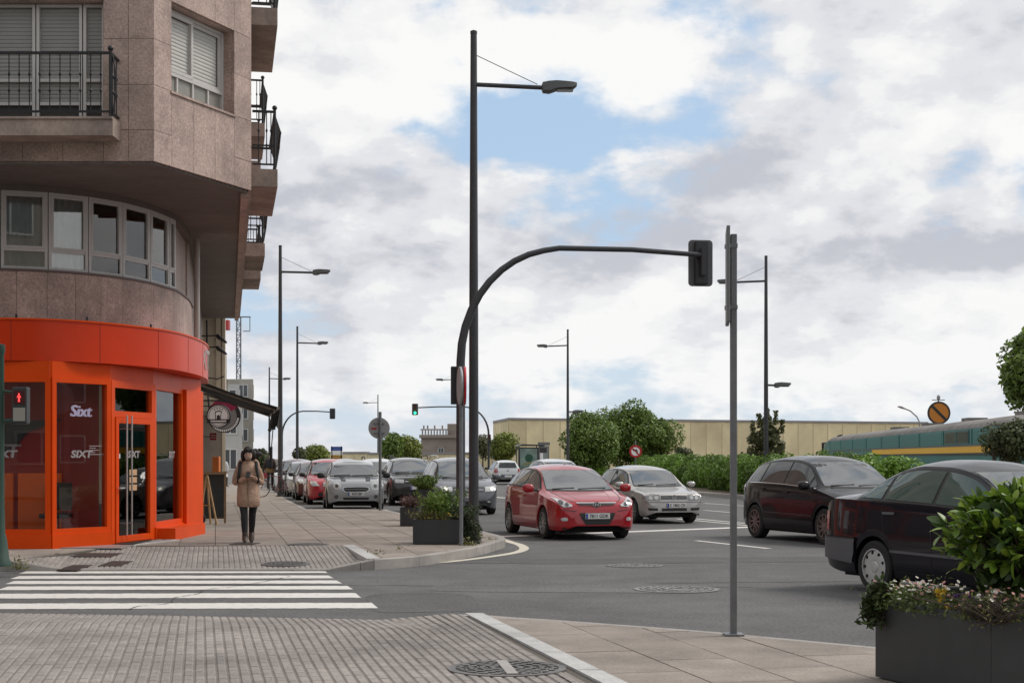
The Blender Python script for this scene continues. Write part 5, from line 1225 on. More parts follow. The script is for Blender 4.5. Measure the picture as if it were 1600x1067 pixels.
    def wheels(s, rim, kind='spoke', n=10, steer=0.):
        r = s.sp['r']; hw = s.f['w'](s.sp['ax'][0] + .3) - .015
        for i, xa in enumerate(s.sp['ax']):
            for sg in (1, -1):
                cx = sg * (hw - .10); M = Matrix.Translation((cx, xa - s.L / 2, r)) @ Matrix.Rotation(steer if i == 0 else 0, 4, 'Z')
                mb = MB().lathe([(r * .60, -.09), (r * .93, -.10), (r, -.075), (r * 1.0, .075), (r * .93, .10), (r * .70, .095), (r * .68, .06)], 30, axis='X')
                if sg < 0: mb.v = [(-x, y, z) for x, y, z in mb.v]
                mb.v = [tuple(M @ Vector(v)) for v in mb.v]; w_ = mb.build('wheel', M_tyre, s.t, smooth=True, ang=30)
                mb = MB(); mb.lathe([(.001, .045), (r * .68, .045)], 24, axis='X', m=M_under)
                mb.lathe([(r * .69, .05), (r * .70, .098), (r * .655, .100), (r * .63, .05), (r * .69, .05)], 26, axis='X', m=rim)
                if kind == 'spoke':
                    for k in range(n):
                        q = 2 * math.pi * k / n; mb.box((.072, r * .36 * math.cos(q), r * .36 * math.sin(q)), (.03, r * .60, r * (.55 / n + .055)), m=rim, rx=q)
                    mb.lathe([(.001, .094), (r * .13, .09), (r * .15, .06)], 14, axis='X', m=rim)
                else:
                    mb.lathe([(.001, .094), (r * .18, .092), (r * .22, .084), (r * .45, .092), (r * .63, .082)], 26, axis='X', m=rim)
                    for k in range(n):
                        q = 2 * math.pi * k / n; mb.sell((.088, r * .55 * math.cos(q), r * .55 * math.sin(q)), (.012, r * .075, r * .06), .8, 8, 5, M=Matrix.Rotation(q, 3, 'X'), m=M_under)
                if sg < 0: mb.v = [(-x, y, z) for x, y, z in mb.v]
                mb.v = [tuple(M @ Vector(v)) for v in mb.v]; mb.build('rim', None, w_, smooth=True, ang=30)
    def mirrors(s, x, z, m=None, sz=(.105, .06, .075)):
        for sg, v in ((1, 'r'), (-1, 'l')):
            p = s.ray(v, x, s.zb(x), 0); mb = MB(); c = (p.x + sg * (.05 + sz[0]), p.y + .01, z)
            mb.sell(c, sz, .75, 14, 9); o_ = mb.build('mirror', m or s.paint, s.t, smooth=True, ang=60)
            MB().box((p.x + sg * .04, p.y, z - .045), (.13, .05, .035)).build('mirror_stalk', M_trim, o_)
    def plate(s, view, z, txt, x=0., w=.50, h=.11, band=True):
        p = s.ray(view, x, z, .02); d = -1 if view == 'f' else 1
        pl_ = MB().box(p, (w, .022, h), bev=.004).build('number_plate', M_plate, s.t)
        if band: MB().box((p.x - d * -1 * (w / 2 - .024) * (1 if view == 'f' else 1) if False else p.x + (-1 if view == 'f' else 1) * (w / 2 - .026), p.y + d * .0122, p.z), (.042, .003, h - .01)).build('plate_band', M_blue, pl_)
        if txt: text('plate_text', txt, .098, M_black, pl_, (p.x + (.022 if view == 'f' else -.022), p.y + d * .0125, p.z - .002), (1 if view == 'f' else -1, 0, 0), (0, 0, 1), .001, 0, .002, .9 * (w / .5), world=False)
        return pl_
    def badge(s, kind, z, r, view='f'):
        p = s.ray(view, 0, z, .012); d = -1 if view == 'f' else 1; b = MB()
        if kind == 'oval':
            b.add([(p.x + 1.6 * r * math.cos(2 * math.pi * k / 28) * q, p.y + d * .008, p.z + r * math.sin(2 * math.pi * k / 28) * q) for q in (1, .80) for k in range(28)], [(k, (k + 1) % 28, 28 + (k + 1) % 28, 28 + k) for k in range(28)])
            for x, sh in ((-.52, .18), (.52, .18)): b.ext([(p.x + r * (x + sh * zz + dx), p.y + d * .006, p.z + r * .62 * zz) for dx, zz in ((-.17, -1), (.17, -1), (.17, 1), (-.17, 1))], (0, d * .004, 0))
            b.ext([(p.x + r * a_, p.y + d * .006, p.z + r * c_) for a_, c_ in ((-.5, -.22), (.5, .0), (.5, .24), (-.5, .02))], (0, d * .004, 0))
            bk = MB().add([(p.x + 1.5 * r * math.cos(2 * math.pi * k / 28), p.y + d * .002, p.z + .95 * r * math.sin(2 * math.pi * k / 28)) for k in range(28)], [tuple(range(28))])
        else:
            b.lathe([(r, -.006), (r, .006), (r * .84, .006), (r * .84, -.006), (r, -.006)], 28, (p.x, p.y + d * .006, p.z), 'Y')
            def bar(x0, z0, x1, z1):
                a, c_ = Vector((x0, z0)), Vector((x1, z1)); t = (c_ - a).normalized(); n = Vector((-t.y, t.x)) * .085
                b.ext([(p.x + r * q.x, p.y + d * .006, p.z + r * q.y) for q in (a + n, a - n, c_ - n, c_ + n)], (0, d * .004, 0))
            if kind == 'roundel':
                for sx in (-1, 1): bar(sx * .42, .74, sx * .0, .10); bar(sx * .72, .42, sx * .36, -.70); bar(sx * .36, -.70, 0, -.02)
            bk = MB().lathe([(r * .98, -.003), (r * .98, .003), (.001, .003)], 28, (p.x, p.y + d * .001, p.z), 'Y')
        o_ = bk.build('badge', M_grey, s.t); b.build('badge_emblem', M_chrome, o_)

def bonnet_lines(c, pts, w=.010):
    for a, b in zip(pts[:-1], pts[1:]):
        a, b = Vector(a), Vector(b); t = (b - a).normalized(); n = Vector((-t.y, t.x)) * w / 2; c.both('bonnet_seam', [tuple(a + n), tuple(a - n), tuple(b - n), tuple(b + n)], M_trim, .003, .05, 'f')
def spec(L, W, H, r, ax, hood, cowl, wst, roof, rear, belt, we_roof=.585, nose=.5, wn=.52, deck=None, botn=.28, hoodw=.74):
    """hood/rear: lists of (s, z) points; cowl, wst: windscreen foot and head; roof: list of (s, z)"""
    h = W / 2 - .003; k = h / .885
    top = [(0, nose)] + hood + [cowl, wst] + roof + rear
    we = [(0, .40 * k), (.06, .56 * k), (.14, .65 * k), (.35, .70 * k), (cowl[0] * .75, hoodw * k), (cowl[0], hoodw * k), (wst[0], we_roof + .018), (wst[0] + .5, we_roof), (roof[-1][0], we_roof - .015)]
    if deck: we += [(deck[0], .66 * k), (L - .15, .64 * k), (L - .05, .58 * k), (L, .45 * k)]
    else: we += [(L - .14, .62 * k), (L - .05, .58 * k), (L, .45 * k)]
    return dict(L=L, r=r, ax=ax, top=top, we=we, belt=belt,
                bot=[(0, botn), (.04, botn - .05), (.15, max(.18, botn - .09)), (.6, .20), (L - .6, .20), (L - .1, .27), (L, .36)],
                w=[(0, wn * k), (.03, (wn + .11) * k), (.10, (wn + .21) * k), (.25, .815 * k), (.55, .868 * k), (1.2, .885 * k), (L - 1.0, .885 * k), (L - .45, .85 * k), (L - .15, .78 * k), (L - .05, .71 * k), (L, .60 * k)])
def finish(c, ws, wsx, s0, s1, splits, seams, handles, mir, gl=None, chrome=False, rear=None, wiper=True):
    """windscreen (z0, z1), half widths; side glass; doors; mirrors"""
    z0, z1 = ws; x0, x1 = wsx
    pol = lambda g: [(-x0 - g, z0 - g), (-x0 * .5, z0 - g - .012), (0, z0 - g - .018), (x0 * .5, z0 - g - .012), (x0 + g, z0 - g), (x1 + g, z1 - .028 + g * .3), (0, z1 - .018 + g * .3), (-x1 - g, z1 - .028 + g * .3)]
    c.patch('windscreen_trim', 'f', pol(.022), M_trim, .004, .09); w_ = c.patch('windscreen', 'f', pol(0), M_wind, .009, .09)
    if wiper:
        for a, b in (((-.05, z0 - .005), (x0 * .8, z0 + .015)), ((-x0 * .85, z0 - .005), (-.12, z0 + .015))):
            p, q = c.ray('f', *a, .02), c.ray('f', *b, .02)
            if p and q: MB().tube([p, q], .009, 5).build('wiper', M_trim, w_)
    c.side_windows(s0, s1, splits, gl, chrome=chrome)
    for sm in seams: c.seam(sm)
    for x, z in handles: c.handle(x, z)
    if mir: c.mirrors(*mir)
    if rear: c.patch('rear_trim', 'b', [(x * 1.05, z + (.02 if z > rear[0][1] else -.02)) for x, z in rear], M_trim, .004, .09); c.patch('rear_window', 'b', rear, M_sideg, .009, .09)

# -- red five-door hatchback pulling out in front
def red_hatch():
    sp = spec(4.245, 1.775, 1.48, .315, (.87, 3.52), [(.02, .59), (.06, .69), (.14, .765), (.35, .83), (.75, .905)], (1.08, .965), (1.92, 1.395), [(2.35, 1.465), (2.85, 1.48), (3.4, 1.44), (3.78, 1.36)], [(3.9, 1.28), (4.08, 1.0), (4.16, .86), (4.22, .72), (4.245, .55)],
              [(0, .45), (.14, .70), (.35, .775), (.9, .86), (1.2, .905), (3.6, 1.02), (4.0, .98), (4.15, .84), (4.245, .5)])
    c = Car('hatchback', 'bright red hatchback turning towards us in the middle of the junction', sp, car_paint('paint_red', (.36, .006, .014)), (1.12, 32.55, 0), R(15))
    finish(c, (.975, 1.375), (.69, .585), 1.30, 3.72, [2.38, 3.28], [[(1.18, .88), (1.22, .45), (1.32, .26)], [(2.36, .93), (2.34, .25)], [(3.28, .98), (3.22, .55), (3.05, .38)], [(1.25, .25), (3.1, .25)]], [(2.22, .84), (3.14, .89)], (1.32, 1.0, None, (.12, .065, .085)))
    c.wheels(M_rim, 'spoke', 10)
    hl = [(.50, .66), (.66, .645), (.74, .70), (.79, .80), (.80, .835), (.70, .80), (.58, .735), (.49, .69)]
    c.both('headlamp', hl, M_lampg, .012, .04, 'f'); 
    for x, z, r_ in ((.60, .695, .036), (.70, .735, .045)): c.both('headlamp_bulb', [(x + r_ * math.cos(k * .7), z + r_ * math.sin(k * .7)) for k in range(9)], M_lampd, .016, .03, 'f')
    c.patch('grille', 'f', [(-.36, .685), (-.12, .675), (0, .64), (.12, .675), (.36, .685), (.38, .715), (-.38, .715)], M_trim, .010, .05); c.patch('grille_bar', 'f', [(-.40, .715), (.40, .715), (.41, .735), (-.41, .735)], M_chrome, .016, .06)
    c.patch('lower_grille', 'f', [(-.24, .31), (.24, .31), (.33, .44), (.37, .535), (-.37, .535), (-.33, .44)], M_trim, .010, .05); c.badge('oval', .69, .052); c.plate('f', .475, '7811 GDK')
    c.both('fog_lamp', [(.60, .385), (.70, .38), (.72, .43), (.66, .455), (.60, .44)], M_lampg, .010, .04, 'f'); c.both('bumper_crease', [(.42, .575), (.78, .61), (.78, .60), (.42, .56)], M_trim, .004, .06, 'f')
    bonnet_lines(c, [(.44, .745), (.56, .80), (.63, .87), (.665, .945)]); c.both('bonnet_crease', [(.30, .76), (.307, .76), (.467, .93), (.455, .93)], c.paint, .006, .06, 'f')
    c.patch('lower_lip', 'f', [(-.70, .225), (.70, .225), (.70, .255), (-.70, .255)], M_trim, .008, .06); c.both('repeater', [(1.02, .77), (1.12, .78), (1.11, .80), (1.03, .79)], M_amber, .008, .05)
red_hatch()
# -- silver three-door hatchback behind it
def silver_hatch():
    sp = spec(3.74, 1.655, 1.42, .295, (.74, 3.14), [(.015, .60), (.04, .69), (.12, .75), (.4, .80), (.8, .86)], (1.0, .905), (1.66, 1.335), [(2.1, 1.41), (2.6, 1.425), (3.1, 1.385), (3.32, 1.33)], [(3.42, 1.26), (3.62, .95), (3.70, .8), (3.74, .55)],
              [(0, .45), (.12, .70), (.35, .75), (.9, .83), (1.1, .86), (3.2, .93), (3.5, .93), (3.68, .82), (3.74, .5)], we_roof=.555, wn=.60, hoodw=.76)
    c = Car('hatchback', 'silver three-door hatchback close behind the red car beside the hedge', sp, car_paint('paint_silver', (.42, .405, .385), .45), (3.42, 39.95, 0), R(17))
    finish(c, (.925, 1.315), (.63, .54), 1.18, 3.35, [2.35], [[(1.06, .80), (1.1, .45), (1.2, .26)], [(2.38, .88), (2.36, .5), (2.3, .26)]], [(2.22, .80)], (1.20, .95, None, (.11, .06, .07)))
    c.wheels(M_rim, 'spoke', 8)
    c.both('headlamp', [(.36, .565), (.68, .575), (.76, .62), (.75, .685), (.62, .70), (.37, .695)], M_lampc, .010, .04, 'f')
    for x in (.46, .60): c.both('headlamp_bulb', [(x + .052 * math.cos(k * .7), .635 + .048 * math.sin(k * .7)) for k in range(9)], M_lampg, .014, .03, 'f')
    c.patch('grille', 'f', [(-.34, .60), (.34, .60), (.34, .695), (-.34, .695)], M_trim, .008, .05)
    for k in range(4): c.patch('grille_bar', 'f', [(-.335, .608 + k * .024), (.335, .608 + k * .024), (.335, .615 + k * .024), (-.335, .615 + k * .024)], M_grey2, .014, .08)
    c.badge('roundel', .65, .06); c.patch('bumper_line', 'f', [(-.74, .522), (.74, .522), (.74, .537), (-.74, .537)], M_grey, .006, .06)
    c.patch('lower_grille', 'f', [(-.33, .315), (.33, .315), (.33, .385), (-.33, .385)], M_trim, .008, .05); c.both('air_intake', [(.43, .325), (.66, .335), (.68, .395), (.43, .385)], M_trim, .008, .05, 'f')
    bonnet_lines(c, [(.36, .705), (.60, .725), (.63, .80), (.635, .88)])
    c.plate('f', .455, 'C 1862 CH', .05); c.patch('lower_lip', 'f', [(-.68, .215), (.68, .215), (.68, .25), (-.68, .25)], M_trim, .008, .06)
silver_hatch()
# -- tall black hatchback turning on the right
def tall_black():
    sp = spec(4.21, 1.76, 1.58, .32, (.87, 3.45), [(.02, .60), (.06, .70), (.14, .78), (.35, .86), (.75, .96)], (.98, 1.01), (1.78, 1.50), [(2.25, 1.57), (2.75, 1.58), (3.4, 1.54), (3.78, 1.45)], [(3.9, 1.37), (4.08, 1.06), (4.16, .88), (4.19, .72), (4.21, .55)],
              [(0, .45), (.14, .70), (.35, .79), (.9, .92), (1.15, .965), (3.6, 1.05), (4.0, 1.02), (4.14, .86), (4.21, .5)], we_roof=.575)
    c = Car('hatchback', 'tall black five-door hatchback turning right behind the near signpost', sp, car_paint('paint_black_plum', (.010, .009, .011), 0., .3, .1, .55), (6.2, 30.45, 0), R(19), 1.05)
    finish(c, (1.03, 1.475), (.70, .565), 1.16, 3.72, [1.42, 2.34, 3.26], [[(1.12, .92), (1.16, .45), (1.28, .26)], [(2.34, .98), (2.33, .27)], [(3.26, 1.02), (3.2, .6), (3.05, .42)], [(1.2, .27), (3.05, .27)]], [(2.2, .90), (3.12, .95)], (1.28, 1.04, None, (.115, .065, .08)), chrome=True)
    c.wheels(mat('alloy_bronze', (.24, .20, .185), .4, metal=.6), 'spoke', 10)
    c.seam([(1.25, .50), (3.02, .52)], .028, mat('side_moulding', (.03, .027, .03), .35), 'side_moulding', .012)
    c.both('headlamp', [(.48, .66), (.72, .68), (.78, .80), (.74, .845), (.58, .80), (.48, .74)], M_lampg, .010, .05, 'f'); c.patch('grille', 'f', [(-.42, .62), (.42, .62), (.46, .72), (-.46, .72)], M_trim, .008, .06); c.badge('roundel', .68, .06)
    c.patch('lower_grille', 'f', [(-.5, .30), (.5, .30), (.5, .42), (-.5, .42)], M_trim, .008, .06); c.plate('f', .50, '')
    c.both('tail_lamp', [(3.96, .88), (4.10, .90), (4.02, 1.06), (3.92, 1.08)], M_tail, .008, .05)
tall_black()
# -- dark saloon half hidden by the flower tub
def saloon():
    sp = spec(4.40, 1.70, 1.50, .295, (.83, 3.30), [(.02, .62), (.05, .71), (.12, .78), (.4, .84), (.9, .91)], (1.15, .975), (1.90, 1.405), [(2.35, 1.485), (2.75, 1.495), (3.1, 1.45)], [(3.30, 1.385), (3.78, 1.145), (3.90, 1.12), (4.25, 1.095), (4.33, 1.03), (4.38, .85), (4.40, .58)],
              [(0, .45), (.12, .70), (.35, .78), (.9, .87), (1.2, .92), (3.4, 1.03), (4.1, 1.045), (4.3, .96), (4.40, .52)], we_roof=.55, deck=(3.85, 1.0), wn=.58)
    c = Car('saloon', 'dark aubergine saloon with grey bumper and white wheel covers, half hidden by the laurel', sp, car_paint('paint_aubergine', (.010, .009, .013), 0., .3, .1, .55), (5.58, 17.85, 0), R(25), 1.06)
    finish(c, (.995, 1.385), (.66, .54), 1.32, 3.58, [2.32, 3.18], [[(1.2, .86), (1.24, .45), (1.34, .27)], [(2.32, .92), (2.31, .27)], [(3.16, .95), (3.08, .60), (2.93, .40)], [(2.31, .27), (2.9, .27)]], [(2.18, .82)], (1.34, .98), M_greeng, chrome=False)
    c.handle(3.02, .90, M_grey, .20); c.wheels(M_hubcap, 'cover', 9)
    bp = [(3.66, .32), (4.36, .36), (4.375, .595), (3.60, .595)]; c.both('bumper', bp, M_grey, .028, .06); c.patch('bumper', 'b', [(-.70, .38), (.70, .38), (.70, .595), (-.70, .595)], M_grey, .028, .06)
    c.both('bumper_top', [(3.60, .595), (4.375, .595), (4.375, .612), (3.60, .612)], M_trim, .03, .08)
    c.both('tail_lamp', [(4.19, .68), (4.345, .68), (4.325, .90), (4.20, .90)], M_tail, .008, .05); c.both('tail_lamp', [(.42, .66), (.70, .66), (.68, .86), (.42, .86)], M_tail, .008, .05, 'b'); c.plate('b', .76, '')
    c.patch('rear_window', 'b', [(-.50, 1.18), (.50, 1.18), (.45, 1.37), (-.45, 1.37)], M_greeng, .008, .09)
    c.both('fuel_flap', [(3.42, .66), (3.58, .66), (3.58, .80), (3.42, .80)], c.paint, .003, .05); c.seam([(1.3, .47), (3.0, .49)], .03, M_grey, 'side_moulding', .012)
saloon()
# -- grey people carrier and black off-roader waiting in the near lane
def mpv(label, paint, loc, yaw, detail=True):
    sp = spec(4.40, 1.79, 1.65, .315, (.90, 3.58), [(.02, .60), (.06, .70), (.14, .79), (.35, .88), (.75, .98)], (1.0, 1.03), (1.82, 1.54), [(2.3, 1.615), (2.9, 1.63), (3.7, 1.59), (4.0, 1.52)], [(4.12, 1.42), (4.28, 1.06), (4.35, .88), (4.38, .72), (4.40, .55)],
              [(0, .45), (.14, .70), (.35, .80), (.9, .93), (1.15, .98), (3.8, 1.05), (4.2, 1.0), (4.33, .86), (4.40, .5)], we_roof=.60)
    c = Car('people_carrier', label, sp, paint, loc, yaw)
    finish(c, (1.05, 1.515), (.72, .595), 1.18, 4.0, [1.45, 2.40, 3.35], [[(1.14, .94), (1.2, .45), (1.3, .26)], [(2.40, 1.0), (2.38, .27)], [(3.35, 1.03), (3.3, .6), (3.15, .4)]], [(2.26, .92), (3.2, .97)], (1.30, 1.06, None, (.12, .065, .085)))
    c.wheels(M_rim, 'spoke', 8)
    c.both('headlamp', [(.46, .655), (.74, .67), (.79, .80), (.72, .815), (.47, .79)], M_lampg, .012, .05, 'f')
    if detail: c.both('lit_bulb', [(.66 + .05 * math.cos(k * .7), .735 + .04 * math.sin(k * .7)) for k in range(9)], M_beam, .016, .04, 'f')
    c.patch('grille', 'f', [(-.42, .66), (.42, .66), (.44, .78), (-.44, .78)], M_trim, .008, .06)
    for k in range(2): c.patch('grille_bar', 'f', [(-.42, .685 + k * .04), (.42, .685 + k * .04), (.42, .70 + k * .04), (-.42, .70 + k * .04)], M_chrome, .012, .08)
    c.badge('roundel', .725, .072); c.plate('f', .545, '4717 CBJ' if detail else ''); c.patch('lower_grille', 'f', [(-.62, .27), (.62, .27), (.62, .40), (-.62, .40)], M_trim, .008, .06); c.both('fog_lamp', [(.52, .36), (.60, .36), (.60, .40), (.52, .40)], M_lampg, .012, .05, 'f')
    for sg in (1, -1): MB().tube([(sg * .60, -.25, 1.60), (sg * .61, 0, 1.69), (sg * .60, 1.3, 1.68), (sg * .59, 1.6, 1.58)], .017, 6).build('roof_rail', M_chrome, c.t)
    return c
mpv('grey people carrier with lit headlamp behind the corner lamp post', car_paint('paint_steel', (.12, .125, .14), .5), (-1.62, 46.1, 0), R(11))
def suv(label, paint, loc, yaw, m_lamp=None, sc=1.):
    sp = spec(4.32, 1.82, 1.66, .345, (.85, 3.52), [(.02, .76), (.05, .86), (.12, .945), (.4, 1.0), (.8, 1.045)], (1.15, 1.085), (1.80, 1.525), [(2.3, 1.615), (2.9, 1.63), (3.6, 1.58), (3.9, 1.50)], [(4.02, 1.42), (4.2, 1.1), (4.28, .9), (4.31, .75), (4.32, .6)],
              [(0, .55), (.12, .88), (.35, .93), (.9, 1.0), (1.2, 1.03), (3.8, 1.09), (4.1, 1.04), (4.25, .88), (4.32, .55)], we_roof=.60, nose=.66, wn=.66, botn=.36, hoodw=.78)
    c = Car('off_roader', label, sp, paint, loc, yaw, sc)
    finish(c, (1.11, 1.50), (.72, .595), 1.30, 3.85, [2.40, 3.30], [[(1.22, 1.0), (1.25, .5), (1.35, .3)], [(2.40, 1.05), (2.38, .3)], [(3.3, 1.08), (3.25, .65), (3.1, .45)]], [(2.26, .96), (3.16, 1.0)], (1.40, 1.13, None, (.115, .07, .09)))
    c.wheels(M_rim, 'spoke', 8)
    c.both('headlamp', [(.46, .77), (.74, .77), (.78, .86), (.72, .90), (.46, .88)], m_lamp or M_lampg, .012, .05, 'f'); c.patch('grille', 'f', [(-.44, .76), (.44, .76), (.44, .88), (-.44, .88)], M_trim, .010, .06)
    c.patch('grille_bar', 'f', [(-.43, .81), (.43, .81), (.43, .83), (-.43, .83)], M_chrome, .014, .08); c.plate('f', .60, ''); c.patch('lower_grille', 'f', [(-.5, .36), (.5, .36), (.5, .50), (-.5, .50)], M_trim, .010, .06)
    for xa in sp['ax']:
        ar = .40; P = [(xa + (ar + .07) * math.cos(math.pi * k / 14), sp['r'] + (ar + .07) * math.sin(math.pi * k / 14)) for k in range(15)] + [(xa + (ar + .008) * math.cos(math.pi * k / 14), sp['r'] + (ar + .008) * math.sin(math.pi * k / 14)) for k in range(14, -1, -1)]; c.both('wheel_arch', P, M_grey, .012, .06)
    for sg in (1, -1): MB().tube([(sg * .60, -.25, 1.60), (sg * .61, -.1, 1.70), (sg * .60, 1.2, 1.69), (sg * .59, 1.4, 1.57)], .022, 6).build('roof_rail', M_trim, c.t)
    return c
suv('dark brown off-roader with roof rails waiting behind the people carrier', car_paint('paint_dark_brown', (.035, .030, .028), .3), (-3.6, 54.9, 0), R(11))
suv('white off-roader behind the round sign, next to the dark one', car_paint('paint_white', (.60, .60, .60)), (-5.35, 62.8, 0), R(10), sc=.98)
# -- cars parked along the kerb
def mini():
    sp = spec(4.10, 1.79, 1.56, .33, (.75, 3.35), [(.02, .70), (.05, .80), (.12, .88), (.3, .945), (.7, 1.0)], (1.02, 1.035), (1.50, 1.435), [(1.95, 1.53), (2.5, 1.555), (3.3, 1.52), (3.65, 1.46)], [(3.78, 1.38), (3.98, 1.0), (4.06, .8), (4.10, .6)],
              [(0, .5), (.12, .80), (.3, .87), (.9, .97), (1.1, 1.0), (3.5, 1.06), (3.9, 1.0), (4.04, .82), (4.10, .55)], we_roof=.625, nose=.60, wn=.64, botn=.30, hoodw=.80)
    c = Car('small_suv', 'silver car with black bonnet stripes and round lamps parked first in the row', sp, car_paint('paint_light_silver', (.36, .365, .37), .5), (-5.08, 49.7, 0), R(9))
    finish(c, (1.06, 1.415), (.74, .625), 1.15, 3.70, [2.25, 3.15], [[(1.1, .96), (1.15, .5), (1.25, .3)], [(2.25, 1.02), (2.24, .3)]], [(2.1, .93), (3.0, .97)], (1.22, 1.07, M_trim, (.12, .07, .09)))
    c.wheels(M_rim, 'spoke', 10)
    cir = lambda x, z, rx, rz_: [(x + rx * math.cos(2 * math.pi * k / 20), z + rz_ * math.sin(2 * math.pi * k / 20)) for k in range(20)]
    c.both('headlamp_ring', cir(.585, .755, .135, .125), M_chrome, .010, .05, 'f'); c.both('headlamp', cir(.585, .755, .115, .105), M_lampg, .015, .04, 'f'); c.both('headlamp_bulb', cir(.585, .755, .05, .05), M_lampd, .019, .03, 'f')
    c.patch('grille_ring', 'f', [(-.33, .575), (.33, .575), (.42, .64), (.40, .715), (.3, .735), (-.3, .735), (-.40, .715), (-.42, .64)], M_chrome, .008, .05); c.patch('grille', 'f', [(-.31, .592), (.31, .592), (.395, .645), (.375, .70), (.29, .718), (-.29, .718), (-.375, .70), (-.395, .645)], M_trim, .013, .05)
    c.patch('grille_bar', 'f', [(-.37, .652), (.37, .652), (.37, .663), (-.37, .663)], M_grey2, .018, .08)
    c.plate('f', .515, '4870 JBF'); c.patch('lower_grille', 'f', [(-.38, .34), (.38, .34), (.40, .41), (-.40, .41)], M_trim, .010, .05); c.both('fog_lamp', cir(.60, .43, .06, .06), M_lampd, .012, .04, 'f')
    for sg in (1, -1):
        P = [(sg * .30, .90), (sg * .44, .90), (sg * .47, 1.02), (sg * .33, 1.02)]; c.patch('bonnet_stripe', 'f', P if sg > 0 else P[::-1], M_trim, .005, .05)
    c.patch('roof_panel', 'f', [(-.55, 1.475), (.55, 1.475), (.50, 1.535), (-.50, 1.535)], M_grey, .004, .08)
mini()
def parked(label, paint, loc, yaw, kind='mpv2', name='parked_car', rear=False):
    sp = spec(4.15, 1.74, 1.58, .31, (.82, 3.40), [(.02, .60), (.06, .71), (.14, .80), (.35, .88), (.7, .97)], (.95, 1.02), (1.72, 1.50), [(2.2, 1.575), (2.8, 1.585), (3.5, 1.54), (3.75, 1.47)], [(3.88, 1.38), (4.04, 1.02), (4.10, .86), (4.13, .72), (4.15, .55)],
              [(0, .45), (.14, .70), (.35, .80), (.9, .92), (1.1, .96), (3.6, 1.03), (3.95, 1.0), (4.09, .84), (4.15, .5)], we_roof=.585) if kind == 'mpv2' else \
        spec(3.95, 1.72, 1.50, .305, (.80, 3.32), [(.02, .60), (.06, .69), (.14, .76), (.35, .82), (.7, .90)], (1.0, .96), (1.72, 1.41), [(2.2, 1.49), (2.7, 1.50), (3.4, 1.46), (3.6, 1.40)], [(3.70, 1.33), (3.84, 1.02), (3.90, .86), (3.93, .72), (3.95, .5)],
              [(0, .45), (.14, .68), (.35, .75), (.9, .85), (1.1, .90), (3.5, .97), (3.8, .95), (3.9, .82), (3.95, .45)], we_roof=.565)
    c = Car(name, label, sp, paint, loc, yaw); mp = kind == 'mpv2'; L = sp['L']
    finish(c, (1.04, 1.475) if mp else (.975, 1.385), (.70, .575) if mp else (.68, .555), 1.12, L - .42, [2.3, 3.2], [[(1.08, .9), (1.14, .3)], [(2.3, .96), (2.28, .27)], [(3.2, 1.0), (3.0, .4)]], [(2.15, .9), (3.05, .94)], (1.22, 1.03 if mp else .98, M_trim), rear=[(-.52, 1.04), (.52, 1.04), (.48, 1.33), (-.48, 1.33)] if rear else None)
    c.wheels(M_hubcap if rear else M_rim, 'spoke', 8)
    c.both('headlamp', [(.46, .655), (.70, .64), (.78, .76), (.74, .82), (.58, .79)], M_lampg, .012, .05, 'f'); c.patch('grille', 'f', [(-.36, .66), (.36, .66), (.36, .72), (-.36, .72)], M_trim, .008, .06); c.patch('lower_grille', 'f', [(-.5, .30), (.5, .30), (.5, .42), (-.5, .42)], M_trim, .008, .06)
    c.plate('f', .52, '')
    if rear:
        c.both('tail_lamp', [(.60, .72), (.80, .72), (.78, 1.0), (.63, .98)], M_tail, .010, .05, 'b'); c.plate('b', .52, ''); c.patch('rear_bumper', 'b', [(-.76, .34), (.76, .34), (.78, .62), (-.78, .62)], M_grey, .010, .08); c.badge('oval', .86, .04, 'b')
    return c
M_pred = car_paint('paint_red_parked', (.40, .012, .020)); M_pdark = car_paint('paint_wine', (.10, .012, .016), .2); M_pwhite = MATS['paint_white']; M_psil = MATS['paint_light_silver']; M_plav = car_paint('paint_lavender', (.26, .25, .32), .4)
G_ = None
parked('bright red tall car parked directly behind the silver striped car', M_pred, (-6.55, 55.9, 0), R(10.5))
parked('wine red car third in the parked row', M_pdark, (-7.72, 61.4, 0), R(10.5), 'hatch')
parked('silver car fourth in the parked row near the bicycle', M_psil, (-8.85, 66.9, 0), R(10.5), 'hatch')
parked('dark wine car fifth in the parked row, mostly hidden', car_paint('paint_wine2', (.08, .012, .014), .2), (-9.95, 72.4, 0), R(10.5))
parked('white car at the far end of the parked row', M_pwhite, (-11.1, 78.2, 0), R(10.5))
parked('red car in the lane whose roof shows behind the white off-roader', car_paint('paint_coral', (.42, .05, .05)), (-6.3, 71.6, 0), R(10.5), name='queuing_car')
parked('lavender grey car furthest back in the queue, only its roof showing', M_plav, (-8.6, 80.5, 0), R(10.5), name='queuing_car')
parked('white car hidden behind the red hatchback except its roof', car_paint('paint_white2', (.55, .56, .58)), (1.75, 61.5, 0), R(14), 'mpv2', name='queuing_car')
parked('white hatchback driving away with red tail lamps and dark bumper', car_paint('paint_white3', (.58, .59, .59)), (-.52, 96.5, 0), R(188), 'hatch', 'hatchback', True)
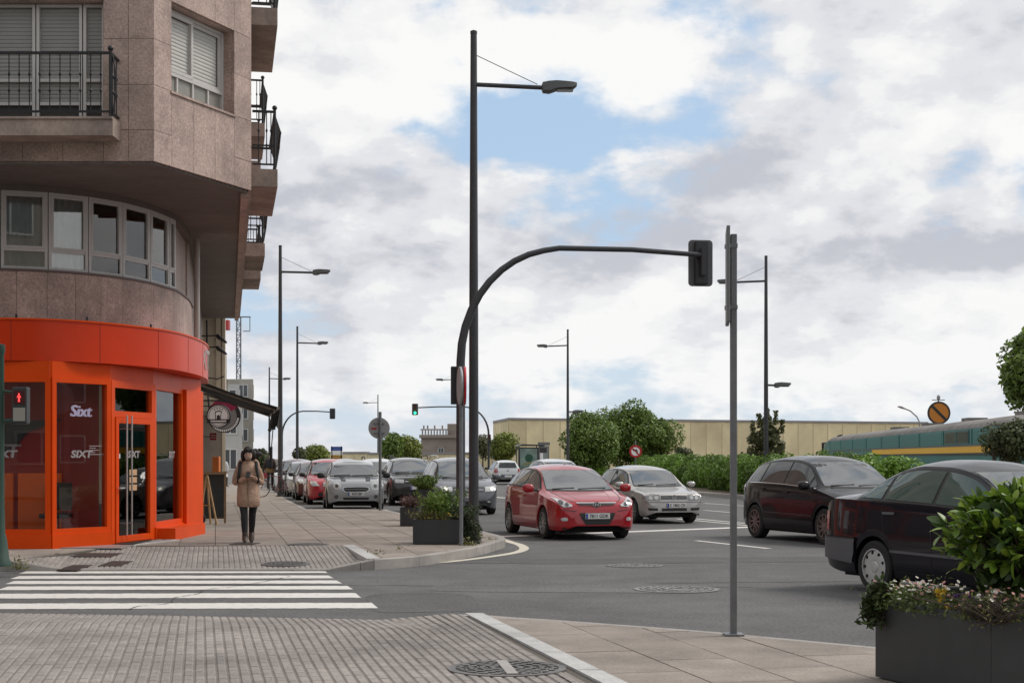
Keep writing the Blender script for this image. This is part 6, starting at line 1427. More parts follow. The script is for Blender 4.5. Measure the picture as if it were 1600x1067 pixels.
# ------------------------------------------------------------------ vegetation
def leaf_mat(name, col, isl=.4, trans=.25, rough=.55): return mat(name, col, rough, isl=isl, trans=trans, var=.32, scale=1.1)
LM_tree = leaf_mat('leaf_clipped', (.135, .205, .035), .45); LM_dark = leaf_mat('leaf_dark', (.085, .105, .04), .45); LM_hedge = mat('leaf_hedge', (.125, .225, .022), .5, isl=.4, trans=.25, rand=.28, var=.35, scale=.9); LM_yel = leaf_mat('leaf_yellowgreen', (.19, .23, .04), .4)
LM_olive = leaf_mat('leaf_olive', (.11, .12, .045), .45); M_bark = mat('bark', (.055, .042, .032), .9, var=.3, scale=20, bump=.4, bscale=60)
def leaves_mesh(name, pts, nrm, size, m, aspect=1.7, jit=.7, rng=None):
    """one small bent leaf (two triangles folded) per point"""
    rng = rng or nrg; n = len(pts); N = nrm + rng.normal(0, jit, (n, 3)); N /= np.linalg.norm(N, axis=1)[:, None] + 1e-9
    A = rng.normal(0, 1, (n, 3)); U = np.cross(N, A); U /= np.linalg.norm(U, axis=1)[:, None] + 1e-9; W = np.cross(N, U)
    s = size * rng.uniform(.65, 1.35, n)[:, None]; L_ = U * s * aspect / 2; B_ = W * s / 2
    V = np.stack([pts - L_, pts + B_ + N * s * .12, pts + L_, pts - B_ + N * s * .12], 1).reshape(-1, 3)
    me = bpy.data.meshes.new(name); me.vertices.add(4 * n); me.vertices.foreach_set('co', V.ravel()); me.loops.add(4 * n); me.loops.foreach_set('vertex_index', np.arange(4 * n, dtype=np.int32)); me.polygons.add(n)
    me.polygons.foreach_set('loop_start', np.arange(0, 4 * n, 4, dtype=np.int32)); me.polygons.foreach_set('loop_total', np.full(n, 4, dtype=np.int32)); me.update(calc_edges=True); me.validate(); me.materials.append(m); return me
def clump_points(blobs, n, squash=1., fill=.35, rng=None):
    """points spread over and through a set of (centre, radius) clumps"""
    rng = rng or nrg; C_ = np.array([b[0] for b in blobs]); Rr = np.array([b[1] for b in blobs]); w = Rr ** 2; w = w / w.sum(); k = rng.choice(len(blobs), n, p=w)
    D = rng.normal(0, 1, (n, 3)); D /= np.linalg.norm(D, axis=1)[:, None]; rad = Rr[k] * np.where(rng.random(n) < fill, rng.random(n) ** .5, rng.normal(1, .07, n))
    P = C_[k] + D * rad[:, None] * np.array([1, 1, squash]); return P, D
def crown_blobs(c, rx, ry, rz, n, rb, seed, skin=.85):
    g = np.random.default_rng(seed); out = []
    for i in range(n):
        d = g.normal(0, 1, 3); d /= np.linalg.norm(d); q = skin * g.uniform(.45, 1.06); out.append((np.array(c) + d * np.array([rx - rb, ry - rb, rz - rb]) * q / .90, rb * g.choice([.45, .7, .9, 1.15, 1.4])))
    return out
def tree(name, label, base, trunks, blobs, nleaf, size, m, group=None, h=None, tr=.09, cat='tree', fill=.35):
    t = thing(name, label, cat, base, 0, group); mb = MB()
    for (a, b) in trunks:
        mid = Vector(a).lerp(Vector(b), .5) + Vector((rnd.uniform(-.1, .1), 0, 0)); mb.tube(smoothpath([a, mid, b], 4), [tr * (1 - .6 * k / 8) for k in range(9)], 7)
        for k in range(5):
            e = Vector(blobs[rnd.randrange(len(blobs))][0]); mb.tube(smoothpath([b, Vector(b).lerp(e, .5) + Vector((0, 0, .15)), e], 3), [tr * .4, tr * .33, tr * .3, tr * .25, tr * .2, tr * .15, tr * .08], 5)
    mb.build('trunk', M_bark, t, smooth=True)
    P, D = clump_points(blobs, nleaf, 1., fill); me = leaves_mesh('crown', P, D + np.array([0, 0, .35]), size, m); link(bpy.data.objects.new('crown', me), t); return t
def px_tree(name, label, px0, px1, py0, py1, d, nb, rb, nleaf, size, m, trunks=1, seed=1, ground=.13, flat=1., group='trees and tall bushes beyond the road', cat='tree', fill=.35):
    cx = (px0 + px1) / 2; a, b = pt(px0, py1, d), pt(px1, py0, d); w = (b.x - a.x) / 2; h = (b.z - a.z) / 2; base = (pt(cx, YH, d).x, d, ground); cz = (a.z + b.z) / 2 - ground
    bl = crown_blobs((0, 0, cz), w, w * .9, h, nb, rb, seed); tk = []
    for k in range(trunks): x = (k - (trunks - 1) / 2) * w * .55; tk.append(((x * .9, 0, 0), (x * 1.1, 0, max(.3, cz - h * .35))))
    return tree(name, label, base, tk, bl, nleaf, size, m, group, cat=cat, fill=fill)
px_tree('clipped_tree', 'large rounded clipped tree, right one of the pair behind the silver hatchback', 918, 1064, 622, 740, 118, 75, .78, 30000, .125, LM_tree, 3, 3)
px_tree('clipped_tree', 'smaller rounded clipped tree, left one of the pair with a dark hollow side', 870, 968, 634, 750, 112, 58, .68, 21000, .12, LM_tree, 2, 4)
px_tree('leafy_tree', 'small leafy tree beside the bus shelter', 762, 814, 672, 728, 132, 26, .6, 7500, .13, LM_yel, 1, 5)
px_tree('leafy_tree', 'sparse dark twiggy tree behind the green traffic light', 742, 768, 676, 720, 128, 9, .45, 1300, .14, LM_olive, 1, 15)
px_tree('leafy_tree', 'loose yellowish tree behind the waiting cars, right of the round sign', 606, 664, 682, 722, 150, 16, .75, 3800, .18, LM_yel, 2, 6)
px_tree('leafy_tree', 'tall thin dark-leaved tree directly behind the round sign', 592, 630, 672, 722, 146, 10, .7, 2200, .18, LM_tree, 1, 16)
px_tree('leafy_tree', 'bushy yellow-green tree above the parked red car', 474, 514, 697, 724, 150, 12, .65, 2800, .18, LM_yel, 1, 7)
px_tree('leafy_tree', 'thin sparse tree left of the bushy one above the parked cars', 454, 480, 699, 722, 146, 7, .45, 800, .16, LM_olive, 1, 17)
cbl = []; gg = np.random.default_rng(77)
for k in range(80):
    q = gg.random() ** 1.4; rr = (1.5 * (1 - q) ** .9 + .15) * gg.uniform(.3, 1.0); a_ = gg.uniform(0, 6.28); cbl.append((np.array([rr * math.cos(a_), rr * math.sin(a_), .55 + 2.75 * q]), gg.uniform(.18, .36) * (1.15 - .6 * q)))
tree('conical_bush', 'pointed evergreen bush behind the hedge by the double-armed lamp', (pt(1198, YH, 72).x, 72, .13), [((0, 0, 0), (0, 0, 2.2))], cbl, 17000, .085, LM_olive, 'trees and tall bushes beyond the road')
px_tree('conical_bush', 'small pointed bush between the clipped trees and the signpost', 1052, 1080, 690, 724, 122, 7, .35, 900, .13, LM_dark, 1, 9)
px_tree('dark_bush', 'dark green bush at the far end of the left pavement', 392, 424, 694, 742, 100, 9, .5, 1800, .13, LM_dark, 1, 10, ZP)
px_tree('evergreen_shrub', 'dense evergreen shrub hiding the locomotive at the right edge', 1530, 1640, 650, 722, 40, 30, .30, 9500, .062, LM_dark, 3, 11)
px_tree('broadleaf_tree', 'broadleaf tree reaching into the picture at the top right edge', 1546, 1720, 506, 652, 62, 46, .62, 12000, .15, LM_tree, 1, 12, fill=.5)
for (px, py) in ((1186, 646), (1212, 641), (1199, 639), (1222, 655), (1176, 658)):      # loose upright shoots of the pointed bush
    p = pt(px, py + 22, 72); tb_ = bpy.data.objects.get('conical_bush'); k = 130; P = np.array([[p.x + nrg.normal(0, .05), 72 + nrg.normal(0, .1), p.z + q * .65] for q in nrg.random(k)]); me = leaves_mesh('shoot', P - np.array(tb_.location), np.zeros((k, 3)), .085, LM_olive); link(bpy.data.objects.new('shoot', me), tb_)
# hedge along the verge: one thing, its rounded clumps are parts
hg = thing('hedge', 'long rounded bright green hedge along the right side of the road', 'hedge', (10, 60, .13))
src = []
for v in range(4):
    bl = [(np.array([nrg.normal(0, .36), nrg.normal(0, .36), .85 + nrg.uniform(-.60, .50)]), nrg.uniform(.24, .40)) for _ in range(15)] + [(np.array([0, 0, .5]), .62)]
    P, D = clump_points(bl, 5200, 1., .2); src.append(leaves_mesh('hedge_clump', P, D + np.array([0, 0, .3]), .062, LM_hedge))
hp = [(12.4, 30), (11.9, 36), (11.0, 46), (10.45, 56), (10.1, 66), (9.9, 80), (9.8, 100), (9.8, 117)]; y = 45.; i = 0
while y < 117:
    x = float(np.interp(y, [p[1] for p in hp], [p[0] for p in hp])); o_ = bpy.data.objects.new('hedge_clump', src[i % 4]); link(o_, hg)
    o_.location = (x - 10 + rnd.uniform(-.12, .12), y - 60, 0); o_.rotation_euler = (0, 0, rnd.uniform(0, 6.28)); s_ = rnd.uniform(.92, 1.12); o_.scale = (s_, s_, rnd.uniform(.90, 1.06)); y += 1.45 if y < 80 else 1.8; i += 1
bk = thing('hedge', 'lower hedge between the clipped trees and the road', 'hedge', (6, 110, .13))
for k in range(8):
    o_ = bpy.data.objects.new('hedge_clump', src[k % 4]); link(o_, bk); o_.location = (-2.5 + k * 1.0, 2 - k * .2, -.35); o_.rotation_euler = (0, 0, k * 1.3); o_.scale = (.9, .9, .75)

# ------------------------------------------------------------------ planters
M_tub = mat('graphite_planter', (.030, .032, .033), .55, var=.12, scale=5, stain=.2, speck=.05); M_soil = mat('potting_soil', (.07, .045, .028), .95, var=.3, scale=20, bump=.5, bscale=40)
def tub(corners, z0, z1, label, soil=.05):
    cx = sum(c[0] for c in corners) / 4; cy = sum(c[1] for c in corners) / 4; t = thing('planter', label, 'planter', (cx, cy, z0), 0, 'graphite planters')
    P = [Vector((c[0] - cx, c[1] - cy)) for c in corners]; h = z1 - z0; I_ = [p * (1 - .03 / p.length) for p in P]; n = 4
    for i in range(4):      # four sheet-metal sides
        a, b = P[i], P[(i + 1) % 4]; u = (b - a).normalized(); ia, ib = I_[i], I_[(i + 1) % 4]; g = u * .0015
        MB().add([(*(a + g), .012), (*(b - g), .012), (*(b - g), h), (*(a + g), h), (*(ia + g), .012), (*(ib - g), .012), (*(ib - g), h), (*(ia + g), h)], [(0, 1, 2, 3), (5, 4, 7, 6), (3, 2, 6, 7), (0, 4, 5, 1), (0, 3, 7, 4), (1, 5, 6, 2)]).build('side_panel', M_tub, t)
    MB().prism([p * .96 for p in P], h - soil - .05, h - soil).build('soil', M_soil, t); MB().prism([p * .9 for p in P], 0, .012).build('base', M_under, t); return t
def scatter(region, z, n, hmax, size, m, name, parent_label, cat='plant', droop=None, hmin=0., seed=3, kind=None, lean=.2):
    pass
def stems_plant(name, label, c, rx, ry, h, nst, nleaf, size, m, seed, spread=.5, thing_=None, cat='plant'):
    g = np.random.default_rng(seed); t = thing(name, label, cat, c); mb = MB(); P = []; D = []
    for k in range(nst):
        a = g.uniform(0, 6.28); r_ = g.random() ** .5; x, y_ = rx * r_ * math.cos(a) * .6, ry * r_ * math.sin(a) * .6; hh = h * g.uniform(.6, 1.05); ex, ey = x + g.normal(0, spread) * rx, y_ + g.normal(0, spread) * ry
        pth = smoothpath([(x, y_, 0), ((x * 1.3 + ex) / 2.2, (y_ * 1.3 + ey) / 2.2, hh * .6), (ex, ey, hh)], 4); mb.tube(pth, [.006 * (1 - .7 * i / 8) for i in range(9)], 4)
        for j in range(nleaf // nst):
            q = g.random() ** .7; i = min(int(q * 8), 7); p = pth[i].lerp(pth[i + 1], q * 8 - i) + Vector(g.normal(0, .035, 3)); P.append(p[:]); D.append((g.normal(), g.normal(), .5))
    mb.build('stems', M_bark, t); me = leaves_mesh('foliage', np.array(P), np.array(D), size, m, 2.6, .6, g); link(bpy.data.objects.new('foliage', me), t); return t
# by the corner: box with bushy plant and trailing rosemary
a = gr(645, 850.5, ZP); b = gr(718, 850.5, ZP); w_ = b.x - a.x; Y0 = a.y
tub([(a.x, Y0), (b.x, Y0 + .03), (b.x + .02, Y0 + .8), (a.x + .02, Y0 + .77)], ZP, ZP + .42, 'square graphite planter at the kerb corner beside the lamp post')
LM_needle = leaf_mat('leaf_needle', (.12, .19, .03), .4); LM_rose = leaf_mat('leaf_rosemary', (.040, .062, .024), .4); LM_grass = leaf_mat('leaf_dry_grass', (.16, .155, .05), .4)
stems_plant('leafy_shrub', 'soft bright green shrub growing in the corner planter', (a.x + .42, Y0 + .35, ZP + .37), .30, .30, .50, 60, 4200, .021, LM_needle, 5)
stems_plant('low_plants', 'straggly low plants with yellow flowers in the corner planter front', (a.x + .35, Y0 + .14, ZP + .37), .38, .12, .16, 40, 700, .020, LM_grass, 6)
fl_ = thing('yellow_flowers', 'few small yellow flowers at the front of the corner planter', 'flowers', (a.x + .42, Y0 + .1, ZP + .40)); M_fy = mat('petal_yellow', (.65, .42, .02), .6)
for k, (x, z) in enumerate(((-.15, .03), (.18, .1), (.21, .07), (.0, .02), (-.22, .02))): MB().sell((x, .0, z + .02), (.018, .018, .012), 1., 8, 5).build('flower', M_fy, fl_)
def trailing(name, label, base, edge, n, length, m, seed, nl=26):
    g = np.random.default_rng(seed); t = thing(name, label, 'plant', base); mb = MB(); P = []
    for k in range(n):
        q = g.random(); e = Vector(edge[0]).lerp(Vector(edge[1]), q); out = Vector(edge[2]); L_ = length * g.uniform(.45, 1.05); r_ = g.uniform(.08, .30)
        pth = smoothpath([e - out * .15, e + Vector((0, 0, .12 * g.random())) + out * r_ * .5, e + out * r_ + Vector((g.normal(0, .03), g.normal(0, .03), -L_ * .4)), e + out * (r_ + .04) + Vector((g.normal(0, .04), g.normal(0, .04), -L_))], 4)
        mb.tube(pth, .004, 3)
        for j in range(nl): i = g.integers(0, len(pth) - 1); p = pth[i].lerp(pth[i + 1], g.random()) + Vector(g.normal(0, .018, 3)); P.append(p[:])
    mb.build('stems', M_bark, t); me = leaves_mesh('foliage', np.array(P), np.tile([0, 0, .6], (len(P), 1)), .02, m, 2.8, .8, g); link(bpy.data.objects.new('foliage', me), t)
trailing('trailing_rosemary', 'dark rosemary trailing over the road side of the corner planter', (b.x, Y0 + .4, ZP + .42), [(0, -.35, .0), (0, .4, .0), (1, -.1, 0)], 150, .44, LM_rose, 8, 34)
stems_plant('trailing_rosemary', 'dark rosemary tuft rising over the corner planter edge', (b.x + .08, Y0 + .35, ZP + .36), .2, .3, .26, 40, 1600, .018, LM_rose, 9)
a2 = gr(625, 822, ZP); tub([(a2.x, a2.y), (a2.x + .40, a2.y), (a2.x + .42, a2.y + .6), (a2.x + .02, a2.y + .6)], ZP, ZP + .40, 'small graphite planter with heather behind the corner planter')
stems_plant('heather', 'brownish pink heather in the small planter', (a2.x + .2, a2.y + .25, ZP + .36), .2, .25, .24, 46, 1500, .018, leaf_mat('leaf_heather', (.15, .085, .075), .4), 12)
a3 = gr(650, 812, ZP); tub([(a3.x, a3.y), (a3.x + .42, a3.y), (a3.x + .43, a3.y + .4), (a3.x + .01, a3.y + .4)], ZP, ZP + .72, 'tall graphite planter nearest the waiting off-roader')
stems_plant('leafy_shrub', 'bright green shrub in the tall planter', (a3.x + .2, a3.y + .2, ZP + .66), .32, .26, .36, 50, 2600, .022, LM_needle, 13)
# foreground tub at the lower right
c0, c1 = Vector((2.485, 10.68)), Vector((2.915, 9.5)); pr = Vector((1.18, .43)).normalized() * 1.05
tub([tuple(c0), tuple(c1), tuple(c1 + pr), tuple(c0 + pr)], ZN, ZN + .54, 'large graphite planter in the lower right foreground')
ZT = ZN + .50; ctr = (c0 + c1) / 2 + pr * .5
# laurel: big leaves, each one a part
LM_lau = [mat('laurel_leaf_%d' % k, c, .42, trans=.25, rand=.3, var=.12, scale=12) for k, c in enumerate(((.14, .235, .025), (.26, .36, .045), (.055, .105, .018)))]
def laurel_leaf(m):
    mb = MB(); n = 6; V = []
    for i in range(n + 1):
        t = i / n; w = .5 * math.sin(math.pi * min(1, t * .92 + .04)) ** .75 * (1 - .12 * t); z = -.20 * t * t; V += [(t, -w * .52, z + .10 * w), (t, 0, z), (t, w * .52, z + .10 * w)]
    mb.add(V, [q for i in range(n) for q in ((i * 3, i * 3 + 3, i * 3 + 4, i * 3 + 1), (i * 3 + 1, i * 3 + 4, i * 3 + 5, i * 3 + 2))])
    o_ = mb.build('laurel_leaf', m, None, smooth=True, ang=180); me = o_.data; C.objects.unlink(o_); bpy.data.objects.remove(o_); return me
lm = [laurel_leaf(m) for m in LM_lau]
lau = thing('laurel_bush', 'glossy broad-leaved laurel bush growing in the foreground planter', 'bush', (3.38, 10.15, ZT)); g = np.random.default_rng(21); tw = MB(); cnt = 0; stuffP = []
tips = []
for k in range(270):
    a = g.uniform(0, 6.28); el = g.uniform(-.25, 1.45); rr = g.uniform(.78, 1.0) if k < 180 else g.uniform(.35, .75); d = Vector((math.cos(a) * math.cos(el), math.sin(a) * math.cos(el), math.sin(el)))
    tips.append((Vector((d.x * .60 * rr, d.y * .50 * rr, .42 + d.z * .42 * rr)), d))
tips.sort(key=lambda q: q[0].y + abs(q[0].x) * .2)
for i, (tip, d) in enumerate(tips):
    root = Vector((tip.x * .2, tip.y * .2, .02)); tw.tube(smoothpath([root, root.lerp(tip, .5) + Vector((0, 0, .08)), tip], 3), [.010, .009, .008, .007, .006, .005, .003], 5)
    nl = 6
    for j in range(nl):
        q = j / nl; ax = d * .8 + Vector(g.normal(0, .55, 3)) + Vector((0, 0, .15)); ax.normalize(); p = tip - d * (.14 * q) + Vector(g.normal(0, .02, 3)); L_ = g.uniform(.075, .132) * (1 if j else .8)
        up = Vector((0, 0, 1)) + Vector(g.normal(0, .45, 3)); y_ = up.cross(ax).normalized(); z_ = ax.cross(y_); Mx = Matrix((ax, y_, z_)).transposed(); mi_ = 1 if (j == 0 and g.random() < .6) else (2 if g.random() < .25 else 0)
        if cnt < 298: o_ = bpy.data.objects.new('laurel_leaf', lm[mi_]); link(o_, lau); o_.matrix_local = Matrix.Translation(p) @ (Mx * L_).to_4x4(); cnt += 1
        else: stuffP.append((p, Mx * L_, mi_))
mb = MB()
for p, M3, mi_ in stuffP: s_ = lm[mi_]; mb.add([p + M3 @ v.co for v in s_.vertices], [tuple(f.vertices) for f in s_.polygons], LM_lau[mi_])
o_ = mb.build('laurel_leaves', None, lau, smooth=True, ang=180); o_['kind'] = 'stuff'; tw.build('twigs', M_bark, lau)
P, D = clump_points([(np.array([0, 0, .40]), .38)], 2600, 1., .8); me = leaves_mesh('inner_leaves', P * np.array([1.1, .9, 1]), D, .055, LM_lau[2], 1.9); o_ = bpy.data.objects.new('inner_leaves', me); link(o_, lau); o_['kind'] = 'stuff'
# daisies and other bedding
LM_bed = leaf_mat('leaf_bedding', (.11, .145, .04), .4); M_pw = mat('petal_white', (.80, .78, .76), .6, trans=.2); M_pp = mat('petal_pink', (.62, .26, .32), .6, trans=.2); M_eye = mat('flower_eye', (.55, .38, .04), .7); M_pv = mat('petal_violet', (.14, .03, .25), .6)
def bedding(name, label, cs, n, h, nfl, seed, size=.016):
    g = np.random.default_rng(seed); ox, oy = cs[0][:2]; t = thing(name, label, 'flowers', (ox, oy, ZT)); P = []; stems = MB(); pet = {0: MB(), 1: MB()}; eye = MB()
    for k in range(n):
        c = cs[g.integers(0, len(cs))]; P.append((c[0] - ox + g.normal(0, c[2]), c[1] - oy + g.normal(0, c[2]), abs(g.normal(0, h * .5))))
    me = leaves_mesh('foliage', np.array(P), np.tile([0, 0, .7], (n, 1)), size, LM_bed, 2.4, .8, g); o_ = bpy.data.objects.new('foliage', me); link(o_, t); o_['kind'] = 'stuff'
    for k in range(nfl):
        c = cs[g.integers(0, len(cs))]; x, y_ = c[0] - ox + g.normal(0, c[2] * 1.1), c[1] - oy + g.normal(0, c[2]); z = h * g.uniform(.55, 1.5); stems.tube([(x * .9, y_ * .9, 0), (x, y_, z)], .0015, 3)
        tn = Vector((g.normal(0, .35), -.5 + g.normal(0, .3), 1)).normalized(); u = tn.cross(Vector((1, 0, 0))).normalized(); v = tn.cross(u); r_ = g.uniform(.011, .017); cc = Vector((x, y_, z)); q = pet[1 if g.random() < .42 else 0]
        ring = []
        for j in range(20): rr = r_ * (1 if j % 2 else .72); a_ = 2 * math.pi * j / 20; ring.append(cc + (u * math.cos(a_) + v * math.sin(a_)) * rr)
        q.add([cc] + ring, [(0, 1 + j, 1 + (j + 1) % 20) for j in range(20)]); eye.add([cc + tn * .002] + [cc + tn * .002 + (u * math.cos(a_) + v * math.sin(a_)) * r_ * .35 for a_ in [2 * math.pi * j / 8 for j in range(8)]], [(0, 1 + j, 1 + (j + 1) % 8) for j in range(8)])
    stems.build('stems', LM_bed, t)['kind'] = 'stuff'
    for b_, nm, mm in ((pet[0], 'white_petals', M_pw), (pet[1], 'pink_petals', M_pp), (eye, 'flower_eyes', M_eye)): o_ = b_.build(nm, mm, t); o_['kind'] = 'stuff'
def on(t, s_, w): p = c0.lerp(c1, t) + pr * s_; return (p.x, p.y, w)
bedding('daisies', 'white and pink daisies at the far left corner of the foreground planter', [on(.12, .14, .10), on(.05, .35, .10), on(.3, .12, .09)], 2600, .12, 120, 31)
bedding('daisies', 'white and pink daisies along the near corner of the foreground planter', [on(.80, .12, .09), on(.92, .28, .10), on(.95, .5, .10), on(.9, .75, .1)], 3200, .13, 190, 32)
bedding('low_greenery', 'dense low greenery between the two daisy clumps of the foreground planter', [on(.5, .12, .10), on(.55, .3, .1)], 1600, .08, 10, 33)
q = on(.46, .12, 0); ya = thing('pansy', 'bright yellow pansies in the middle of the foreground planter', 'flowers', (q[0], q[1], ZT))
for k in range(9): MB().sell((g.normal(0, .03), g.normal(0, .025), .07 + .022 * (k % 4)), (.022, .012, .020), .9, 8, 5).build('flower', M_fy, ya)
q = on(.62, .1, 0); yb = thing('pansy', 'small orange yellow pansies right of the bright yellow ones', 'flowers', (q[0], q[1], ZT))
for k in range(5): MB().sell((g.normal(0, .03), g.normal(0, .02), .04 + .012 * (k % 3)), (.018, .012, .015), .9, 8, 5).build('flower', mat('petal_gold', (.6, .32, .02), .6), yb)
q = on(.60, .22, 0); yv = thing('violet_flowers', 'small violet flowers behind the yellow pansies', 'flowers', (q[0], q[1], ZT))
for k in range(8): MB().sell((g.normal(0, .05), g.normal(0, .03), .11 + .008 * (k % 3)), (.014, .01, .010), .9, 7, 5).build('flower', M_pv, yv)
trailing('trailing_greenery', 'leafy greenery trailing over the left corner of the foreground planter', (c0.x, c0.y, ZT + .05), [(0.02, 0, 0), (.05, -.10, 0), (-.35, -.05, 0)], 22, .20, leaf_mat('leaf_trail', (.055, .085, .022), .4), 35, 36)
stems_plant('dry_grass', 'tuft of dry grass spilling over the near corner of the foreground planter', (c1.x + .03, c1.y + .05, ZT), .2, .14, .17, 60, 300, .012, LM_grass, 36, 1.0)
# weeds in the kerb joints
wd = MB(); g = np.random.default_rng(40); P = []
for px, py, n in ((592, 876, 60), (622, 872, 30), (640, 870, 25), (731, 861, 110), (760, 851, 40), (30, 889, 60)):
    c = gr(px, py, .05)
    for k in range(n): P.append((c.x + g.normal(0, .07), c.y + g.normal(0, .03), .05 + abs(g.normal(0, .07)) + (.08 if n > 100 else 0) * g.random()))
me = leaves_mesh('weeds', np.array(P), np.tile([0, -.5, .3], (len(P), 1)), .022, LM_grass, 3.2, .5, g); o_ = bpy.data.objects.new('weeds', me); link(o_); tag(o_, 'tufts of weeds and grass growing along the kerb', 'weeds', None, 'stuff')
# ------------------------------------------------------------------ people
M_skin = mat('skin', (.46, .27, .20), .55, var=.05, scale=20); M_hair = mat('dark_hair', (.012, .009, .008), .55, bump=.5, bscale=90)
def skin_body(parent, joints, edges, radii, root, m):
    """continuous body grown from a skeleton"""
    me = bpy.data.meshes.new('sk'); me.from_pydata(joints, edges, []); o = bpy.data.objects.new('sk', me); C.objects.link(o); o.modifiers.new('s', 'SKIN'); o.modifiers['s'].use_smooth_shade = True
    sv = me.skin_vertices[0].data
    for i, r_ in enumerate(radii): sv[i].radius = (r_, r_) if not hasattr(r_, '__len__') else r_; sv[i].use_root = (i == root)
    o.modifiers.new('u', 'SUBSURF').levels = 2; o.modifiers['u'].render_levels = 2
    dg = bpy.context.evaluated_depsgraph_get(); nm = bpy.data.meshes.new_from_object(o.evaluated_get(dg)); C.objects.unlink(o); bpy.data.objects.remove(o); nm.materials.clear(); nm.materials.append(m); nm.name = 'body'
    nm.polygons.foreach_set('use_smooth', [True] * len(nm.polygons)); b = bpy.data.objects.new('body', nm); link(b, parent); return b
def ell(c, rx, ry, n=18, tilt=0., e=1.):
    out = []
    for k in range(n): q = 2 * math.pi * k / n; a, b = math.cos(q), math.sin(q); out.append(Vector((c[0] + rx * math.copysign(abs(a) ** e, a), c[1] + ry * math.copysign(abs(b) ** e, b), c[2] + tilt * b)))
    return out
def person(label, loc, rz, pose, sc, cols):
    """local frame: facing -Y, 1.70 m tall"""
    t = thing('person', label, 'person', loc, rz); t.scale = (sc,) * 3; A = pose; J = []; E = []; Rd = []
    def add(p, r_, par=None):
        J.append(tuple(p)); Rd.append(r_)
        if par is not None: E.append((par, len(J) - 1))
        return len(J) - 1
    pel = add((0, 0, .92), .13); ab = add((0, .0, 1.08), .115, pel); ch = add((0, .01, 1.26), .135, ab); nb = add((0, .015, 1.42), .055, ch); nk = add((0, -.005, 1.49), .05, nb); hc = add((0, A['hy'], 1.57), .082, nk); ht = add((0, A['hy'] * .8, 1.66), .07, hc)
    for sg in (1, -1):
        L_ = A['legs'][0 if sg > 0 else 1]; hp = add((sg * .09, 0, .88), .085, pel); kn = add((sg * .07, L_[0][0], L_[0][1]), .058, hp); an = add((sg * .055, L_[1][0], L_[1][1]), .026, kn); add((sg * .056, L_[1][0] * .7 + L_[2][0] * .3, L_[1][1] * .7 + L_[2][1] * .3 - .01), .016, an)
        R_ = A['arms'][0 if sg > 0 else 1]; shd = add((sg * .17, .01, 1.37), .06, ch); el = add(R_[0], .043, shd); wr = add(R_[1], .028, el); add(R_[2], .026, wr)
    skin_body(t, J, E, Rd, pel, M_skin)
    # trousers, shoes
    for i, sg in enumerate((1, -1)):
        L_ = A['legs'][i]; pth = [(sg * .09, 0, .94), (sg * .09, L_[0][0] * .5, (.90 + L_[0][1]) / 2), (sg * .07, L_[0][0], L_[0][1]), (sg * .063, (L_[0][0] + L_[1][0]) / 2 + .01, (L_[0][1] + L_[1][1]) / 2), (sg * .055, L_[1][0], L_[1][1] + .02)]
        MB().tube(smoothpath(pth, 4), [.095, .092, .088, .084, .08, .075, .071, .067, .064, .063, .062, .061, .059, .056, .052, .048, .046], 14).build('trouser_leg', cols['trousers'], t, smooth=True)
        ax, az = L_[1]; tx, tz = L_[2]; d = Vector((0, tx - ax, tz - az)); mb = MB(); p0 = Vector((sg * .056, ax, az)); rr = []; d = d.normalized() * .13
        mb.tube([p0 + Vector((0, 0, -.04)), p0 + Vector((0, .005, .10))], [.052, .05], 12)
        for u, w, h in ((-.45, .034, .06), (-.25, .046, .10), (.1, .048, .105), (.7, .052, .075), (1.15, .046, .055), (1.5, .024, .035)):
            c = p0 + d * u; n = d.normalized(); up = Vector((0, -n.z, n.y)); up = up if up.z > 0 else -up; c = c - up * .055
            rr.append([c + Vector((w * math.cos(q), 0, 0)) + up * (h * (.5 + .5 * math.sin(q))) for q in [2 * math.pi * k / 12 for k in range(12)]])
        mb.rings(rr); mb.build('shoe', cols['shoes'], t, smooth=True)
    # coat and sleeves
    R_ = [ell((0, .0, z), rx, ry, 22, 0, .9) for z, rx, ry in cols['coat_prof']]; MB().rings(R_).build('coat', cols['coat'], t, smooth=True, ang=70)
    for i, sg in enumerate((1, -1)):
        a = A['arms'][i]; el, wr = Vector(a[0]), Vector(a[1]); sh = Vector((sg * .135, .01, 1.38)); pth = smoothpath([sh, sh.lerp(el, .45) + Vector((sg * .02, 0, 0)), el, el.lerp(wr, .55), wr], 4); n = len(pth)
        MB().tube(pth, [cols['sleeve'] * (1 - .35 * k / (n - 1)) * (1 + .05 * math.sin(k * 2.4)) for k in range(n)], 14).build('sleeve', cols['coat'], t, smooth=True)
        # hand: palm, four unequal curled fingers, thumb
        hd_ = Vector(a[2]); f = (hd_ - wr).normalized(); side = f.cross(Vector((0, 0, 1))).normalized() if abs(f.z) < .9 else Vector((1, 0, 0)); nn = side.cross(f)
        cp = wr + f * .055; mb = MB(); mb.sell(cp, (.038, .045, .018), .8, 10, 7, M=Matrix((side, f, nn)).transposed())
        for k, (o_, ln) in enumerate(((-.028, .065), (-.010, .075), (.009, .070), (.027, .055))):
            b = cp + f * .04 + side * o_; mb.tube([b, b + f * ln * .5 - nn * .006 * (1 if A.get('curl') else 1), b + f * ln * .8 - nn * .028], [.0095, .009, .007], 6)
        b = cp + side * (-.036 * sg) - f * .01; mb.tube([b, b + side * (-.028 * sg) + f * .025, b + side * (-.030 * sg) + f * .055 - nn * .012], [.011, .010, .008], 6)
        mb.build('hand', M_skin, t, smooth=True)
    return t
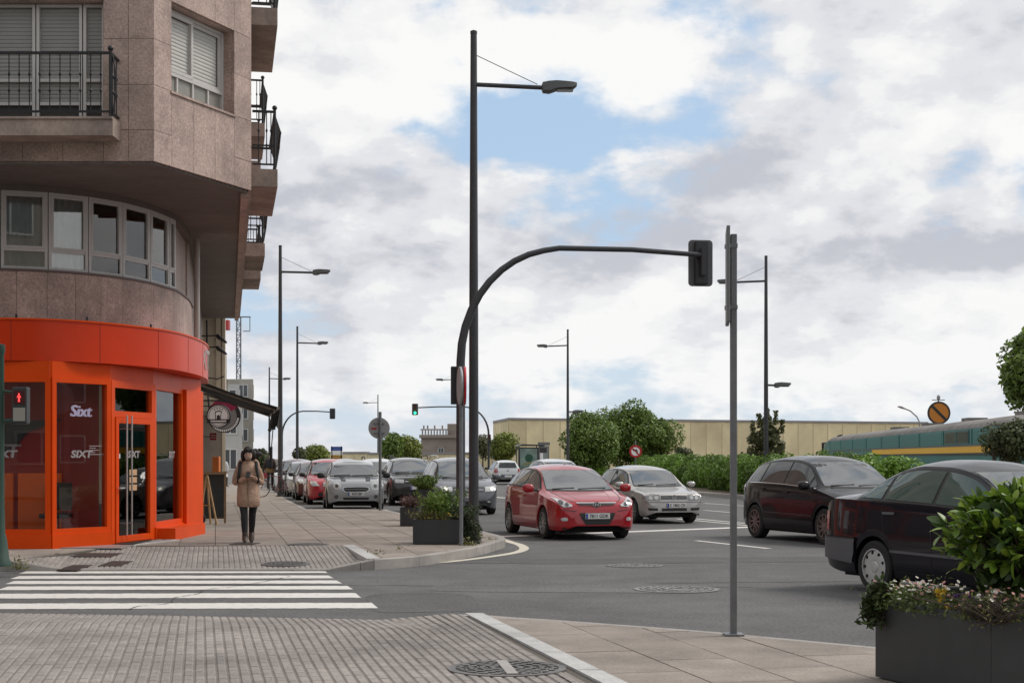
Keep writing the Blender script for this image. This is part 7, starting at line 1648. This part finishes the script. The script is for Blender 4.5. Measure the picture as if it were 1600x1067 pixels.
M_coat = mat('quilted_coat', (.38, .245, .17), .75, var=.22, scale=9, bump=1., bscale=16); M_leg = mat('black_trousers', (.014, .014, .016), .8, var=.1); M_boot = mat('brown_boot', (.045, .026, .018), .5); M_navy = mat('dark_jacket', (.055, .035, .028), .8, var=.2)
# woman looking at her phone
legs = (((.05, .50), (.24, .165), (.13, .06)), ((-.16, .505), (-.20, .10), (-.33, .085)))
arms = (((.235, .03, 1.09), (.10, -.20, 1.17), (.03, -.27, 1.205)), ((-.235, .02, 1.09), (-.10, -.20, 1.13), (-.03, -.265, 1.165)))
wl = pt(388, 716, 26.9)
wm = person('woman in a beige quilted coat and mask walking while looking at her phone', (wl.x, 26.9, ZP), R(9), dict(hy=-.055, legs=legs, arms=arms, curl=1), .955,
            dict(coat=M_coat, trousers=M_leg, shoes=M_boot, sleeve=.066, coat_prof=[(.645, .175, .20), (.66, .202, .225), (.80, .206, .215), (.95, .198, .185), (1.08, .188, .162), (1.22, .19, .155), (1.34, .188, .145), (1.40, .15, .12), (1.44, .105, .095), (1.47, .085, .085), (1.475, .07, .07)]))
for k, z in enumerate((.76, .86, .96, 1.06, 1.16, 1.26)):   # quilting rolls
    MB().rings([ell((0, 0, z + dz), .176 * q, .152 * q, 22, 0, .9) for dz, q in ((-.045, 1.09), (-.02, 1.125), (0, 1.135 - .01 * k), (.02, 1.125), (.045, 1.07))], cap=False).build('quilting', M_coat, wm, smooth=True)
MB().tube([(.0, -.215, .69), (.0, -.20, 1.0), (.0, -.19, 1.3)], .012, 6).build('zip', mat('zip', (.22, .14, .10), .6), wm)
MB().tube(smoothpath([(-.14, .10, 1.33), (-.13, .13, 1.45), (0, .15, 1.48), (.13, .13, 1.45), (.14, .10, 1.33), (.10, .17, 1.22), (0, .2, 1.18), (-.10, .17, 1.22), (-.14, .10, 1.33)], 3), .055, 10).build('hood', M_coat, wm, smooth=True)
for sg in (1, -1): MB().tube(smoothpath([(sg * .13, .12, 1.34), (sg * .145, 0, 1.445), (sg * .15, -.12, 1.37), (sg * .165, -.165, 1.22), (sg * .18, -.12, 1.08)], 4), .026, 8, sx=1.).build('rucksack_strap', mat('strap_black', (.015, .015, .015), .8), wm, smooth=True)
mb = MB(); mb.sell((0, -.035, 1.625), (.098, .108, .115), 1., 20, 14); mb.sell((.0, .03, 1.56), (.105, .085, .125), 1., 16, 10); mb.sell((.10, .0, 1.585), (.055, .075, .095), 1., 12, 8); mb.sell((-.095, -.01, 1.565), (.042, .07, .10), 1., 12, 8); mb.sell((.165, .01, 1.60), (.085, .05, .05), 1., 12, 8); mb.sell((.125, .03, 1.65), (.06, .05, .05), 1., 12, 8); mb.sell((.215, .01, 1.615), (.035, .022, .018), 1., 8, 6)
mb.build('hair', M_hair, wm, smooth=True)
mb = MB(); mb.sell((0, -.108, 1.565), (.068, .048, .088), 1., 16, 12); mb.sell((0, -.155, 1.572), (.012, .014, .02), 1., 8, 6); mb.build('face', M_skin, wm, smooth=True)
mb = MB()
for sg in (1, -1): mb.sell((sg * .028, -.148, 1.588), (.013, .006, .005), 1., 8, 5); mb.box((sg * .03, -.151, 1.607), (.032, .006, .006))
mb.build('eyes_and_brows', M_hair, wm); mb = MB(); mb.sell((0, -.122, 1.532), (.062, .050, .048), .9, 14, 8); mb.build('face_mask', mat('mask_beige', (.30, .20, .15), .8), wm, smooth=True)
mb = MB(); 
for k in range(9): mb.sell((-.06 + .015 * k, -.125 - .012 * math.sin(k * .4), 1.66 + .008 * math.sin(k)), (.016, .022, .035), 1., 8, 6)
mb.build('fringe', M_hair, wm, smooth=True)
I = Matrix.Translation((wl.x, 26.9, ZP)) @ Matrix.Rotation(R(9), 4, 'Z') @ Matrix.Scale(.955, 4); p = I @ Vector((0, -.30, 1.225))
ph = thing('mobile_phone', 'dark phone held in both hands by the woman in the beige coat', 'phone', tuple(p)); MB().box((0, 0, 0), (.075, .012, .15), rx=R(-50), bev=.004).build('case', M_black, ph); MB().box((0, .006, .005), (.066, .002, .135), rx=R(-50)).build('screen', mat('phone_screen', (.1, .11, .12), .1), ph)
# man with rucksack walking away, and person in white further back
arm_dn = (((.25, .05, 1.10), (.26, -.03, .90), (.25, -.06, .83)), ((-.25, .02, 1.10), (-.25, .06, .90), (-.25, .07, .83)))
prof_j = [(.80, .17, .13), (.82, .205, .15), (1.0, .20, .15), (1.2, .215, .155), (1.34, .205, .14), (1.41, .15, .11), (1.45, .085, .08), (1.46, .06, .06)]
q = pt(422, 716, 74); mn = person('man in a brown jacket with a dark rucksack walking away on the left pavement', (q.x, 74, ZP), R(175), dict(hy=-.02, legs=legs, arms=arm_dn), 1.02, dict(coat=M_navy, trousers=M_leg, shoes=M_boot, sleeve=.07, coat_prof=prof_j))
MB().sell((0, -.0, 1.64), (.088, .10, .095), 1., 16, 10).build('hair', M_hair, mn, smooth=True); MB().box((0, .17, 1.18), (.30, .17, .42), bev=.06).build('rucksack', mat('rucksack', (.018, .018, .022), .8), mn, smooth=True)
MB().rings([ell((0, 0, z), rx, ry) for z, rx, ry in ((.76, .19, .14), (.77, .212, .158), (.92, .21, .16), (.98, .205, .155))]).build('jacket_hem', mat('tan_hem', (.22, .13, .05), .8), mn, smooth=True)
q = pt(350, 716, 79); wn = person('person in a long white coat seen from behind near the café', (q.x, 79, ZP), R(160), dict(hy=-.03, legs=legs, arms=arm_dn), .90, dict(coat=mat('white_coat', (.58, .58, .58), .8, var=.08, scale=8), trousers=M_leg, shoes=M_boot, sleeve=.075, coat_prof=[(.56, .22, .16), (.58, .25, .19)] + [(z, rx * 1.08, ry * 1.05) for z, rx, ry in prof_j]))
MB().sell((0, 0, 1.63), (.092, .10, .10), 1., 16, 10).build('hair', mat('grey_hair', (.16, .15, .145), .7), wn, smooth=True)
# ------------------------------------------------------------------ bicycle at the lamp post
bc = thing('bicycle', 'dark bicycle leaning on the street lamp beside the parked cars', 'bicycle', (-8.92, 58.75, ZP), R(24)); M_bf = mat('bike_frame', (.12, .015, .02), .4); rw = .33
for x in (-.52, .52):
    w_ = MB().lathe([(rw - .022, -.014), (rw, -.012), (rw + .008, 0), (rw, .012), (rw - .022, .014), (rw - .022, -.014)], 32, (x, 0, rw), 'Y').build('wheel', M_tyre, bc, smooth=True)
    mb = MB()
    for k in range(14): a_ = math.pi * 2 * k / 14; mb.tube([(x, .01, rw), (x + (rw - .02) * math.cos(a_), 0, rw + (rw - .02) * math.sin(a_))], .002, 3)
    mb.lathe([(.001, -.03), (.022, -.03), (.022, .03), (.001, .03)], 10, (x, 0, rw), 'Y'); mb.build('spokes', M_steel, w_)
bb_ = (.06, 0, .28); st_ = (.18, 0, .76); hdp = (-.36, 0, .80); hl_ = (-.40, 0, .66); mb = MB()
for a_, b_ in ((bb_, st_), (st_, hdp), (bb_, hl_), (hdp, hl_), (bb_, (.52, 0, rw)), (st_, (.52, 0, rw)), (hl_, (-.52, 0, rw))): mb.tube([a_, b_], .016, 7)
mb.build('frame', M_bf, bc); MB().sell((.20, 0, .86), (.13, .07, .03), .9, 12, 7).build('saddle', M_black, bc, smooth=True); MB().tube([st_, (.20, 0, .85)], .013, 6).build('seat_post', M_steel, bc)
MB().tube(smoothpath([(-.30, -.28, .96), (-.38, -.1, .95), (-.38, .1, .95), (-.30, .28, .96)], 3), .013, 6).build('handlebar', M_black, bc); MB().tube([hdp, (-.38, 0, .95)], .014, 6).build('stem', M_steel, bc)
MB().lathe([(.001, -.008), (.085, -.008), (.085, .008), (.001, .008)], 18, (bb_[0], -.04, bb_[2]), 'Y').build('chainring', M_steel, bc); MB().tube([(bb_[0] - .1, -.07, bb_[2] - .12), (bb_[0], -.06, bb_[2]), (bb_[0] + .1, .07, bb_[2] + .12)], .01, 5).build('cranks', M_black, bc)
MB().box((-.45, 0, .80), (.22, .26, .2), bev=.02).build('basket', mat('basket_red', (.28, .03, .04), .7), bc)
